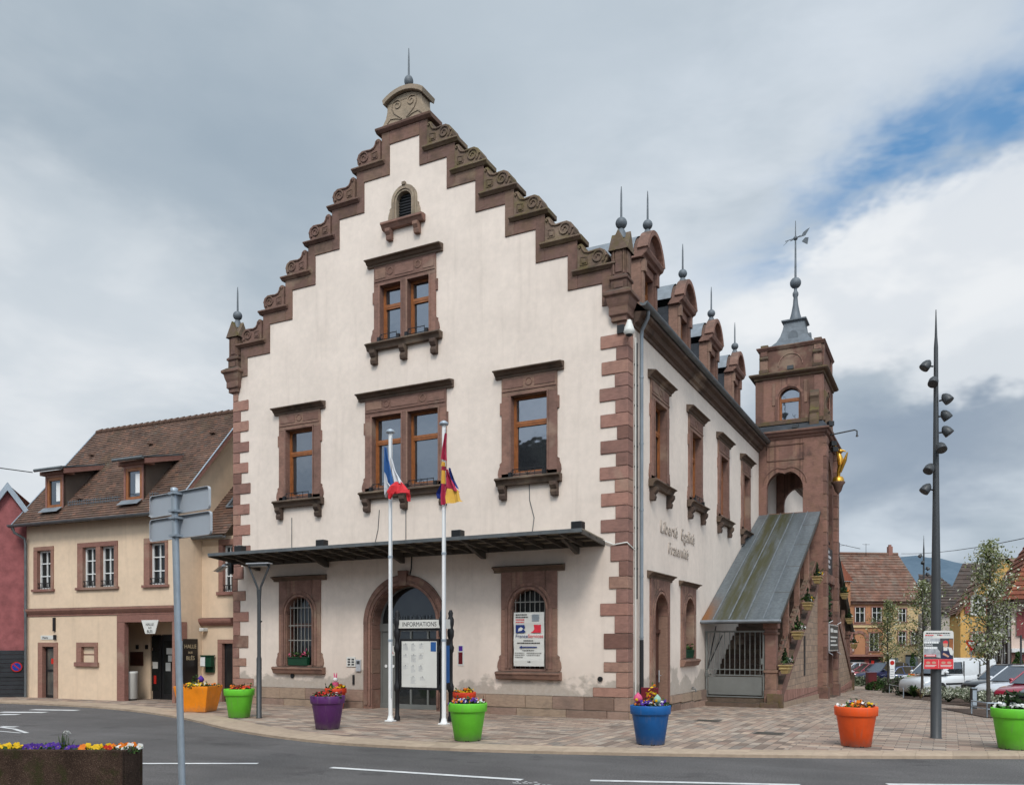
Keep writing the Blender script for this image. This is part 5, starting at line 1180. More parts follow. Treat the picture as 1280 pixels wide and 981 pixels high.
for eu, ez_ in ((EU + .1, EZ - .15), (LU - .1, LZ - .15)):
    r_.poly([f3.P(eu, ez_ + .06, .2), f3.P(AU, AZ + .06, .2), f3.P(AU, AZ - .24, .2), f3.P(eu, ez_ - .24, .2), f3.P(eu, ez_ + .06, .05), f3.P(AU, AZ + .06, .05), f3.P(AU, AZ - .24, .05), f3.P(eu, ez_ - .24, .05)], [(0, 1, 2, 3), (7, 6, 5, 4), (0, 1, 5, 4), (3, 2, 6, 7)], 1)
r_.build('roof', RH)
fb = MB('wood_black'); f4 = f3.off(7.42, .1)
for i in range(12): fb.box(f4, -13.5, -7.46, -.2 + i * .163, -.2 + i * .163 + .15, -.05, .0 + .004 * (i % 2))
fb.box(f4, -13.5, -7.47, .75, .82, .005, .03); fb.box(f4, -7.46, -7.38, -.2, 1.78, -.08, .03)
fence = fb.build('board_fence'); tag(fence, 'black boarded gate in front of the red house', 'fence')
ns = MB('petal_red', 'offwhite'); ns.mats = ['petal_red', 'offwhite', simple('sign blue', (.01, .04, .3), .4)]
ctr = f4.P(-7.95, 1.13, .03); nn = (f4.n[0], f4.n[1], 0)
ns.lathe(ctr, [(.19, 0), (.19, .01)], 24, 0, axis=nn); ns.lathe(f4.P(-7.95, 1.13, .042), [(.145, 0), (.145, .002)], 24, 2, axis=nn)
ns.prism(f4, [(-7.95 + a, 1.13 + b) for a, b in ((-.11, .08), (-.08, .11), (.11, -.08), (.08, -.11))][::-1], .045, .048, 0); ns.box(f4, -7.66, -7.5, 1.22, 1.31, .03, .04, 1)
nso = ns.build('no_parking_sign'); tag(nso, 'round blue and red no parking sign on the black boards', 'sign')
bi = thing('litter_bin', (-18.2, -.72, 0), 'pale cylindrical litter bin in front of the market hall porch', 'litter bin')
m = MB('offwhite', 'iron'); bx, by = -18.1, -.85; m.lathe((bx, by, .05), [(.17, 0), (.19, .02), (.19, .86), (.2, .88), (.2, .95), (.17, .97), (.15, .9)], 20); m.lathe((bx, by, 0), [(.15, 0), (.15, .06)], 16, 1); m.build('body', bi)

# ================================================================== GROUND
def curve_y(pts):
    pts = sorted(pts)
    def f(x):
        if x <= pts[0][0]: return pts[0][1] + (x - pts[0][0]) * 0.1
        for i in range(len(pts) - 1):
            if x <= pts[i + 1][0]:
                p0 = pts[max(i - 1, 0)]; p1 = pts[i]; p2 = pts[i + 1]; p3 = pts[min(i + 2, len(pts) - 1)]
                h = p2[0] - p1[0]; t = (x - p1[0]) / h
                m1 = (p2[1] - p0[1]) / (p2[0] - p0[0]); m2 = (p3[1] - p1[1]) / (p3[0] - p1[0])
                return (2 * t ** 3 - 3 * t ** 2 + 1) * p1[1] + (t ** 3 - 2 * t ** 2 + t) * h * m1 + (-2 * t ** 3 + 3 * t ** 2) * p2[1] + (t ** 3 - t ** 2) * h * m2
        m_ = (pts[-1][1] - pts[-2][1]) / (pts[-1][0] - pts[-2][0]); return pts[-1][1] + (x - pts[-1][0]) * m_
    return f
kerb_o = curve_y([(-24, -3.6), (-21.7, -3.35), (-19.5, -3.2), (-15.5, -3.45), (-11.1, -4.8), (-7.2, -6.6), (-4.0, -7.45), (-2.07, -7.4), (-.42, -7.12), (1.08, -6.72), (3.85, -5.75), (6.43, -4.65), (8.72, -3.5), (14, -.8), (40, 12.5)])
kerb_i = curve_y([(-24, -2.9), (-21.7, -2.6), (-19.5, -2.4), (-15.2, -2.65), (-10.6, -4.1), (-6.8, -5.85), (-3.8, -6.7), (-2.0, -6.68), (-.4, -6.42), (1.2, -6.0), (3.9, -5.1), (6.4, -4.0), (8.77, -2.85), (14, -.15), (40, 13.1)])
def frange(a, b, s): 
    out = []; 
    while a < b - 1e-6: out.append(a); a += s
    return out + [b]
g = MB('asphalt')
xs = [-900, -300, -80] + frange(-40, 60, 10) + [120, 300, 900]; ys = [-900, -200, -60, -30, -10, 0, 1, 2, 3, 4] + frange(8, 130, 12) + [200, 500, 900]
vv = [(x, y, gz(x, y) - .07) for y in ys for x in xs]; nx = len(xs)
g.poly(vv, [(j * nx + i, j * nx + i + 1, (j + 1) * nx + i + 1, (j + 1) * nx + i) for j in range(len(ys) - 1) for i in range(nx - 1)])
go = g.build('ground'); tag(go, kind='structure')
pv = MB('paving'); xs = frange(-34, 34, .8)
rows = [0, .05, .12, .2, .3, .42, .5, .6, .75, 1.0]
def prow(x, t): y0 = kerb_i(x) - .02; return y0 + (46 - y0) * t ** 1.3
vv = [(x, prow(x, t), gz(x, prow(x, t))) for t in rows for x in xs]; nx = len(xs)
fine = []
pv.poly(vv, [(j * nx + i, j * nx + i + 1, (j + 1) * nx + i + 1, (j + 1) * nx + i) for j in range(len(rows) - 1) for i in range(nx - 1)])
tag(pv.build('pavement'), kind='structure')
kb = MB('kerb'); x = -34.0
while x < 34:
    L = R.uniform(.45, .6); x2 = x + L - .004
    a, b, c_, d_ = (x, kerb_o(x)), (x2, kerb_o(x2)), (x2, kerb_i(x2)), (x, kerb_i(x))
    e1_ = tuple((p + q * 1) / 2 for p, q in zip(a, d_)); e2_ = tuple((p + q) / 2 for p, q in zip(b, c_))
    for (p, q, r2, s2) in ((a, b, e2_, e1_), (e1_, e2_, c_, d_)):
        gap = .003; kb.poly([(p[0], p[1] + gap, -.12), (q[0], q[1] + gap, -.12), (r2[0], r2[1], -.12), (s2[0], s2[1], -.12), (p[0], p[1] + gap, gz(*p) + .004 - .02 * (p == a)), (q[0], q[1] + gap, gz(*q) + .004 - .02 * (q == b)), (r2[0], r2[1] - gap, gz(*r2) + .006), (s2[0], s2[1] - gap, gz(*s2) + .006)], [(4, 5, 6, 7), (0, 1, 5, 4), (1, 2, 6, 5), (2, 3, 7, 6), (3, 0, 4, 7)])
    x += L
tag(kb.build('kerb'), kind='structure')
mk = MB('marking')
def stripe(p, q, w, z=-.062):
    p = Vector((*p, 0)); q = Vector((*q, 0)); d = (q - p).normalized(); s_ = Vector((-d.y, d.x, 0)) * w / 2
    k = max(1, int((q - p).length / .6))
    for i in range(k):
        a = p.lerp(q, i / k); b = p.lerp(q, (i + 1) / k); mk.face([(*(a - s_).xy, z), (*(b - s_).xy, z), (*(b + s_).xy, z), (*(a + s_).xy, z)])
stripe((-6.4, -12.0), (-3.05, -10.25), .13); stripe((-1.62, -10.05), (1.78, -9.72), .14); stripe((2.72, -9.3), (5.6, -8.27), .14); stripe((6.72, -7.62), (9.5, -6.4), .14)
for p_, q_, w_ in (((-13.44, -8.36), (-12.98, -8.23), .2), ((-17.94, -4.61), (-16.41, -4.14), .3), ((-17.87, -5.65), (-16.54, -5.1), .35), ((-17.01, -6.18), (-16.51, -5.95), .35), ((-13.66, -8.39), (-12.56, -8.55), .1), ((-12.56, -8.55), (-11.38, -8.99), .1), ((-12.63, -9.01), (-11.51, -9.06), .07)): stripe(p_, q_, w_)
for i in range(130):                                              # worn remains of an older line
    q_ = R.random(); cx_, cy_ = 1.75 + 3.0 * q_ + R.gauss(0, .03), -9.95 - .25 * q_ + R.gauss(0, .05); r_ = R.uniform(.008, .035)
    mk.face([(cx_ + r_ * R.uniform(.6, 1.4) * math.cos(a), cy_ + r_ * R.uniform(.5, 1) * math.sin(a), -.062) for a in (0, 1.3, 2.6, 3.9, 5.2)])
tag(mk.build('road_marking'), kind='structure')
pd_ = MB('soil'); pp = [(-9.6, -10.2), (-8.2, -10.0), (-7.0, -10.3), (-7.6, -10.7), (-9.2, -10.8)]
for cx_, cy_, l_, w_, a_ in ((1.99, .62, .62, .5, 0), (3.98, -1.85, .62, .5, 0)):
    m = MB('steel_dark'); fr = Fr((cx_, cy_), math.radians(0)); z0 = gz(cx_, cy_)
    m.box(fr, -l_ / 2, l_ / 2, z0 - .05, z0 + .008, -w_ / 2, w_ / 2)
    for i in range(5): m.box(fr, -l_ / 2 + .04, l_ / 2 - .04, z0 + .008, z0 + .012, -w_ / 2 + .06 + i * .085, -w_ / 2 + .1 + i * .085)
    o = m.build('manhole_cover'); tag(o, 'rusty square cover in the paving ' + ('nearer the side door' if cx_ < 3 else 'nearer the kerb and the blue pot'), 'manhole cover', 'square covers in the paving')
# car park surface, planting beds
lot = MB('asphalt'); pts = [(7.0, 42.5), (8.3, 20), (9.3, 12.2), (12, 8.2), (34, 16), (34, 45.8)]
def sheet(mb, pts, dz, n=8, mi=0):
    cx_ = sum(p[0] for p in pts) / len(pts); cy_ = sum(p[1] for p in pts) / len(pts)
    for a, b in zip(pts, pts[1:] + pts[:1]):
        for i in range(n):
            t0, t1 = i / n, (i + 1) / n
            q = [(cx_ + (a[0] - cx_) * t0, cy_ + (a[1] - cy_) * t0), (cx_ + (a[0] - cx_) * t1, cy_ + (a[1] - cy_) * t1), (cx_ + (b[0] - cx_) * t1, cy_ + (b[1] - cy_) * t1), (cx_ + (b[0] - cx_) * t0, cy_ + (b[1] - cy_) * t0)]
            if i == 0: q = [q[0], q[1], q[2]]
            mb.face([(x, y, gz(x, y) + dz) for x, y in q], mi)
sheet(lot, pts, .006); tag(lot.build('car_park'), kind='structure')
bed = MB('soil'); sheet(bed, [(5.6, 27.5), (5.75, 20.3), (6.85, 18.3), (7.35, 15.3), (8.3, 13.3), (9.6, 13.0), (9.3, 17), (8.4, 22), (7.6, 27)], .02, 4); sheet(bed, [(7.3, 11.3), (8.05, 7.9), (8.5, 6.2), (10.6, 7.2), (9.9, 11.4)], .02, 4)
tag(bed.build('planting_bed_ground'), kind='structure')
# ================================================================== POTS
PETALS = ['yellow', 'orange', 'violet', 'white', 'darkred', 'pink', 'red']
def flowers(mb, cx, cy, z, rx, ry, pal, n=120, hgt=.12, leafi=(0, 1), size=.07, lumps=9):
    """bedding plants: leafy cushions with blossom heads; pal = petal material indices"""
    cl = []
    for i in range(lumps):
        a = R.uniform(0, 2 * PI); r = math.sqrt(R.uniform(0, 1)) * .88; cl.append((cx + rx * r * math.cos(a), cy + ry * r * math.sin(a), R.uniform(.5, 1.2) * hgt, R.choice(pal)))
    for x, y, h, pi in cl:
        for i in range(n // lumps): 
            mb.leaf((x + R.gauss(0, rx * .16), y + R.gauss(0, ry * .16), z + abs(R.gauss(0, h * .5))), R.uniform(.6, 1.1) * size, R.choice(leafi))
        for i in range(n // lumps // 2):
            c = Vector((x + R.gauss(0, rx * .15), y + R.gauss(0, ry * .15), z + h * R.uniform(.55, 1.15))); d = Vector((R.uniform(-.6, .6), R.uniform(-1, .2), R.uniform(.3, 1))).normalized()
            u = d.orthogonal().normalized(); w = d.cross(u); s = size * R.uniform(.35, .55)
            mb.face([c + (u * math.cos(t) + w * math.sin(t)) * s + d * .008 * (j % 2) for j, t in enumerate([k * PI / 3 for k in range(6)])], pi if R.random() < .85 else R.choice(pal))
POT_PROF = [(.02, .0), (.255, .0), (.275, .015), (.36, .575), (.365, .585), (.365, .60), (.392, .602), (.398, .61), (.405, .765), (.40, .775), (.385, .778), (.375, .77), (.365, .72), (.02, .70)]
MATS_FL = ['leaf', 'leaf_dark'] + ['petal_' + p for p in PETALS]
def flower_pot(x, y, mat, label, pal, s=1.0, cat='flower pot', grp='large round plastic flower pots', extra=None):
    t = thing('flower_pot', (x, y, gz(x, y)), label, cat, grp)
    z = gz(x, y); m = MB(mat, 'black')
    m.lathe((x, y, z), [(r * s, h * s) for r, h in POT_PROF], 40)
    for a in (0, 2.1, 4.2, 5.2, 1.0): m.box(Fr((x + .262 * s * math.cos(a), y + .262 * s * math.sin(a)), a + PI / 2), -.04 * s, .04 * s, z, z + .025 * s, -.012, .012, 1)
    m.build('pot', t)
    sm = MB('soil'); sm.lathe((x, y, z + .705 * s), [(.001, .02), (.2 * s, .03), (.37 * s, .0)], 20); sm.build('soil', t)
    f = MB(*MATS_FL); flowers(f, x, y, z + .73 * s, .33 * s, .33 * s, [2 + PETALS.index(p) for p in pal], int(330 * s), .11, lumps=14)
    if extra: extra(f, x, y, z + .73 * s)
    f.build('flowers', t); return t
def sprout(f, x, y, z):
    for i in range(40): a = R.uniform(0, .32); f.leaf((x + .08 + R.gauss(0, .05), y + R.gauss(0, .05), z + a), .06, R.choice((0, 1)))
flower_pot(-9.54, -4.25, 'pot_green', 'lime green flower pot left of the slim forked lamp post', ['orange', 'red', 'darkred', 'orange'])
flower_pot(-5.44, -5.53, 'pot_purple', 'purple flower pot with orange and red blooms in front of the entrance', ['orange', 'darkred', 'red', 'white'], extra=sprout)
flower_pot(-1.32, -6.06, 'pot_green', 'lime green flower pot just right of the flagpoles and notice board', ['white', 'violet', 'white', 'orange', 'darkred'])
flower_pot(2.25, -4.96, 'pot_blue', 'blue flower pot with coloured egg ornaments at the building corner', ['white', 'darkred', 'violet', 'white', 'orange'])
flower_pot(5.92, -3.42, 'pot_orange', 'red orange flower pot standing left of the tall lamp mast', ['white', 'violet', 'orange', 'yellow', 'darkred', 'white'])
flower_pot(8.64, -2.51, 'pot_green', 'lime green flower pot at the right edge of the square', ['white', 'white', 'darkred', 'white'], extra=lambda f, x, y, z: [f.leaf((x + .0 + R.gauss(0, .1), y + .1 + R.gauss(0, .08), z + R.uniform(0, .34)), .09, 1) for i in range(70)])
flower_pot(-9.16, -.66, 'pot_red', 'small red pot with a striped rabbit ornament left of the door', ['orange', 'yellow'], .82, grp='small red pots beside the door')
flower_pot(-4.59, -.66, 'pot_red', 'small red pot on the right of the entrance with yellow bloom', ['yellow', 'orange'], .82, grp='small red pots beside the door')
flower_pot(5.57, 39.75, 'pot_green', 'lime green pot far off between the parked cars', ['white', 'orange'], 1.1)
# Easter ornaments stuck in pots
def egg(x, y, z, mat, label, h=.24):
    t = thing('egg_ornament', (x, y, z - .12), label, 'ornament', 'painted egg ornaments in the pots')
    m = MB(mat, 'petal_yellow', 'bark'); k = 10
    m.lathe((x, y, z), [(max(.001, h * .36 * math.sin(PI * i / k) * (1 - .22 * (i / k - .5))), h * i / k) for i in range(k + 1)], 16, 0); m.tube([(x, y, z - .14), (x, y, z + .02)], .008, 5, 2)
    m.lathe((x, y - h * .355, z + h * .4), [(.001, .012), (.03, .0)], 8, 1, axis=(0, -1, 0)); m.build('egg', t)
egg(2.06, -5.16, .8, 'petal_pink', 'pink egg ornament on the left of the blue pot')
M['mint'] = simple('mint paint', (.25, .42, .33), .5); egg(2.45, -5.14, .8, 'mint', 'mint green egg ornament on the right of the blue pot', .21)
yp = thing('potted_shrub', (2.25, -4.9, .74), 'yellow flowering sprig in the middle of the blue pot', 'plant')
m = MB('leaf', 'petal_yellow', 'petal_orange', 'bark'); 
for i in range(110): m.leaf((2.27 + R.gauss(0, .09), -4.92 + R.gauss(0, .08), .78 + abs(R.gauss(.1, .12))), .05, R.choice((0, 1, 1, 2)))
m.tube([(2.25, -4.9, .7), (2.27, -4.92, 1.0)], .01, 5, 3); m.build('foliage', yp)
egg(-12.02, -3.3, .82, 'petal_violet', 'dark violet egg ornament in the square orange planter', .25)
rb = thing('rabbit_ornament', (-9.1, -.75, .62), 'striped pink and white rabbit shaped ornament in the red pot', 'ornament')
m = MB('petal_pink', 'petal_white'); m.tube([(-9.1, -.75, .6), (-9.1, -.75, .82)], [.08, .1], 10); m.ball((-9.1, -.75, .9), .075, 10, 1)
for s_ in (-1, 1): m.tube([(-9.1 + s_ * .03, -.75, .96), (-9.1 + s_ * .05, -.75, 1.1)], [.025, .012], 6, 0)
m.build('body', rb)
# square orange planter
t = thing('square_planter', (-12.12, -3.19, 0), 'tapered square orange planter with pansies', 'planter'); a_ = math.radians(22)
m = MB('pot_yellow', 'black'); v = []
for r_, z in ((.40, .0), (.42, .02), (.555, .70), (.56, .76), (.545, .765), (.52, .70)):
    for i in range(4): q = a_ + PI / 4 + i * PI / 2; v.append((-12.12 + r_ * 1.3 * math.cos(q), -3.3 + r_ * 1.3 * math.sin(q), z))
m.poly(v, [(3, 2, 1, 0)] + [(4 * k + i, 4 * k + (i + 1) % 4, 4 * k + 4 + (i + 1) % 4, 4 * k + 4 + i) for k in range(5) for i in range(4)]); m.build('pot', t, bevel=.012)
m = MB('soil'); m.face([(x, y, .7) for x, y, z in v[20:24]]); m.build('soil', t)
f = MB(*MATS_FL); flowers(f, -12.12, -3.3, .72, .5, .5, [2, 2, 5, 3], 420, .1, lumps=16); sprout(f, -12.35, -3.3, .75); f.build('flowers', t)
# concrete trough in the near corner
tr = thing('concrete_trough', (-2.6, -14.0, -.07), 'long mossy exposed aggregate trough full of pansies', 'planter')
fr = Fr((-1.78, -13.93), math.radians(23.9)); TL = 2.3; TW = .54; ZT = .65
m = MB('concrete')
m.box(fr, -TL, 0, -.07, ZT, -.055, 0); m.box(fr, -TL, 0, -.07, ZT, -TW, -TW + .055); m.box(fr, -.055, 0, -.07, ZT - .001, -TW + .055, -.055); m.box(fr, -TL, -TL + .055, -.07, ZT - .001, -TW + .055, -.055)
m.build('trough', tr, bevel=.02, seg=2)
m = MB('soil'); m.face([fr.P(-TL + .05, .58, -.05), fr.P(-.05, .58, -.05), fr.P(-.05, .58, -TW + .05), fr.P(-TL + .05, .58, -TW + .05)]); m.build('soil', tr)
f = MB(*MATS_FL)
def pansies(u, pal, n=6, sz=.045, lift=.62):
    for i in range(n * 16): f.leaf(fr.P(u + R.gauss(0, .06), lift - .03 + abs(R.gauss(0, .028)), R.uniform(-TW + .1, -.1)), R.uniform(.03, .06), R.choice((0, 0, 1)))
    for i in range(n):
        c = Vector(fr.P(u + R.gauss(0, .055), lift + R.uniform(.005, .05), R.uniform(-TW + .12, -.1))); d = Vector((.5 + R.uniform(-.5, .5), -.8, R.uniform(.1, .9))).normalized(); uu = d.orthogonal().normalized(); w = d.cross(uu)
        pm_ = 2 + PETALS.index(R.choice(pal))
        for k in range(5): a = k * 2 * PI / 5 + R.uniform(-.2, .2); q = c + (uu * math.cos(a) + w * math.sin(a)) * sz * .55; f.face([q + (uu * math.cos(b) + w * math.sin(b)) * sz * .5 + d * R.uniform(0, .006) for b in [j * PI / 3 for j in range(6)]], pm_)
        f.face([c + d * .01 + (uu * math.cos(b) + w * math.sin(b)) * sz * .16 for b in [j * PI / 2 for j in range(4)]], 2)
for u, pal in ((-1.98, ['yellow']), (-1.72, ['yellow', 'yellow']), (-1.55, ['yellow']), (-1.42, ['violet']), (-1.3, ['violet']), (-1.15, ['violet']), (-1.02, ['violet']), (-.78, ['violet', 'violet']), (-.66, ['orange', 'yellow']), (-.46, ['yellow']), (-.25, ['orange', 'red']), (-.12, ['orange', 'white']), (-.06, ['white']), (-2.2, ['yellow', 'white'])): pansies(u, pal)
for i in range(26): b = fr.P(-.93 + R.gauss(0, .025), .6, -.3 + R.gauss(0, .04)); f.tube([b, (b[0] + R.gauss(0, .03), b[1] + R.gauss(0, .03), .6 + R.uniform(.12, .24))], [.006, .002], 3, 0)
for k in range(5): c = Vector(fr.P(-.91 + R.gauss(0, .02), .82 + R.gauss(0, .012), -.3 + R.gauss(0, .02))); [f.leaf(c + Vector((R.gauss(0, .01), R.gauss(0, .01), R.gauss(0, .01))), .035, 5) for j in range(5)]
f.build('flowers', tr)

# ================================================================== POLES, SIGNS
sp = thing('direction_sign', (-1.84, -12.93, -.07), 'pair of grey direction sign panels seen from behind on a leaning galvanised pole', 'sign')
m = MB('galv', 'offwhite'); b0 = Vector((-1.84, -12.93, -.07)); b1 = Vector((-1.935, -12.985, 4.13)); m.tube([b0, b1], .046, 14); m.lathe(b1, [(.05, -.04), (.05, .0), (.03, .012)], 12); 
m.lathe(b0.lerp(b1, .42), [(.0465, 0), (.0468, .34)], 14, 0); m.build('pole', sp)
pc = b0.lerp(b1, .92); fa = math.atan2(-.805 * VR[1] + .593 * VD[1], -.805 * VR[0] + .593 * VD[0]) + PI   # panel runs away to the left
for z0, z1, mt, hw in ((3.79, 4.10, 'upper', .715), (3.45, 3.765, 'lower', .735)):
    c = b0.lerp(b1, z0 / 4.2); fr2 = Fr((c.x, c.y), fa); fr2 = fr2.off(0, -.075)
    m = MB('sign_back', 'aluminium', 'galv'); r_ = .05
    out = [(-hw + r_, z0), (hw - r_, z0)] + arc(hw - r_, z0 + r_, r_, -PI / 2, 0, 4) + [(hw, z1 - r_)] + arc(hw - r_, z1 - r_, r_, 0, PI / 2, 4) + [(-hw + r_, z1)] + arc(-hw + r_, z1 - r_, r_, PI / 2, PI, 4) + arc(-hw + r_, z0 + r_, r_, PI, PI * 1.5, 4)
    m.prism(fr2, out, -.004, .0); k = len(out)
    for i in range(k):                                                          # folded rim
        a, b = out[i], out[(i + 1) % k]; ia = (a[0] * .985, (a[1] - (z0 + z1) / 2) * .94 + (z0 + z1) / 2); ib = (b[0] * .985, (b[1] - (z0 + z1) / 2) * .94 + (z0 + z1) / 2)
        m.face([fr2.P(*a, .0), fr2.P(*b, .0), fr2.P(*b, .03), fr2.P(*a, .03)], 1); m.face([fr2.P(*a, .03), fr2.P(*b, .03), fr2.P(*ib, .03), fr2.P(*ia, .03)], 1)
    for zc in (z0 + .03, z1 - .04): m.box(fr2, -.07, .07, zc - .015, zc + .015, .0, .14, 2)
    m.build('sign_panel', sp)
# forked street lamp
fl = thing('forked_lamp', (-8.93, -4.14, 0), 'slim anthracite lamp post with a forked head and flat lamp', 'street lamp')
m = MB('anthracite', 'aluminium', 'lamp_lens'); x, y = -8.93, -4.14
m.lathe((x, y, 0), [(.085, 0), (.085, .02), (.07, .03), (.068, 1.6), (.05, 1.65), (.05, 3.3), (.045, 3.45)], 16)
fx = Fr((x, y), math.radians(12))
m.build('pole', fl)
m = MB('anthracite', 'aluminium', 'lamp_lens')
for s in (-1, 1): m.tube([fx.P(s * .03, 3.2, 0), fx.P(s * .045, 3.5, 0), fx.P(s * .3, 4.05, 0), fx.P(s * .315, 4.14, 0)], .03, 8)
m.box(fx, -.34, .34, 4.13, 4.16, -.11, .11, 1); m.box(fx, -.28, .28, 4.07, 4.13, -.09, .09, 0); m.box(fx, -.24, .24, 4.064, 4.07, -.07, .07, 2); m.build('lamp_head', fl, bevel=.01)
m = MB('iron'); m.tube([(x + .05, y, 2.58), (x + .1, y, 2.6)], .018, 6); m.build('bracket', fl)
# tall mast lamp with a spiral of spotlights
def mast(x, y, z, s, label, grp):
    t = thing('lamp_mast', (x, y, z), label, 'street lamp', grp)
    m = MB('anthracite', 'iron'); m.lathe((x, y, z), [(.125 * s, 0), (.115 * s, .012), (.108 * s, .02), (.104 * s, 1.6 * s), (.092 * s, 3.2 * s), (.066 * s, 5.0 * s), (.046 * s, 7.5 * s), (.042 * s, 8.26 * s), (.026 * s, 8.5 * s), (.008 * s, 9.06 * s)], 20); m.build('pole', t)
    for k, zz in enumerate((7.86, 7.47, 7.12, 6.8, 6.45, 6.08, 5.66, 5.25)):
        a = YAW + (PI, PI * 1.28, PI * 1.78, 2 * PI, PI * 1.88, PI * 1.5, PI * 1.15, PI)[k]
        dx, dy = math.cos(a), math.sin(a); rp = .06 * s; hs = .62 * s
        h = MB('anthracite', 'lamp_lens', 'iron'); h.tube([(x + dx * rp, y + dy * rp, z + zz * s), (x + dx * (rp + .1 * s), y + dy * (rp + .1 * s), z + zz * s + .01)], .018 * s, 6, 2)
        c = Vector((x + dx * (rp + .12 * s), y + dy * (rp + .12 * s), z + (zz + .06) * s)); ax = Vector((dx * .62, dy * .62, -.78)).normalized()
        h.lathe(c - ax * .05 * s, [(.04 * hs, -.05 * hs), (.11 * hs, .02 * hs), (.155 * hs, .12 * hs), (.165 * hs, .24 * hs), (.165 * hs, .3 * hs), (.13 * hs, .305 * hs)], 16, 0, axis=ax)
        h.lathe(c - ax * .05 * s, [(.001, .296 * hs), (.13 * hs, .296 * hs)], 14, 1, axis=ax); h.build('spotlight', t)
    return t
mast(7.29, -1.17, 0, 1.0, 'tall anthracite lamp mast with spiralling spotlights and a poster on it', 'tall lamp masts with spotlights')
mast(6.37, 28.91, gz(6, 28.9), .93, 'second lamp mast farther off beyond the planting bed', 'tall lamp masts with spotlights')
# poster on the mast
po = thing('street_poster', (7.26, -1.5, 1.47), 'recruitment poster with a red capped worker strapped to the lamp mast', 'poster')
M['dark_photo'] = simple('dark photo print', (.05, .055, .06), .5, var=.6, vs=9); M['apron'] = simple('navy cloth', (.015, .018, .06), .6); M['skin'] = simple('printed skin', (.5, .28, .2), .6); M['poster_red'] = simple('poster red', (.62, .035, .045), .5); M['print_grey'] = simple('print grey', (.35, .36, .38), .6, var=.4, vs=12)
pf = Fr((7.275, -1.20), math.radians(27)); pf = pf.off(0, .145, 1.47); 
m = MB('offwhite', 'dark_photo', 'poster_red', 'print_grey', 'apron', 'skin', 'black', 'wood')
W2, PH = .315, .8; rr_ = .05
m.prism(pf, [(-W2, 0), (W2, 0)] + arc(W2 - rr_, PH - rr_, rr_, 0, PI / 2, 4) + arc(-W2 + rr_, PH - rr_, rr_, PI / 2, PI, 4), -.006, .0)
m.box(pf, -W2 + .01, W2 - .01, .21, .64, .001, .003, 1); m.box(pf, -W2 + .01, W2 - .01, .0, .205, .001, .003, 2)
m.box(pf, -W2 + .01, -.02, .3, .46, .0031, .004, 3); m.box(pf, -W2 + .01, .03, .56, .64, .0031, .004, 3)
m.box(pf, .22, W2 - .012, .4, .62, .0031, .0035, 7)
m.prism(pf, [(.05, .21), (.27, .21), (.29, .36), (.25, .44), (.2, .46), (.12, .46), (.06, .38)], .004, .0045, 4); m.prism(pf, [(.19, .46), (.27, .44), (.305, .36), (.29, .28), (.24, .3)][::-1], .0046, .005, 0); m.prism(pf, [(.1, .38), (.18, .38), (.19, .46), (.1, .46)], .0046, .005, 0)
m.prism(pf, [(.14 + .05 * math.cos(a), .51 + .062 * math.sin(a)) for a in [k * PI / 8 for k in range(16)]], .005, .0055, 5); m.prism(pf, [(.085, .535), (.2, .535), (.19, .575), (.15, .6), (.1, .58)], .0056, .006, 2)
m.prism(pf, [(-.06, .25), (.04, .23), (.03, .36), (-.02, .42), (-.06, .4)], .004, .0045, 3); m.prism(pf, [(.08, .3), (.2, .24), (.22, .27), (.1, .34)], .0056, .006, 5)
m.prism(pf, [(-.29, .255), (-.06, .255), (-.04, .275), (-.06, .3), (-.29, .3), (-.305, .275)], .004, .0045, 2)
for u in (-.22, -.1, .1, .22): m.prism(pf, [(u + .045 * math.cos(a), .13 + .028 * math.sin(a)) for a in [k * PI / 6 for k in range(12)]], .0031, .004, 5)
m.box(pf, -.003, .003, .02, .19, .0031, .004, 0)
for z, a, b in ((.07, -.28, -.05), (.045, -.28, -.08), (.07, .04, .28), (.045, .04, .26)): m.box(pf, a, b, z, z + .012, .0031, .004, 0)
for z, a, b, mi in ((.735, -.26, .24, 6), (.695, -.28, -.1, 2), (.7, -.03, .05, 6), (.69, .02, .08, 2), (.695, .1, .24, 3), (.665, -.28, -.12, 3)):
    x = a
    while x < b: l = R.uniform(.02, .05); m.box(pf, x, min(x + l, b), z, z + .022, .001, .002, mi); x += l + .008
m.build('panel', po)
for s_, z in (('UNE', .585), ('DANS', .475)): text('lettering', s_, pf, -.29, z, .005, .062, 'white_paint', po, depth=.002)
bl = MB('white_paint')
for z, b in ((.532, .02), (.42, -.02)):
    x = -.3
    while x < b - .02: l = R.uniform(.022, .036); bl.box(pf, x, x + l, z, z + .042, .0045, .006); x += l + .008
x = -.26
while x < -.09: bl.box(pf, x, x + .02, .268, .288, .0046, .006); x += .027
bl.build('headline', po)
st = MB('black'); 
for z in (.15, .65): st.tube([pf.P(-.11 * math.cos(a), z, -.13 - .11 * math.sin(a)) for a in [PI * j / 10 for j in range(11)]], .008, 4)
st.build('strap', po)
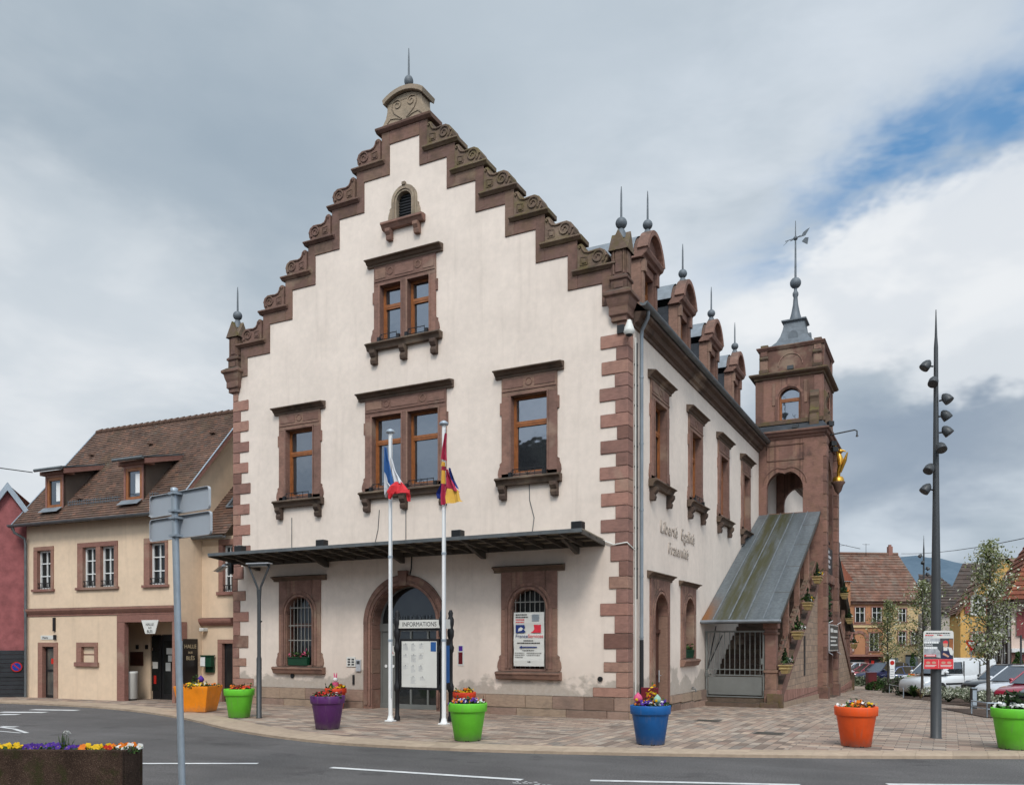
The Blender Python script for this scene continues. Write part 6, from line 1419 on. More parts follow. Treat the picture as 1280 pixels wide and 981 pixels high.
# flagpoles
def pole(x, y, label):
    t = thing('flagpole', (x, y, 0), label, 'flagpole', 'white flagpoles before the entrance')
    m = MB('white_paint', 'galv'); m.lathe((x, y, 0), [(.055, .0), (.055, 1.6), (.05, 3.0), (.05, 7.4)], 14); m.lathe((x, y, 7.4), [(.05, 0), (.11, .02), (.12, .06), (.08, .1), (.02, .13)], 14, 1)
    m.box(Fr((x, y), 0), -.11, .11, 0, .03, -.1, .1); m.lathe((x, y, .03), [(.09, 0), (.058, .12)], 12); m.tube([(x + .07, y - .06, .6), (x + .065, y - .05, 7.3)], .007, 4, 1)
    for z in (2.05, 4.2): m.lathe((x, y, z), [(.062, 0), (.062, .06)], 12, 1)
    m.build('pole', t)
pole(-5.25, -3.28, 'left white flagpole carrying the blue white and red flag'); pole(-3.6, -3.33, 'right white flagpole carrying the red and yellow flag')
M['flag_blue'] = simple('flag blue', (.02, .09, .27), .8); M['flag_white'] = simple('flag white', (.62, .63, .66), .8); M['flag_red'] = simple('flag red', (.62, .03, .04), .8); M['flag_yellow'] = simple('flag yellow', (.72, .42, .07), .8); M['flag_crimson'] = simple('flag crimson', (.38, .02, .06), .8); M['flag_navy'] = simple('flag navy', (.012, .03, .2), .8)
def strip(mb, rows, mi, k=8):
    """hanging cloth between ruled rows: each row = (left point, right point); gentle folds"""
    for j in range(len(rows) - 1):
        (a, b), (c, d) = rows[j], rows[j + 1]
        for i in range(k):
            t0, t1 = i / k, (i + 1) / k
            def q(p, r, t, jj): p = Vector(p).lerp(Vector(r), t); return p + Vector((0, -.05 * math.sin(t * 8 + jj * .8), 0))
            mb.face([q(a, b, t0, j), q(a, b, t1, j), q(c, d, t1, j + 1), q(c, d, t0, j + 1)], mi, smooth=True)
f = MB('flag_blue', 'flag_white', 'flag_red'); o = lambda u, z, n=0: (u, -3.36 - n, z)
strip(f, [(o(-5.36, 7.06), o(-5.32, 7.02)), (o(-5.37, 6.7), o(-5.17, 6.62, .05)), (o(-5.36, 6.42), o(-5.09, 6.22, .06)), (o(-5.36, 6.2), o(-5.05, 5.98, .06))], 0)
strip(f, [(o(-5.36, 6.42), o(-5.34, 6.4)), (o(-5.365, 6.2), o(-5.2, 6.1, .07)), (o(-5.36, 6.0), o(-5.08, 5.97, .07)), (o(-5.36, 5.84), o(-5.25, 5.88, .06)), (o(-5.35, 5.76), o(-5.33, 5.76))], 1)
strip(f, [(o(-5.18, 6.75), o(-5.16, 6.74)), (o(-5.13, 6.5), o(-5.05, 6.42, -.03)), (o(-5.08, 6.3), o(-4.92, 6.2, -.03)), (o(-5.05, 6.12), o(-4.84, 6.06, -.03))], 1)
strip(f, [(o(-5.04, 6.13), o(-4.84, 6.12)), (o(-5.12, 6.02, .08), o(-4.7, 6.0, .05)), (o(-5.2, 5.88, .1), o(-4.6, 5.88, .08)), (o(-5.18, 5.82, .1), o(-4.56, 5.8, .1))], 2)
strip(f, [(o(-4.72, 5.9), o(-4.58, 5.9)), (o(-4.68, 5.75), o(-4.56, 5.76)), (o(-4.64, 5.6), o(-4.58, 5.6))], 2, 3)
strip(f, [(o(-5.2, 5.9, .1), o(-4.9, 5.9, .1)), (o(-5.17, 5.72, .1), o(-5.03, 5.8, .08)), (o(-5.14, 5.68, .1), o(-5.12, 5.7, .1))], 2, 4)
tag(f.build('national_flag'), 'blue white and red flag hanging limp from the left pole', 'flag')
f = MB('flag_crimson', 'flag_yellow', 'flag_navy'); o = lambda u, z, n=0: (u, -3.42 - n, z)
strip(f, [(o(-3.5, 7.18), o(-3.47, 7.18)), (o(-3.57, 6.85), o(-3.46, 6.82)), (o(-3.6, 6.55), o(-3.46, 6.5))], 0)
strip(f, [(o(-3.6, 6.5), o(-3.47, 6.46, .02)), (o(-3.61, 6.38), o(-3.47, 6.36, .02))], 1, 4)
strip(f, [(o(-3.6, 6.38), o(-3.46, 6.36)), (o(-3.61, 6.28), o(-3.46, 6.26))], 0, 4)
strip(f, [(o(-3.61, 6.28), o(-3.46, 6.26, .02)), (o(-3.61, 5.95), o(-3.46, 5.93, .02))], 1, 4)
strip(f, [(o(-3.61, 5.95), o(-3.44, 5.93)), (o(-3.62, 5.7), o(-3.46, 5.72, .02)), (o(-3.6, 5.42), o(-3.45, 5.44, .02))], 0, 6)
strip(f, [(o(-3.46, 6.3), o(-3.44, 6.28)), (o(-3.46, 6.1), o(-3.3, 6.0)), (o(-3.44, 5.85), o(-3.18, 5.78)), (o(-3.44, 5.8), o(-3.1, 5.7))], 0, 6)
strip(f, [(o(-3.46, 5.82, .01), o(-3.1, 5.74)), (o(-3.47, 5.6, .02), o(-3.05, 5.5)), (o(-3.44, 5.44, .02), o(-3.0, 5.46))], 1, 6)
f.build('cloth'); rf = bpy.data.objects['cloth']; rf.name = 'regional_flag'; tag(rf, 'limp crimson flag with yellow cross on the right pole', 'flag')
f = MB('flag_navy'); o = lambda u, z, n=0: (u, -3.28 - n, z)
strip(f, [(o(-3.62, 6.6), o(-3.6, 6.6)), (o(-3.68, 6.2), o(-3.6, 6.2)), (o(-3.7, 5.95), o(-3.6, 5.9)), (o(-3.84, 5.75), o(-3.6, 5.7)), (o(-3.83, 5.62), o(-3.62, 5.65))], 0, 4)
strip(f, [(o(-3.47, 6.35), o(-3.45, 6.35)), (o(-3.45, 6.1), o(-3.3, 6.02)), (o(-3.4, 5.95), o(-3.2, 5.8))], 0, 4)
tag(f.build('blue_flag'), 'dark blue flag bunched behind the crimson one on the right pole', 'flag')
# information board
ib = thing('notice_board', (-4.4, -3.15, 0), 'black cast iron notice board headed INFORMATIONS in front of the entrance', 'notice board')
bf = Fr((-5.2, -3.05), math.radians(1)); m = MB('iron')
for u in (.0, 1.36):
    for n in (0.0, -.42) if u > 1 else (0.0,):
        q = bf.P(u, 0, n); m.lathe(q, [(.075, 0), (.075, .1), (.055, .14), (.055, .75), (.08, .78), (.085, .9), (.06, .98), (.055, 1.05), (.055, 1.75), (.08, 1.8), (.09, 1.9), (.06, 1.97), (.055, 2.1), (.085, 2.2), (.09, 2.32), (.06, 2.4), (.085, 2.5), (.085, 2.62), (.05, 2.7), (.065, 2.78), (.03, 2.86)], 12)
m.build('post', ib)
for fr2, u0, u1 in ((bf.off(0, .0), .1, 1.28),):
    m = MB('iron', 'offwhite', 'print_grey', 'flag_blue', 'black'); m.box(fr2, u0, u1, .82, 2.12, -.08, .03); m.box(fr2, u0 + .06, u1 - .06, .88, 2.06, .031, .034, 1)
    for i in range(3):
        for j in range(4):
            uu = u0 + .1 + i * .24 + R.uniform(-.02, .02); zz = .92 + j * .28; wd = R.uniform(.17, .21); 
            if R.random() < .85:
                m.box(fr2, uu, uu + wd, zz, zz + .25, .0345, .037 + .001 * ((i + j) % 3), 1)
                for k in range(R.randint(3, 8)): m.box(fr2, uu + .02, uu + wd * R.uniform(.5, .92), zz + .22 - k * .024, zz + .227 - k * .024, .0395, .0405, 2)
                m.lathe(fr2.P(uu + wd / 2, zz + .235, .04), [(.01, 0), (.01, .01)], 6, 4, axis=(0, -1, 0))
    m.box(fr2, u1 - .24, u1 - .08, 1.8, 2.04, .0365, .038, 3); m.build('display_case', ib, bevel=.004)
    m = MB('iron', 'offwhite'); m.box(fr2, u0 - .06, u1 + .06, 2.38, 2.62, -.03, .02); m.box(fr2, u0 - .04, u1 + .04, 2.395, 2.605, .021, .024, 1); hb = m.build('header', ib)
    text('lettering', 'INFORMATIONS', fr2, (u0 + u1) / 2, 2.44, .026, .165, 'anthracite', hb, 'CENTER', .004, .86)
m = MB('iron', 'offwhite', 'flag_blue'); s2 = Fr(bf.P(1.36, 0, 0)[:2], math.radians(91)); m.box(s2, .05, .37, .82, 2.12, -.02, .02); m.box(s2, .09, .33, 1.0, 1.95, .021, .024, 2); m.box(s2, .06, .36, 2.38, 2.62, .0, .03, 1); m.box(bf, 0, 1.36, 2.33, 2.38, -.05, .0); m.build('side_panel', ib)
# dark red board by the side door
rbd = thing('menu_stand', (.6, -.1, 0), 'dark red board leaning by the side door behind the blue pot', 'board'); m = MB('poster_red', 'iron'); m.mats[0] = simple('wine red board', (.12, .008, .016), .4); m.box(Fr((.42, -.12), .2), 0, .45, .0, .86, -.04, .0); m.build('panel', rbd, bevel=.01)
# ================================================================== PLANTS
def tree(x, y, h, cw, label, zc0, seed, blossom=.3, nb=46, lf=34, size=.11, far=False):
    R.seed(seed); z = gz(x, y)
    t = thing('young_tree', (x, y, z), label, 'tree', 'young blossoming trees in the planting bed')
    m = MB('bark'); f = MB('leaf_tree', 'leaf_dark', 'blossom')
    n = 9; top = []
    for i in range(n + 1):
        q = i / n; top.append(Vector((x + .06 * math.sin(q * 5 + seed) * q, y + .05 * math.cos(q * 4 + seed) * q, z + h * .97 * q)))
    m.tube(top, [.055 * (1 - .85 * i / n) + .008 for i in range(n + 1)], 8)
    for b in range(nb):
        q = zc0 / h + (1 - zc0 / h) * ((b + R.random()) / nb) ** .95
        p = top[0].lerp(top[-1], 0); k = q * n; i = min(int(k), n - 1); p = top[i].lerp(top[i + 1], k - i)
        rel = (q - zc0 / h) / (1 - zc0 / h); rad = cw * (.62 + .9 * rel if rel < .38 else 1.25 * (1.0 - rel) ** .85 + .1) * R.uniform(.35, 1.15) * .5
        a = R.uniform(0, 2 * PI); up = R.uniform(.45, 1.0)
        e = p + Vector((math.cos(a) * rad, math.sin(a) * rad, rad * up + .05)); mid = p.lerp(e, .5) + Vector((0, 0, -.05 * rad))
        m.tube([p, mid, e], [.02 * (1 - rel * .6), .012, .004], 5)
        for j in range(lf):
            s_ = R.uniform(.25, 1.12); c = (p.lerp(mid, s_ * 2) if s_ < .5 else mid.lerp(e, s_ * 2 - 1)); sp_ = .05 + .09 * rad + .035
            r_ = R.random(); f.leaf(c + Vector((R.gauss(0, sp_), R.gauss(0, sp_), R.gauss(0, sp_ * .8))), size * R.uniform(.55, 1.1), 2 if r_ < blossom else (1 if r_ > .93 else 0))
    m.build('trunk', t); f.build('crown', t); R.seed(7 + seed); return t
tree(8.6, 7.93, 5.2, 2.1, 'nearest young blossoming tree, beside the low rail and the silver car', 1.5, 3, .34, 66, 80, .066)
tree(6.49, 21.09, 5.3, 2.6, 'young tree partly behind the lamp mast and its poster', 1.6, 5, .26, 54, 56, .082)
tree(4.55, 30.22, 5.0, 2.6, 'greenest young tree, farthest of the row and next to the no stopping post', 1.5, 8, .12, 56, 56, .088)
def shrub(x, y, rx, rz, label, mats, kind, n=500, size=.1, cat='shrub', stem='leaf_dark', ry=None):
    z = gz(x, y) + .02; t = thing('shrub', (x, y, z), label, cat); f = MB(*mats); s_ = MB(stem)
    if kind == 'ball':
        for i in range(n):
            d = Vector((R.gauss(0, 1), R.gauss(0, 1), abs(R.gauss(0, 1)))).normalized(); q = R.uniform(.75, 1.02) * (1 + .09 * math.sin(d.x * 7) * math.cos(d.y * 6)); f.leaf((x + d.x * rx * q, y + d.y * (ry or rx) * q, z + d.z * rz * q), size * R.uniform(.6, 1.1), R.randrange(len(mats)))
    elif kind == 'arch':
        for i in range(60):
            a = R.uniform(0, 2 * PI); L = rx * R.uniform(.5, 1.1); hh = rz * R.uniform(.6, 1.1); p = [Vector((x + math.cos(a) * L * q, y + math.sin(a) * L * q, z + hh * (1.9 * q - .95 * q * q * q * 1.1))) for q in (0, .3, .6, .85, 1)]
            s_.tube(p, [.012, .01, .008, .006, .003], 4)
            for j in range(n // 60):
                k = R.uniform(.6, 3.99); c = p[int(k)].lerp(p[int(k) + 1], k - int(k)); f.leaf(c + Vector((R.gauss(0, .03), R.gauss(0, .03), R.gauss(.02, .03))), size * R.uniform(.5, 1), R.randrange(len(mats)))
    else:
        for i in range(n):
            a = R.uniform(0, 2 * PI); L = rx * R.uniform(.3, 1); hh = rz * R.uniform(.5, 1.1); b = Vector((x, y, z)); e = Vector((x + math.cos(a) * L, y + math.sin(a) * L, z + hh)); w = Vector((-math.sin(a), math.cos(a), 0)) * size
            mid = b.lerp(e, .55) + Vector((0, 0, hh * .2)); f.face([b - w * .4, b + w * .4, mid + w, mid - w], R.randrange(len(mats))); f.face([mid - w, mid + w, e + Vector((0, 0, -hh * .15))], R.randrange(len(mats)))
    if s_.f: s_.build('branches', t)
    f.build('foliage', t)
shrub(7.55, 17.0, .95, .52, 'arching white flowering shrub just right of the lamp mast', ['blossom', 'leaf_grey', 'leaf_grey', 'blossom'], 'arch', 2000, .075)
shrub(8.35, 14.7, .8, .48, 'white flowering shrub in front of the black car', ['blossom', 'leaf_grey', 'leaf_grey'], 'arch', 1600, .075)
shrub(6.15, 21.6, .6, .65, 'dark green strap leaved clump before the white van', ['leaf_dark', 'leaf'], 'strap', 60, .04)
shrub(6.45, 20.2, .4, .5, 'rust coloured grass clump before the white van', ['straw', 'leaf_purple', 'bark'], 'strap', 60, .012)
shrub(5.75, 24.2, .55, .55, 'loose dark shrub at the nose of the white van', ['leaf_dark', 'leaf_grey'], 'ball', 450, .1)
shrub(5.1, 28.6, .75, .8, 'tall olive brown shrub behind the no stopping post', ['leaf_grey', 'leaf_dark', 'bark'], 'ball', 700, .12)
shrub(3.85, 33.23, .75, .55, 'clipped bright green shrub by the dark red box', ['leaf', 'leaf', 'leaf_dark'], 'ball', 900, .1)
shrub(2.2, 43.5, 2.4, .7, 'long grey green lavender hedge across the street', ['leaf_grey', 'leaf_dark', 'leaf_grey'], 'ball', 1100, .16, 'hedge', ry=.9)
shrub(4.5, 40.8, 1.7, .75, 'brownish hedge right of the far street lamp', ['leaf_grey', 'bark', 'leaf_dark'], 'ball', 800, .15, 'hedge', ry=.8)
shrub(8.9, 12.2, .5, .4, 'small white flowering shrub beside the meter box', ['blossom', 'leaf_grey'], 'arch', 800, .07)
for x, y, lb in ((4.55, 67.4, 'slender topiary in front of the grey garage'), (10.62, 27.7, 'slender topiary at the foot of the pink house')):
    z = gz(x, y); t = thing('topiary', (x, y, z), lb, 'plant'); f = MB('leaf_dark', 'leaf'); h_ = 2.4 if y > 50 else 1.9
    for i in range(700): q = R.random(); r_ = .33 * (1 - q) ** .5 * (1 + .25 * math.sin(q * 20)); a = R.uniform(0, 2 * PI); f.leaf((x + r_ * math.cos(a), y + r_ * math.sin(a), z + .3 + q * h_), .12, R.randrange(2))
    f.build('foliage', t)
# low rails, meter box, posts
rl = thing('bed_rail', (8.2, 7.2, -.17), 'low grey steel rail round the foot of the nearest young tree', 'railing'); m = MB('galv', 'anthracite')
for a, b in (((8.15, 7.95), (8.5, 6.25)), ((8.5, 6.25), (10.3, 7.1))):
    for q in (a, b): m.tube([(*q, gz(*q) - .02), (*q, gz(*q) + .42)], .02, 6)
    m.tube([(*a, gz(*a) + .42), (*b, gz(*b) + .42)], .022, 6)
    m.tube([(*a, gz(*a) + .25), (*b, gz(*b) + .25)], .015, 6)
m.build('rail', rl)
rl = thing('bed_rail', (5.0, 26, -.6), 'low grey steel rail at the left end of the planting bed', 'railing'); m = MB('galv')
for a, b in (((4.75, 27.9), (5.35, 24.6)), ((5.35, 24.6), (5.72, 21.0))):
    for q in (a, b): m.tube([(*q, gz(*q) - .02), (*q, gz(*q) + .45)], .02, 6)
    m.tube([(*a, gz(*a) + .45), (*b, gz(*b) + .45)], .022, 6)
m.build('rail', rl)
mb_ = thing('meter_box', (8.3, 11.6, -.25), 'small grey service pillar among the shrubs behind the low rail', 'service pillar'); m = MB('galv', 'anthracite'); m.box(Fr((8.3, 11.9), YAW), -.09, .09, gz(8, 11) - .05, gz(8, 11) + .68, -.07, .07, 1); m.box(Fr((8.3, 11.9), YAW), -.1, .1, gz(8, 11) + .68, gz(8, 11) + .71, -.08, .08); m.box(Fr((8.3, 11.9), YAW), -.07, .07, gz(8, 11) + .1, gz(8, 11) + .62, .071, .076); m.build('cabinet', mb_, bevel=.006)
ns = thing('no_stopping_post', (4.8, 29.22, -.7), 'white no stopping board with a red disc on a thin post', 'sign'); z = gz(4.8, 29.2); v0 = Fr((4.8, 29.22), YAW); m = MB('galv', 'white_paint', 'petal_red', 'print_grey'); m.tube([v0.P(0, z, 0), v0.P(0, z + 1.9, 0)], .03, 6); m.box(v0, -.13, .13, z + .75, z + 1.45, .03, .04, 1); m.box(v0, -.15, .15, z + 1.45, z + 1.8, .03, .035, 1); m.lathe(v0.P(0, z + 1.62, .041), [(.12, 0), (.12, .004)], 16, 2, axis=(v0.n[0], v0.n[1], 0))
for k in range(4): m.box(v0, -.1, .08, z + .85 + k * .13, z + .9 + k * .13, .041, .043, 3)
m.build('sign_panel', ns)
gw = thing('give_way_sign', (8.74, 35.76, -.85), 'red and white inverted triangle sign on a pole behind the white van', 'sign'); z = gz(8, 35.8); v0 = Fr((8.74, 35.76), YAW); m = MB('galv', 'petal_red', 'white_paint'); m.tube([v0.P(0, z, 0), v0.P(0, z + 2.9, 0)], .035, 6); m.prism(v0, [(0, z + 2.35), (.42, z + 3.02), (-.42, z + 3.02)], .03, .04, 1); m.prism(v0, [(0, z + 2.6), (.22, z + 2.93), (-.22, z + 2.93)], .041, .045, 2); m.build('sign_panel', gw)
rx = thing('dark_red_box', (3.31, 35.21, -.9), 'dark red upright box in the pavement by the clipped shrub', 'cabinet'); z = gz(3.3, 35.2); m = MB('wood_dark', 'iron'); m.mats[0] = simple('ox blood paint', (.1, .012, .014), .5); m.box(Fr((3.31, 35.21), YAW), -.26, .26, z, z + 1.0, -.2, .2); m.box(Fr((3.31, 35.21), YAW), -.28, .28, z + 1.0, z + 1.04, -.22, .22); m.box(Fr((3.31, 35.21), YAW), -.2, .2, z + .15, z + .9, .201, .215); m.build('cabinet', rx)
# ================================================================== CARS
M['tyre'] = simple('tyre rubber', (.015, .015, .015), .85); M['car_glass'] = glass('car glass', (.018, .022, .025), .26); M['headlamp'] = simple('headlamp glass', (.55, .57, .6), .12, .3); M['trim'] = simple('black car trim', (.014, .014, .015), .5)
def paint(n, c, metal=.0): 
    t = NT('car paint ' + n); t.done((*c, 1), .28, metal, .5); t.b.inputs['Coat Weight'].default_value = .8; t.b.inputs['Coat Roughness'].default_value = .06; M['paint_' + n] = t.m
for n, c in (('white', (.7, .71, .72)), ('silver', (.55, .57, .6)), ('black', (.012, .013, .016)), ('red', (.28, .012, .035)), ('navy', (.012, .016, .06)), ('blue', (.04, .07, .19)), ('dark', (.012, .016, .03))): paint(n, c)
HEAD = math.atan2(-.780, -.625)
def car(x, y, ang, pm, label, L=4.2, W=1.78, H=1.5, style='hatch'):
    z = gz(x, y); t = thing('parked_car' if style != 'van' else 'parked_van', (x, y, z), label, 'car' if style != 'van' else 'van', 'cars parked on the square')
    f = Fr((x, y), ang, z + .008); w = W / 2; h = L / 2; b = MB('paint_' + pm, 'trim'); van = style == 'van'
    belt = H * (.60 if not van else .6)
    hood_z = belt * (.94 if style != 'suv' else 1.0)
    st = [(-h, .42, belt * .80, w * .80), (-h + .1, .26, belt * .96, w * .93), (-h + .5, .2, belt, w), (-.2, .18, belt, w), (h * .30, .18, belt * .995, w), (h * .48, .18, hood_z * .985, w * .985), (h * .80, .2, hood_z * .89, w * .95), (h - .12, .24, hood_z * .78, w * .86), (h, .40, hood_z * .64, w * .74)]
    rings = []
    for u, zb, zt, ww in st: rings.append([(u, zb, -ww * .92), (u, zb + .1, -ww), (u, zb + (zt - zb) * .6, -ww), (u, zt - .07, -ww * .965), (u, zt, -ww * .86), (u, zt + .02, 0), (u, zt, ww * .86), (u, zt - .07, ww * .965), (u, zb + (zt - zb) * .6, ww), (u, zb + .1, ww), (u, zb, ww * .92)])
    k = 11; v = [f.P(*p) for r_ in rings for p in r_]
    b.poly(v, [(i * k + j, i * k + (j + 1) % k, (i + 1) * k + (j + 1) % k, (i + 1) * k + j) for i in range(len(rings) - 1) for j in range(k)] + [tuple(range(k))[::-1], tuple((len(rings) - 1) * k + j for j in range(k))], 0, True)
    if van: side = [(-h + .06, belt - .1), (-h + .12, H - .08), (-h + .3, H), (h * .12, H), (h * .25, H - .05), (h * .60, belt)]
    elif style == 'suv': side = [(-h + .1, belt - .05), (-h + .42, H - .1), (-h + .8, H), (0, H), (h * .08, H - .05), (h * .40, belt)]
    else: side = [(-h + .16, belt - .05), (-h + .62, H - .1), (-h + 1.1, H), (0, H), (h * .06, H - .04), (h * .44, belt * .99)]
    zr = belt; wt_ = .70 if not van else .86
    def half(zz): q = max(0, min(1, (zz - belt) / (H - belt))); return w * (.95 + (wt_ - .95) * q)
    g = MB('car_glass')
    loL = [f.P(u, zz, -half(zz)) for u, zz in side]; loR = [f.P(u, zz, half(zz)) for u, zz in side]; n_ = len(side)
    tgt = b if van else g
    tgt.poly(loL + loR, [tuple(range(n_)), tuple(range(2 * n_ - 1, n_ - 1, -1))] + [(i, n_ + i, n_ + i + 1, i + 1) for i in range(n_ - 1)], 0)
    def bar(p, q, r_=.035):
        for s in (-1, 1): b.tube([f.P(p[0], p[1], s * (half(p[1]) - .005)), f.P(q[0], q[1], s * (half(q[1]) - .005))], r_, 6)
    rp = side[1:5]; RO = []
    for u, zz in rp: RO += [f.P(u, zz - .02, -half(zz) - .008), f.P(u, zz + .02, -half(zz) * .8), f.P(u, zz + .035, 0), f.P(u, zz + .02, half(zz) * .8), f.P(u, zz - .02, half(zz) + .008)]
    b.poly(RO, [(i * 5 + j, i * 5 + j + 1, (i + 1) * 5 + j + 1, (i + 1) * 5 + j) for i in range(3) for j in range(4)], 0, True)
    if van:
        g.face([f.P(h * .275, H - .1, -half(H) + .1), f.P(h * .275, H - .1, half(H) - .1), f.P(h * .63, belt + .03, w * .82), f.P(h * .63, belt + .03, -w * .82)])
        for s in (-1, 1): g.face([f.P(h * .02, belt + .02, s * (w * .955)), f.P(h * .52, belt + .02, s * (w * .955)), f.P(h * .24, H - .16, s * (half(H - .16) + .01)), f.P(h * .02, H - .16, s * (half(H - .16) + .01))])
        for u in (-h * .45, h * .0):
            for s in (-1, 1): b.box(f, u - .008, u + .008, .35, H - .12, s * w * .93 - .01, s * w * 1.0 + .004 * s + .004, 1)
        for s in (-1, 1): b.box(f, -h + .3, h * .5, .62, .7, s * (w + .0) - .012, s * (w + .0) + .012, 1)
    else:
        bar(side[4], side[5]); bar(side[1], side[0], .05); bar(((side[2][0] + side[5][0]) / 2 - .2, belt), ((side[2][0] + side[5][0]) / 2 - .35, H - .04)); bar((side[1][0] + .5, belt), (side[1][0] + .35, H - .08))
        bar(side[0], (side[5][0], belt), .03)
        b.box(f, h - .06, h + .012, .40, hood_z * .50, -w * .45, w * .45, 1); b.box(f, h - .2, h - .0, .22, .32, -w * .72, w * .72, 1); b.box(f, h - .05, h + .016, .56, .60, -w * .1, w * .1, 1)
    for s in (-1, 1): b.ball(f.P(side[5][0] - .22, belt + .1, s * (w + .04)), .095, 8, 0, .75); b.tube([f.P(side[5][0] - .2, belt + .02, s * w * .9), f.P(side[5][0] - .22, belt + .06, s * (w + .03))], .03, 5, 1)
    bo = b.build('body', t); g.build('window', t)
    wr = .31 if style == 'hatch' else .345
    for u in (-h * .62, h * .64):
        for s in (-1, 1):
            ar = MB('trim'); c0 = f.P(u, wr, s * w * .93); ax = (f.n[0] * s, f.n[1] * s, 0)
            wl = MB('tyre', 'trim'); wl.lathe(c0, [(wr + .05, -.04), (wr + .05, w * .075)], 20, 1, axis=ax); wl.lathe(c0, [(wr * .64, w * .06), (wr * .98, w * .06), (wr, w * .09), (wr * .98, w * .12), (wr * .7, w * .125)], 22, 0, axis=ax); wo = wl.build('wheel', t)
            rm = MB('aluminium', 'trim'); rm.lathe(c0, [(wr * .7, w * .08), (wr * .7, w * .115), (wr * .62, w * .115), (wr * .6, w * .09), (.001, w * .095)], 20, 0, axis=ax)
            for q in range(5):
                a = q * 2 * PI / 5; A = Vector(ax).orthogonal().normalized(); B = Vector(ax).cross(A); dr = A * math.cos(a + .6) + B * math.sin(a + .6); rm.tube([Vector(c0) + Vector(ax) * w * .1 + dr * wr * .2, Vector(c0) + Vector(ax) * w * .1 + dr * wr * .6], .035, 4, 1)
            rm.build('rim', wo)
    for j, j2 in ((3, 2), (7, 8)):                               # lamps wrap the corner of the nose
        hl = MB('headlamp', 'trim'); A, B, C2 = rings[6], rings[7], rings[8]
        def pt(r_, q, g=1.012): p_, q_ = r_[j], r_[j2]; return Vector(f.P(p_[0] + (q_[0] - p_[0]) * q + .008, p_[1] + (q_[1] - p_[1]) * q, (p_[2] + (q_[2] - p_[2]) * q) * g))
        m_ = pt(A, .12).lerp(pt(B, .12), .35); n_ = pt(A, .75).lerp(pt(B, .75), .6)
        hl.face([m_, pt(B, .1), pt(B, .85), n_]); hl.face([pt(B, .1), pt(C2, .12), pt(C2, .9), pt(B, .85)]); hl.build('headlight', t)
    pl = MB('offwhite'); pl.box(f, h + .012, h + .022, .38, .48, -.26, .26); pl.build('number_plate', t)
    return t
car(7.49, 24.98, HEAD, 'white', 'white panel van with its nose at the planting bed, half hidden by the poster', 4.9, 1.86, 1.84, 'van')
car(9.98, 23.5, HEAD, 'black', 'black off-road car between the white van and the silver white car', 4.5, 1.84, 1.56, 'suv')
car(10.3, 19.1, HEAD, 'silver', 'silver white car between the black car and the red one', 4.3, 1.8, 1.5)
car(10.75, 15.2, HEAD, 'red', 'dark red car low behind the right hand green pot', 4.0, 1.75, 1.45)
car(11.4, 12.95, HEAD, 'dark', 'dark blue car nosing in at the right edge', 4.2, 1.78, 1.46)
car(2.74, 55.17, YAW + PI + .25, 'navy', 'dark blue off-road car across the street by the orange house', 4.4, 1.84, 1.75, 'suv')
car(-.2, 61.5, YAW + PI, 'white', 'white car across the street, half hidden by the stair', 4.2, 1.8, 1.7)
car(1.2, 59.4, YAW + PI, 'red', 'red car across the street behind the dark blue one', 4.2, 1.8, 1.62)
car(5.0, 55.0, YAW - .1, 'blue', 'mid blue car across the street behind the greenest tree', 4.1, 1.75, 1.42)
car(6.2, 48.7, YAW + PI - .5, 'silver', 'silver car behind the far lime green pot', 4.1, 1.8, 1.5)
# ================================================================== BUILDINGS ROUND THE SQUARE
M['far_orange'] = plaster('orange render', (.42, .2, .105), False); M['far_yellow'] = plaster('straw render', (.58, .43, .235), False); M['far_cream'] = plaster('grey cream render', (.42, .37, .32), False); M['far_ochre'] = plaster('ochre render', (.6, .36, .12), False); M['far_white'] = plaster('white render', (.62, .61, .6), False); M['far_pink'] = plaster('pink cream render', (.58, .45, .38), False)
M['shutter_red'] = simple('faded red shutter', (.2, .045, .045), .7); M['timber'] = simple('dark old timber', (.045, .028, .02), .8); M['garage'] = simple('grey garage door', (.25, .27, .28), .6); M['shop'] = simple('shop dark red', (.16, .03, .025), .6)
def far_win(fr, root, u, z, w, h, surround='cream_stone', frame='white_frame', shutters=None):
    m = MB(surround); m.box(fr, u - w / 2 - .12, u + w / 2 + .12, z - .12, z, .0, .1); m.box(fr, u - w / 2 - .12, u + w / 2 + .12, z + h, z + h + .14, .0, .08); m.box(fr, u - w / 2 - .12, u - w / 2, z, z + h, .0, .07); m.box(fr, u + w / 2, u + w / 2 + .12, z, z + h, .0, .07); o = m.build('window', root)
    g = MB('glass_dim', frame); g.box(fr, u - w / 2, u + w / 2, z, z + h, .0, .015)
    g.box(fr, u - .03, u + .03, z, z + h, .016, .04, 1); g.box(fr, u - w / 2, u + w / 2, z + h * .62, z + h * .62 + .05, .016, .035, 1)
    for a in (u - w / 2, u + w / 2 - .06): g.box(fr, a, a + .06, z, z + h, .016, .045, 1)
    g.build('pane', o)
    if shutters:
        for s in (-1, 1): sh_ = MB(shutters); sh_.box(fr, u + s * (w / 2 + .13) - (.0 if s > 0 else w * .5), u + s * (w / 2 + .13) + (w * .5 if s > 0 else 0), z, z + h, .08, .12); sh_.build('shutter', o)
    return o
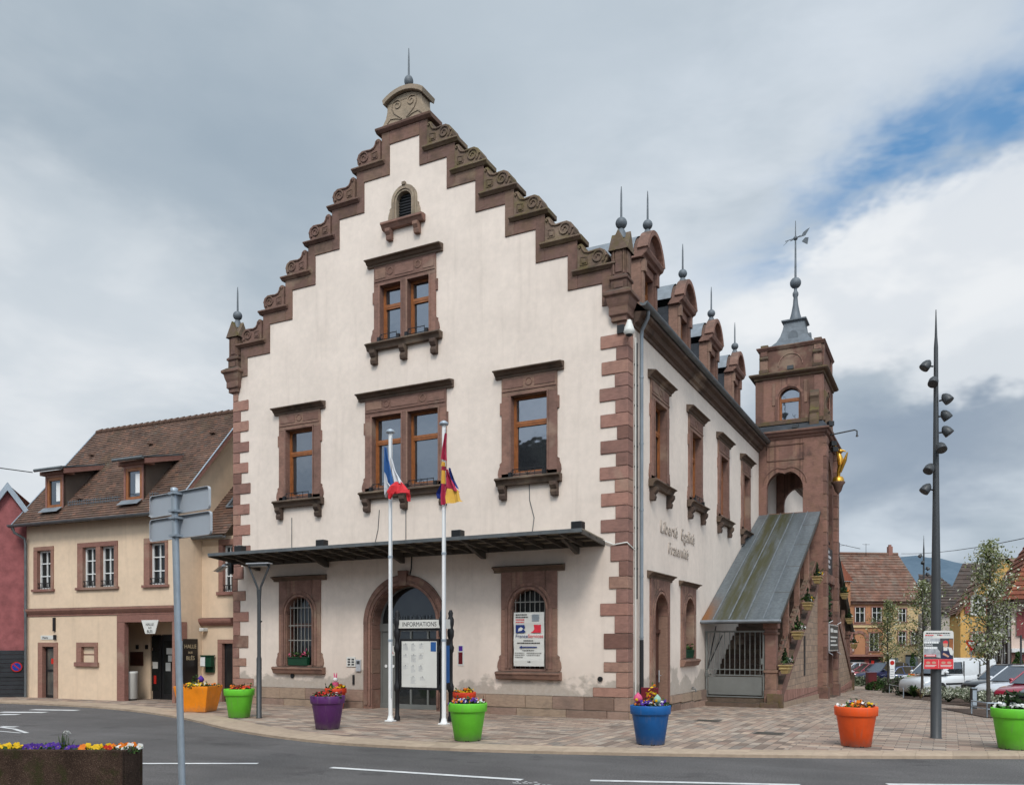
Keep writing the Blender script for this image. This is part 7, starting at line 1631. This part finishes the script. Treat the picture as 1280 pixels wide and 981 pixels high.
# A: long house with orange and straw halves under one old red roof
fA = view_frame(90); A = thing('long_house', (1, 76, -1.8), 'long house with orange and straw halves under an old red tiled roof beyond the square', 'house')
w = MB('far_orange', 'far_yellow', 'cream_stone', 'shop'); w.box(fA, 28, 39.6, -2.6, 6.5, -9.5, 0, 0); w.box(fA, 39.6, 43.75, -2.6, 6.5, -9.5, -.06, 1); w.box(fA, 28, 43.8, 6.2, 6.55, -.05, .25, 2); w.box(fA, 28, 39.55, 3.7, 3.95, -.05, .12, 1); w.box(fA, 28, 39.55, 4.0, 4.12, -.05, .1, 2); w.box(fA, 28, 39.6, .62, .85, -.05, .5, 2); w.box(fA, 28, 39.55, -2.6, .6, -.1, .03, 3)
arch_ring(w, fA, 37.0, .7, 1.0, 2.4, 0, .08, 2, 12, z_foot=.9); w.build('wall', A)
t = MB('tile_far'); tiled(t, fA.P(27.5, 6.45, .5), fA.P(44.2, 6.45, .5), fA.P(43.4, 12.0, -4.9), fA.P(27.5, 12.2, -4.9), 18, lift=.06); tiled(t, fA.P(44.2, 6.45, .5), fA.P(44.2, 6.45, -9.8), fA.P(43.4, 12.0, -4.9), fA.P(43.38, 12.0, -4.9), 10)
t.tube([fA.P(27.5, 12.25, -4.9), fA.P(43.4, 12.05, -4.9)], .16, 8); t.build('roof', A)
for u in (37.2, 39.0): far_win(fA, A, u - .1, 4.3, 1.0, 1.55)
for u in (35.9, 38.6): far_win(fA, A, u, 1.2, 1.0, 1.9)
fA2 = fA.off(0, -.06)
for u, z, w_ in ((41.65, 4.35, .8), (41.65, 1.9, .8), (43.0, 1.9, .9)): far_win(fA2, A, u, z, w_, 1.35)
g = MB('garage', 'black', 'petal_red'); g.box(fA, 42.0, 43.6, -2.6, .62, -.05, .02); g.box(fA, 42.0, 43.6, .62, .8, -.05, .05, 1); g.box(fA, 40.0, 41.2, -2.6, .5, -.05, .02); g.build('garage_door', A)
g = MB('black', 'petal_red', 'glass_dim'); g.box(fA, 35.6, 37.6, -2.2, .3, .03, .05); g.box(fA, 38.1, 39.3, -2.2, .35, .03, .05, 2); g.box(fA, 38.3, 38.6, -1.4, .2, .051, .08, 1); g.build('shop_front', A)
ch = MB('cream_stone'); ch.box(fA, 42.3, 42.75, 11.9, 12.9, -5.2, -4.7); ch.box(fA, 42.4, 42.65, 12.9, 13.1, -5.1, -4.8); ch.build('chimney', A)
m = MB('iron'); at_ = fA
m.tube([fA.P(36.3, 10.8, -3.5), fA.P(36.3, 13.2, -3.5)], .04, 5); m.tube([fA.P(34.2, 12.3, -3.5), fA.P(36.3, 13.0, -3.5), fA.P(38.6, 12.5, -3.5)], .03, 4)
for k in range(7): m.tube([fA.P(35.5 + k * .25, 12.75 + k * .02, -3.8), fA.P(35.5 + k * .25, 12.75 + k * .02, -3.2)], .015, 4)
m.tube([fA.P(39.7, 11.7, -4.6), fA.P(39.7, 13.2, -4.6)], .03, 4); m.tube([fA.P(39.3, 13.1, -4.6), fA.P(40.1, 13.1, -4.6)], .02, 4); m.build('aerial', A)
tu = MB('far_orange', 'tile_red', 'white_paint'); c_ = fA.P(34.9, 0, .6)                    # little corner oriel
tu.lathe((c_[0], c_[1], 7.4), [(.9, -1.4), (.9, 1.2)], 8, 0, False); tu.lathe((c_[0], c_[1], 8.6), [(1.25, -.05), (1.0, .4), (.45, 1.2), (.02, 2.1)], 8, 1, False); tu.lathe((c_[0], c_[1], 8.5), [(1.2, 0), (1.2, .08)], 8, 2, False); tu.build('oriel', A)
def lot(px_off, dep, turn):
    """house plot: off metres right of the street axis at this distance, front turned by `turn` degrees"""
    return Fr((CAM_POS[0] + VD[0] * dep + VR[0] * px_off, CAM_POS[1] + VD[1] * dep + VR[1] * px_off), YAW - math.radians(turn))
# C: grey cream house with dark gabled roof
fC = lot(39.4, 80, 20); Cb = thing('grey_cream_house', (8, 69, -1.6), 'grey cream house with a plain dark brown roof behind the lamp mast', 'house')
w = MB('far_cream'); w.box(fC, 0, 6.5, -2.6, 5.0, -8, 0); w.build('wall', Cb)
t = MB('tile_dark'); tiled(t, fC.P(-.4, 4.9, .5), fC.P(4.4, 4.9, .5), fC.P(1.4, 8.7, -4), fC.P(-.4, 8.9, -4), 14, lift=.06); tiled(t, fC.P(4.4, 4.9, .5), fC.P(6.4, 4.9, -8), fC.P(1.42, 8.7, -4), fC.P(1.4, 8.7, -4), 12); t.build('roof', Cb)
far_win(fC, Cb, 2.7, 2.6, 1.1, 1.5); far_win(fC, Cb, 2.7, .1, 1.1, 1.5)
g = MB('black', 'garage'); g.box(fC, 3.6, 6.4, -2.4, .9, .02, .06); g.box(fC, 3.6, 6.4, .9, 1.15, .0, .5, 1); g.build('shop_front', Cb)
fC2 = lot(47.0, 92, 24); Cc = thing('brown_roofed_house', (12, 82, -2), 'house between the grey cream and ochre houses showing only its dark brown roof', 'house')
w = MB('far_cream'); w.box(fC2, 0, 6, -2.6, 5.5, -8, 0); w.build('wall', Cc); t = MB('tile_dark'); tiled(t, fC2.P(-.3, 5.3, .5), fC2.P(7, 5.3, .5), fC2.P(7, 11.0, -4), fC2.P(2.2, 11.0, -4), 12, lift=.06); t.build('roof', Cc)
# D: ochre gable
fD = lot(31.9, 60, 23); D = thing('ochre_gable_house', (9.5, 47.5, -1.2), 'ochre rendered house with its gable towards the square', 'house')
w = MB('far_ochre'); w.prism(fD, [(0, -2.4), (4.6, -2.4), (4.6, 6.0), (2.6, 7.9), (1.1, 6.1), (0, 4.5)], -9, 0); w.build('wall', D)
t = MB('tile_far'); prof_ = [(-.3, 4.1), (.15, 4.75), (1.15, 6.3), (2.6, 8.2)]
for (a, b), (c_, d_) in zip(prof_, prof_[1:]): tiled(t, fD.P(a, b, .35), fD.P(a, b, -9), fD.P(c_, d_, -9), fD.P(c_, d_, .35), 3, lift=.06); t.poly([fD.P(a, b + .08, .36), fD.P(c_, d_ + .08, .36), fD.P(c_, d_ - .2, .36), fD.P(a, b - .2, .36)], [(0, 1, 2, 3)])
tiled(t, fD.P(5.0, 5.7, .35), fD.P(5.0, 5.7, -9), fD.P(2.6, 8.2, -9), fD.P(2.6, 8.2, .35), 6, lift=.06); tiled(t, fD.P(2.0, 6.6, -1.5), fD.P(7, 6.6, -1.5), fD.P(7, 8.3, -4), fD.P(2.3, 8.3, -4), 6, lift=.06); t.build('roof', D)
far_win(fD, D, 1.1, 4.1, .7, 1.2, 'far_white', 'white_frame', 'shutter_red'); far_win(fD, D, 2.9, 4.2, .7, 1.2, 'far_white', 'white_frame', 'shutter_red'); far_win(fD, D, 1.1, 1.4, .8, 1.3); far_win(fD, D, 2.9, 1.4, .8, 1.3)
g = MB('black', 'glass_dim'); g.box(fD, .3, 4.4, -2.2, .6, .01, .05); g.build('shop_front', D)
# F: pink house with a white half timbered flank
fF = lot(26.05, 44, 23); F = thing('pink_house', (11.5, 31, -.75), 'pink house with red shutters, white half timbered flank and steep red brown roof', 'house')
fE = Fr(fF.P(0, 0, -9)[:2], math.atan2(fF.n[1], fF.n[0]))
w = MB('far_pink', 'cream_stone', 'far_white', 'timber', 'black'); w.face([fF.P(0, -1.8), fF.P(7, -1.8), fF.P(7, 4.4), fF.P(0, 4.4)], 0); w.box(fF, -.02, 7, 1.55, 1.75, -.02, .35, 2); w.box(fF, .0, .35, -1.8, 1.55, .002, .05, 1)
w.face([fE.P(0, -2), fE.P(9, -2), fE.P(9, 4.5), fE.P(0, 4.5)], 2)
for u in (.1, 1.6, 3.1, 4.6, 6.1, 7.6, 8.8): w.box(fE, u, u + .16, .6, 4.4, .003, .03, 3)
for z in (.6, 2.2, 3.7): w.box(fE, 0, 9, z, z + .16, .004, .034, 3)
for u in (1.8, 4.8, 6.3): w.prism(fE, [(u, .7), (u + .16, .7), (u + 1.3, 2.2), (u + 1.14, 2.2)], .003, .03, 3)
w.box(fE, .4, 8.6, -2, .3, .0, .02, 4); w.build('wall', F)
for u in (1.0, 4.0, 7.0):
    for z in (.95, 2.5): far_win(fE, F, u, z, .7, 1.0, 'timber')
t = MB('tile_red', 'timber'); tiled(t, fF.P(-.3, 4.25, .8), fF.P(7.5, 4.25, .8), fF.P(7.5, 8.8, -3.6), fF.P(2.1, 8.8, -3.6), 18, lift=.05); tiled(t, fF.P(-.3, 4.25, -9.2), fF.P(-.3, 4.25, .8), fF.P(2.1, 8.8, -3.6), fF.P(2.1, 8.8, -5), 14, lift=.05)
t.box(fF, 0, 7, 4.1, 4.3, -.1, .8, 1); t.build('roof', F)
for u, z in ((.85, 2.4), (2.3, 2.4), (.85, 0.05), (2.3, .05)): far_win(fF, F, u, z, .5, 1.25, 'shutter_red', 'white_frame', 'shutter_red' if z > 1 else None)
# dark roofed house across the road, which the upper windows mirror
fO = Fr((-16, -27), PI); OH = thing('house_across_the_road', (-6, -33, 0), 'dark brown roofed house across the road, mirrored in the upper windows', 'house')
w = MB('far_cream'); w.box(fO, -32, 6, -.3, 9.7, -9, 0); w.build('wall', OH); t = MB('tile_dark'); tiled(t, fO.P(-32, 9.5, .5), fO.P(6, 9.5, .5), fO.P(6, 16.2, -4.5), fO.P(-32, 16.2, -4.5), 20, lift=.06)
t.build('roof', OH); 
for u in (-24, -13, -3): ch = MB('cream_stone'); ch.box(fO, u, u + .8, 15.0, 17.4, -4.6, -3.9); ch.build('chimney', OH)
# thin lamp post by the pink house
lp = thing('thin_lamp_post', (10.7, 28, -.6), 'thin dark post in front of the pink house', 'street lamp'); m = MB('anthracite'); m.tube([(10.6, 25.6, -.9), (10.6, 25.6, 2.4)], .045, 8); m.build('pole', lp)
# overhead cable over the square
cb = MB('iron'); p0, p1 = Vector(fA.P(43.4, 12.0, -4)), Vector(fF.P(3, 8.2, -3)); cb.tube([p0.lerp(p1, q / 8) - Vector((0, 0, 1.0 * 4 * q / 8 * (1 - q / 8) * .4)) for q in range(9)], .03, 4); o = cb.build('overhead_wire'); tag(o, 'thin dark wire strung between the far roofs before the hill', 'wire')
# wooded hill on the horizon
t = NT('wooded hill with painted haze'); p = t.pos()
c = t.ramp(t.noise(p, .02, 6, .7), [(.3, (.07, .105, .14)), (.7, (.11, .15, .19))]); t.done(c, 1, 0, 0); M['hill'] = t.m  # distance haze painted into the blue grey base colour
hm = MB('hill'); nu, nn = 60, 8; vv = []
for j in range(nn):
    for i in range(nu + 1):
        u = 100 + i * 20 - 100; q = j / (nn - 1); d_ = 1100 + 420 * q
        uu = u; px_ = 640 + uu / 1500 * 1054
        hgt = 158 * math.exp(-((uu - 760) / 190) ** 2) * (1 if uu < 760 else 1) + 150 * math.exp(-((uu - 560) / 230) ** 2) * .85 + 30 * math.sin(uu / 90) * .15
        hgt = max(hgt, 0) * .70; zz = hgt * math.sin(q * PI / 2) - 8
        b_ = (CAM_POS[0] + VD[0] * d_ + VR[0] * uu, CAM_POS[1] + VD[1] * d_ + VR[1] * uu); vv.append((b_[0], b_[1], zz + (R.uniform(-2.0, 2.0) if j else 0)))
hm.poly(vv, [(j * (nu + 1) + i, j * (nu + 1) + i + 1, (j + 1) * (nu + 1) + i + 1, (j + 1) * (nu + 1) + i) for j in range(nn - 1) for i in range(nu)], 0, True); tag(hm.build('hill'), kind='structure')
# street across the square
# , [(-12, 46.2), (-12, 47.0), (34, 47.0), (34, 46.2)], .05, 2); 
# ================================================================== SKY AND SUN
SUN_EL = math.radians(48); sun_dir_az = math.atan2(-.80, .38)                # where the light comes from: behind the viewer
sd_ = Vector((math.cos(SUN_EL) * math.cos(sun_dir_az), math.cos(SUN_EL) * math.sin(sun_dir_az), math.sin(SUN_EL)))
wd = bpy.data.worlds.new('World'); sc.world = wd; wd.use_nodes = True
class WT(NT):
    def __init__(s, w): s.t = w.node_tree
s = WT(wd); bg = s.t.nodes['Background']
sky = s.n('ShaderNodeTexSky', sky_type='NISHITA', sun_disc=False, sun_elevation=SUN_EL, sun_rotation=PI / 2 - sun_dir_az, air_density=1.2, dust_density=.6)
V = s.n('ShaderNodeTexCoord').outputs['Generated']
xyz = s.sep(V)
def dotv(v): return s.n('ShaderNodeVectorMath', {0: V, 1: v}, operation='DOT_PRODUCT').outputs['Value']
az = s.math('ARCTAN2', dotv((VR[0], VR[1], 0)), dotv((VD[0], VD[1], 0)))      # bearing east of the street axis
hz_ = s.math('SQRT', s.math('ADD', s.math('MULTIPLY', xyz[0], xyz[0]), s.math('MULTIPLY', xyz[1], xyz[1])))
el = s.math('ARCTAN2', xyz[2], hz_)
flat = s.n('ShaderNodeCombineXYZ', {0: s.math('MULTIPLY', az, 1.0), 1: s.math('MULTIPLY', el, 1.7), 2: 0.0}).outputs[0]
w1 = s.n('ShaderNodeTexNoise', {'Vector': flat, 'Scale': 2.2, 'Detail': 6, 'Roughness': .6}).outputs['Color']
ws = s.sep(w1)
azw = s.math('ADD', az, s.math('MULTIPLY', s.math('SUBTRACT', ws[0], .5), .34)); elw = s.math('ADD', el, s.math('MULTIPLY', s.math('SUBTRACT', ws[1], .5), .26))
def lobe(a0, e0, ra, re, rot=0.0, sharp=1.0, warp=True):
    da = s.math('SUBTRACT', azw if warp else az, a0); de = s.math('SUBTRACT', elw if warp else el, e0); c_, n_ = math.cos(rot), math.sin(rot)
    x = s.math('DIVIDE', s.math('ADD', s.math('MULTIPLY', da, c_), s.math('MULTIPLY', de, n_)), ra); y = s.math('DIVIDE', s.math('SUBTRACT', s.math('MULTIPLY', de, c_), s.math('MULTIPLY', da, n_)), re)
    d2 = s.math('ADD', s.math('MULTIPLY', x, x), s.math('MULTIPLY', y, y)); return s.math('POWER', 2.718, s.math('MULTIPLY', d2, -1.0))
n_big = s.noise(flat, 1.9, 8, .55, .4); n_fine = s.noise(s.mapped(flat, (1, 1.5, 1)), 5.5, 8, .6, .3)
col = s.ramp(n_big, [(.3, (.345, .42, .495)), (.5, (.42, .495, .565)), (.68, (.55, .61, .665))])
col = s.mix(s.math('MULTIPLY', s.maprange(n_fine, .35, .7, 0, 1, True), .26), col, (.70, .745, .79, 1))
col = s.mix(s.math('MULTIPLY', s.maprange(s.noise(s.mapped(flat, (1, 1.4, 1), (3, 1, 0)), 3.4, 7, .6, .3), .5, .68, 0, 1, True), .45), col, (.30, .375, .46, 1))
def add(f, c, amt): 
    global col
    col = s.mix(s.math('MULTIPLY', f, amt), col, c)
def px2(x, y): a = math.atan((x - 640) / 1054.4); return a, math.atan((804 - y) / 1054.4 * math.cos(a))
def L(x, y, ra, re, **k): a, e = px2(x, y); return lobe(a, e, ra, re, **k)
white = (.80, .835, .87, 1); dark = (.245, .315, .415, 1)
n_puff = s.noise(s.mapped(flat, (1, 1.25, 1), (7, 3, 0)), 4.2, 8, .58, .25)
def puff(f, k=.9, lo=.36, hi=.62): return s.maprange(s.math('ADD', f, s.math('MULTIPLY', s.math('SUBTRACT', n_puff, .5), k)), lo, hi, 0, 1, True)
def wisp(f, k=.9): return s.math('MULTIPLY', f, s.maprange(n_fine, .3, .65, 1 - k, 1.15))
add(L(560, 60, .35, .16), (.47, .545, .615, 1), .7); add(L(250, 190, .22, .11, rot=.2), (.335, .415, .495, 1), .75)
add(puff(s.math('MAXIMUM', L(10, 470, .20, .17), L(150, 440, .16, .09)), .8, .12, .9), (.76, .80, .84, 1), .9)
add(puff(L(60, 300, .18, .09), .9, .2, 1.0), (.66, .715, .765, 1), .7)
add(wisp(L(130, 520, .22, .06)), (.80, .83, .86, 1), .7); add(s.math('MULTIPLY', L(60, 400, .3, .2), s.maprange(n_puff, .36, .60, 1, 0, True)), (.50, .575, .645, 1), .5)
add(L(820, 60, .28, .13), (.55, .625, .70, 1), .6); add(wisp(L(1000, 110, .26, .10, rot=.3), .6), (.66, .73, .81, 1), .75); add(L(1230, 20, .2, .08), (.62, .69, .77, 1), .7)
add(wisp(L(900, 330, .24, .13, rot=.3), .7), (.74, .79, .84, 1), .8); add(puff(L(900, 430, .22, .10, rot=.2), 1.0, .3, .7), (.80, .84, .875, 1), .75)
gap = s.math('MULTIPLY', s.math('MAXIMUM', L(1090, 200, .16, .032, rot=.42), L(1240, 135, .12, .042, rot=.5)), s.maprange(n_fine, .32, .56, .15, 1.15))
blue = s.mix(1, s.mix(1, sky.outputs[0], (.10, .10, .10, 1), 'MULTIPLY'), (.62, .95, 1.12, 1), 'MULTIPLY')
edge = puff(L(1160, 345, .22, .105, rot=.12), .85, .38, .6)
add(edge, (.86, .885, .91, 1), .95)
add(s.math('MULTIPLY', edge, s.maprange(n_puff, .42, .58, 1, 0, True)), (.68, .73, .79, 1), .6)
add(puff(L(1165, 560, .17, .07), .6, .25, .85), dark, .75); add(wisp(L(1010, 560, .10, .08)), (.42, .49, .57, 1), .6); add(wisp(L(1110, 510, .12, .03)), (.37, .44, .54, 1), .5)
add(puff(L(1250, 470, .12, .04), .9, .3, .7), (.78, .82, .86, 1), .8); add(wisp(L(1160, 645, .3, .04)), (.66, .73, .80, 1), .8)
gapc = s.math('MULTIPLY', gap, s.maprange(edge, 0, 1, 1, .1)); col = s.mix(s.math('MULTIPLY', gapc, .95, clamp=True), col, (.15, .33, .60, 1)); col = s.mix(s.math('MULTIPLY', gapc, .2), col, blue)
# brighter cloud towards the hidden sun, dimmer ground haze below
sd_dot = s.n('ShaderNodeVectorMath', {0: V, 1: tuple(sd_)}, operation='DOT_PRODUCT').outputs['Value']
gain = s.math('ADD', 1.0, s.math('MULTIPLY', s.maprange(sd_dot, .15, 1.0, 0, 1, True), 2.3))
col = s.mix(1, col, gain, 'MULTIPLY')
s.t.links.new(col, bg.inputs['Color']); bg.inputs['Strength'].default_value = 1.0
sun = bpy.data.lights.new('sun', 'SUN'); sun.energy = 2.0; sun.angle = math.radians(16); sun.color = (1, .945, .87)
so = bpy.data.objects.new('sun', sun); COL.objects.link(so); so.rotation_euler = sd_.to_track_quat('Z', 'Y').to_euler(); so.location = (0, -20, 40)
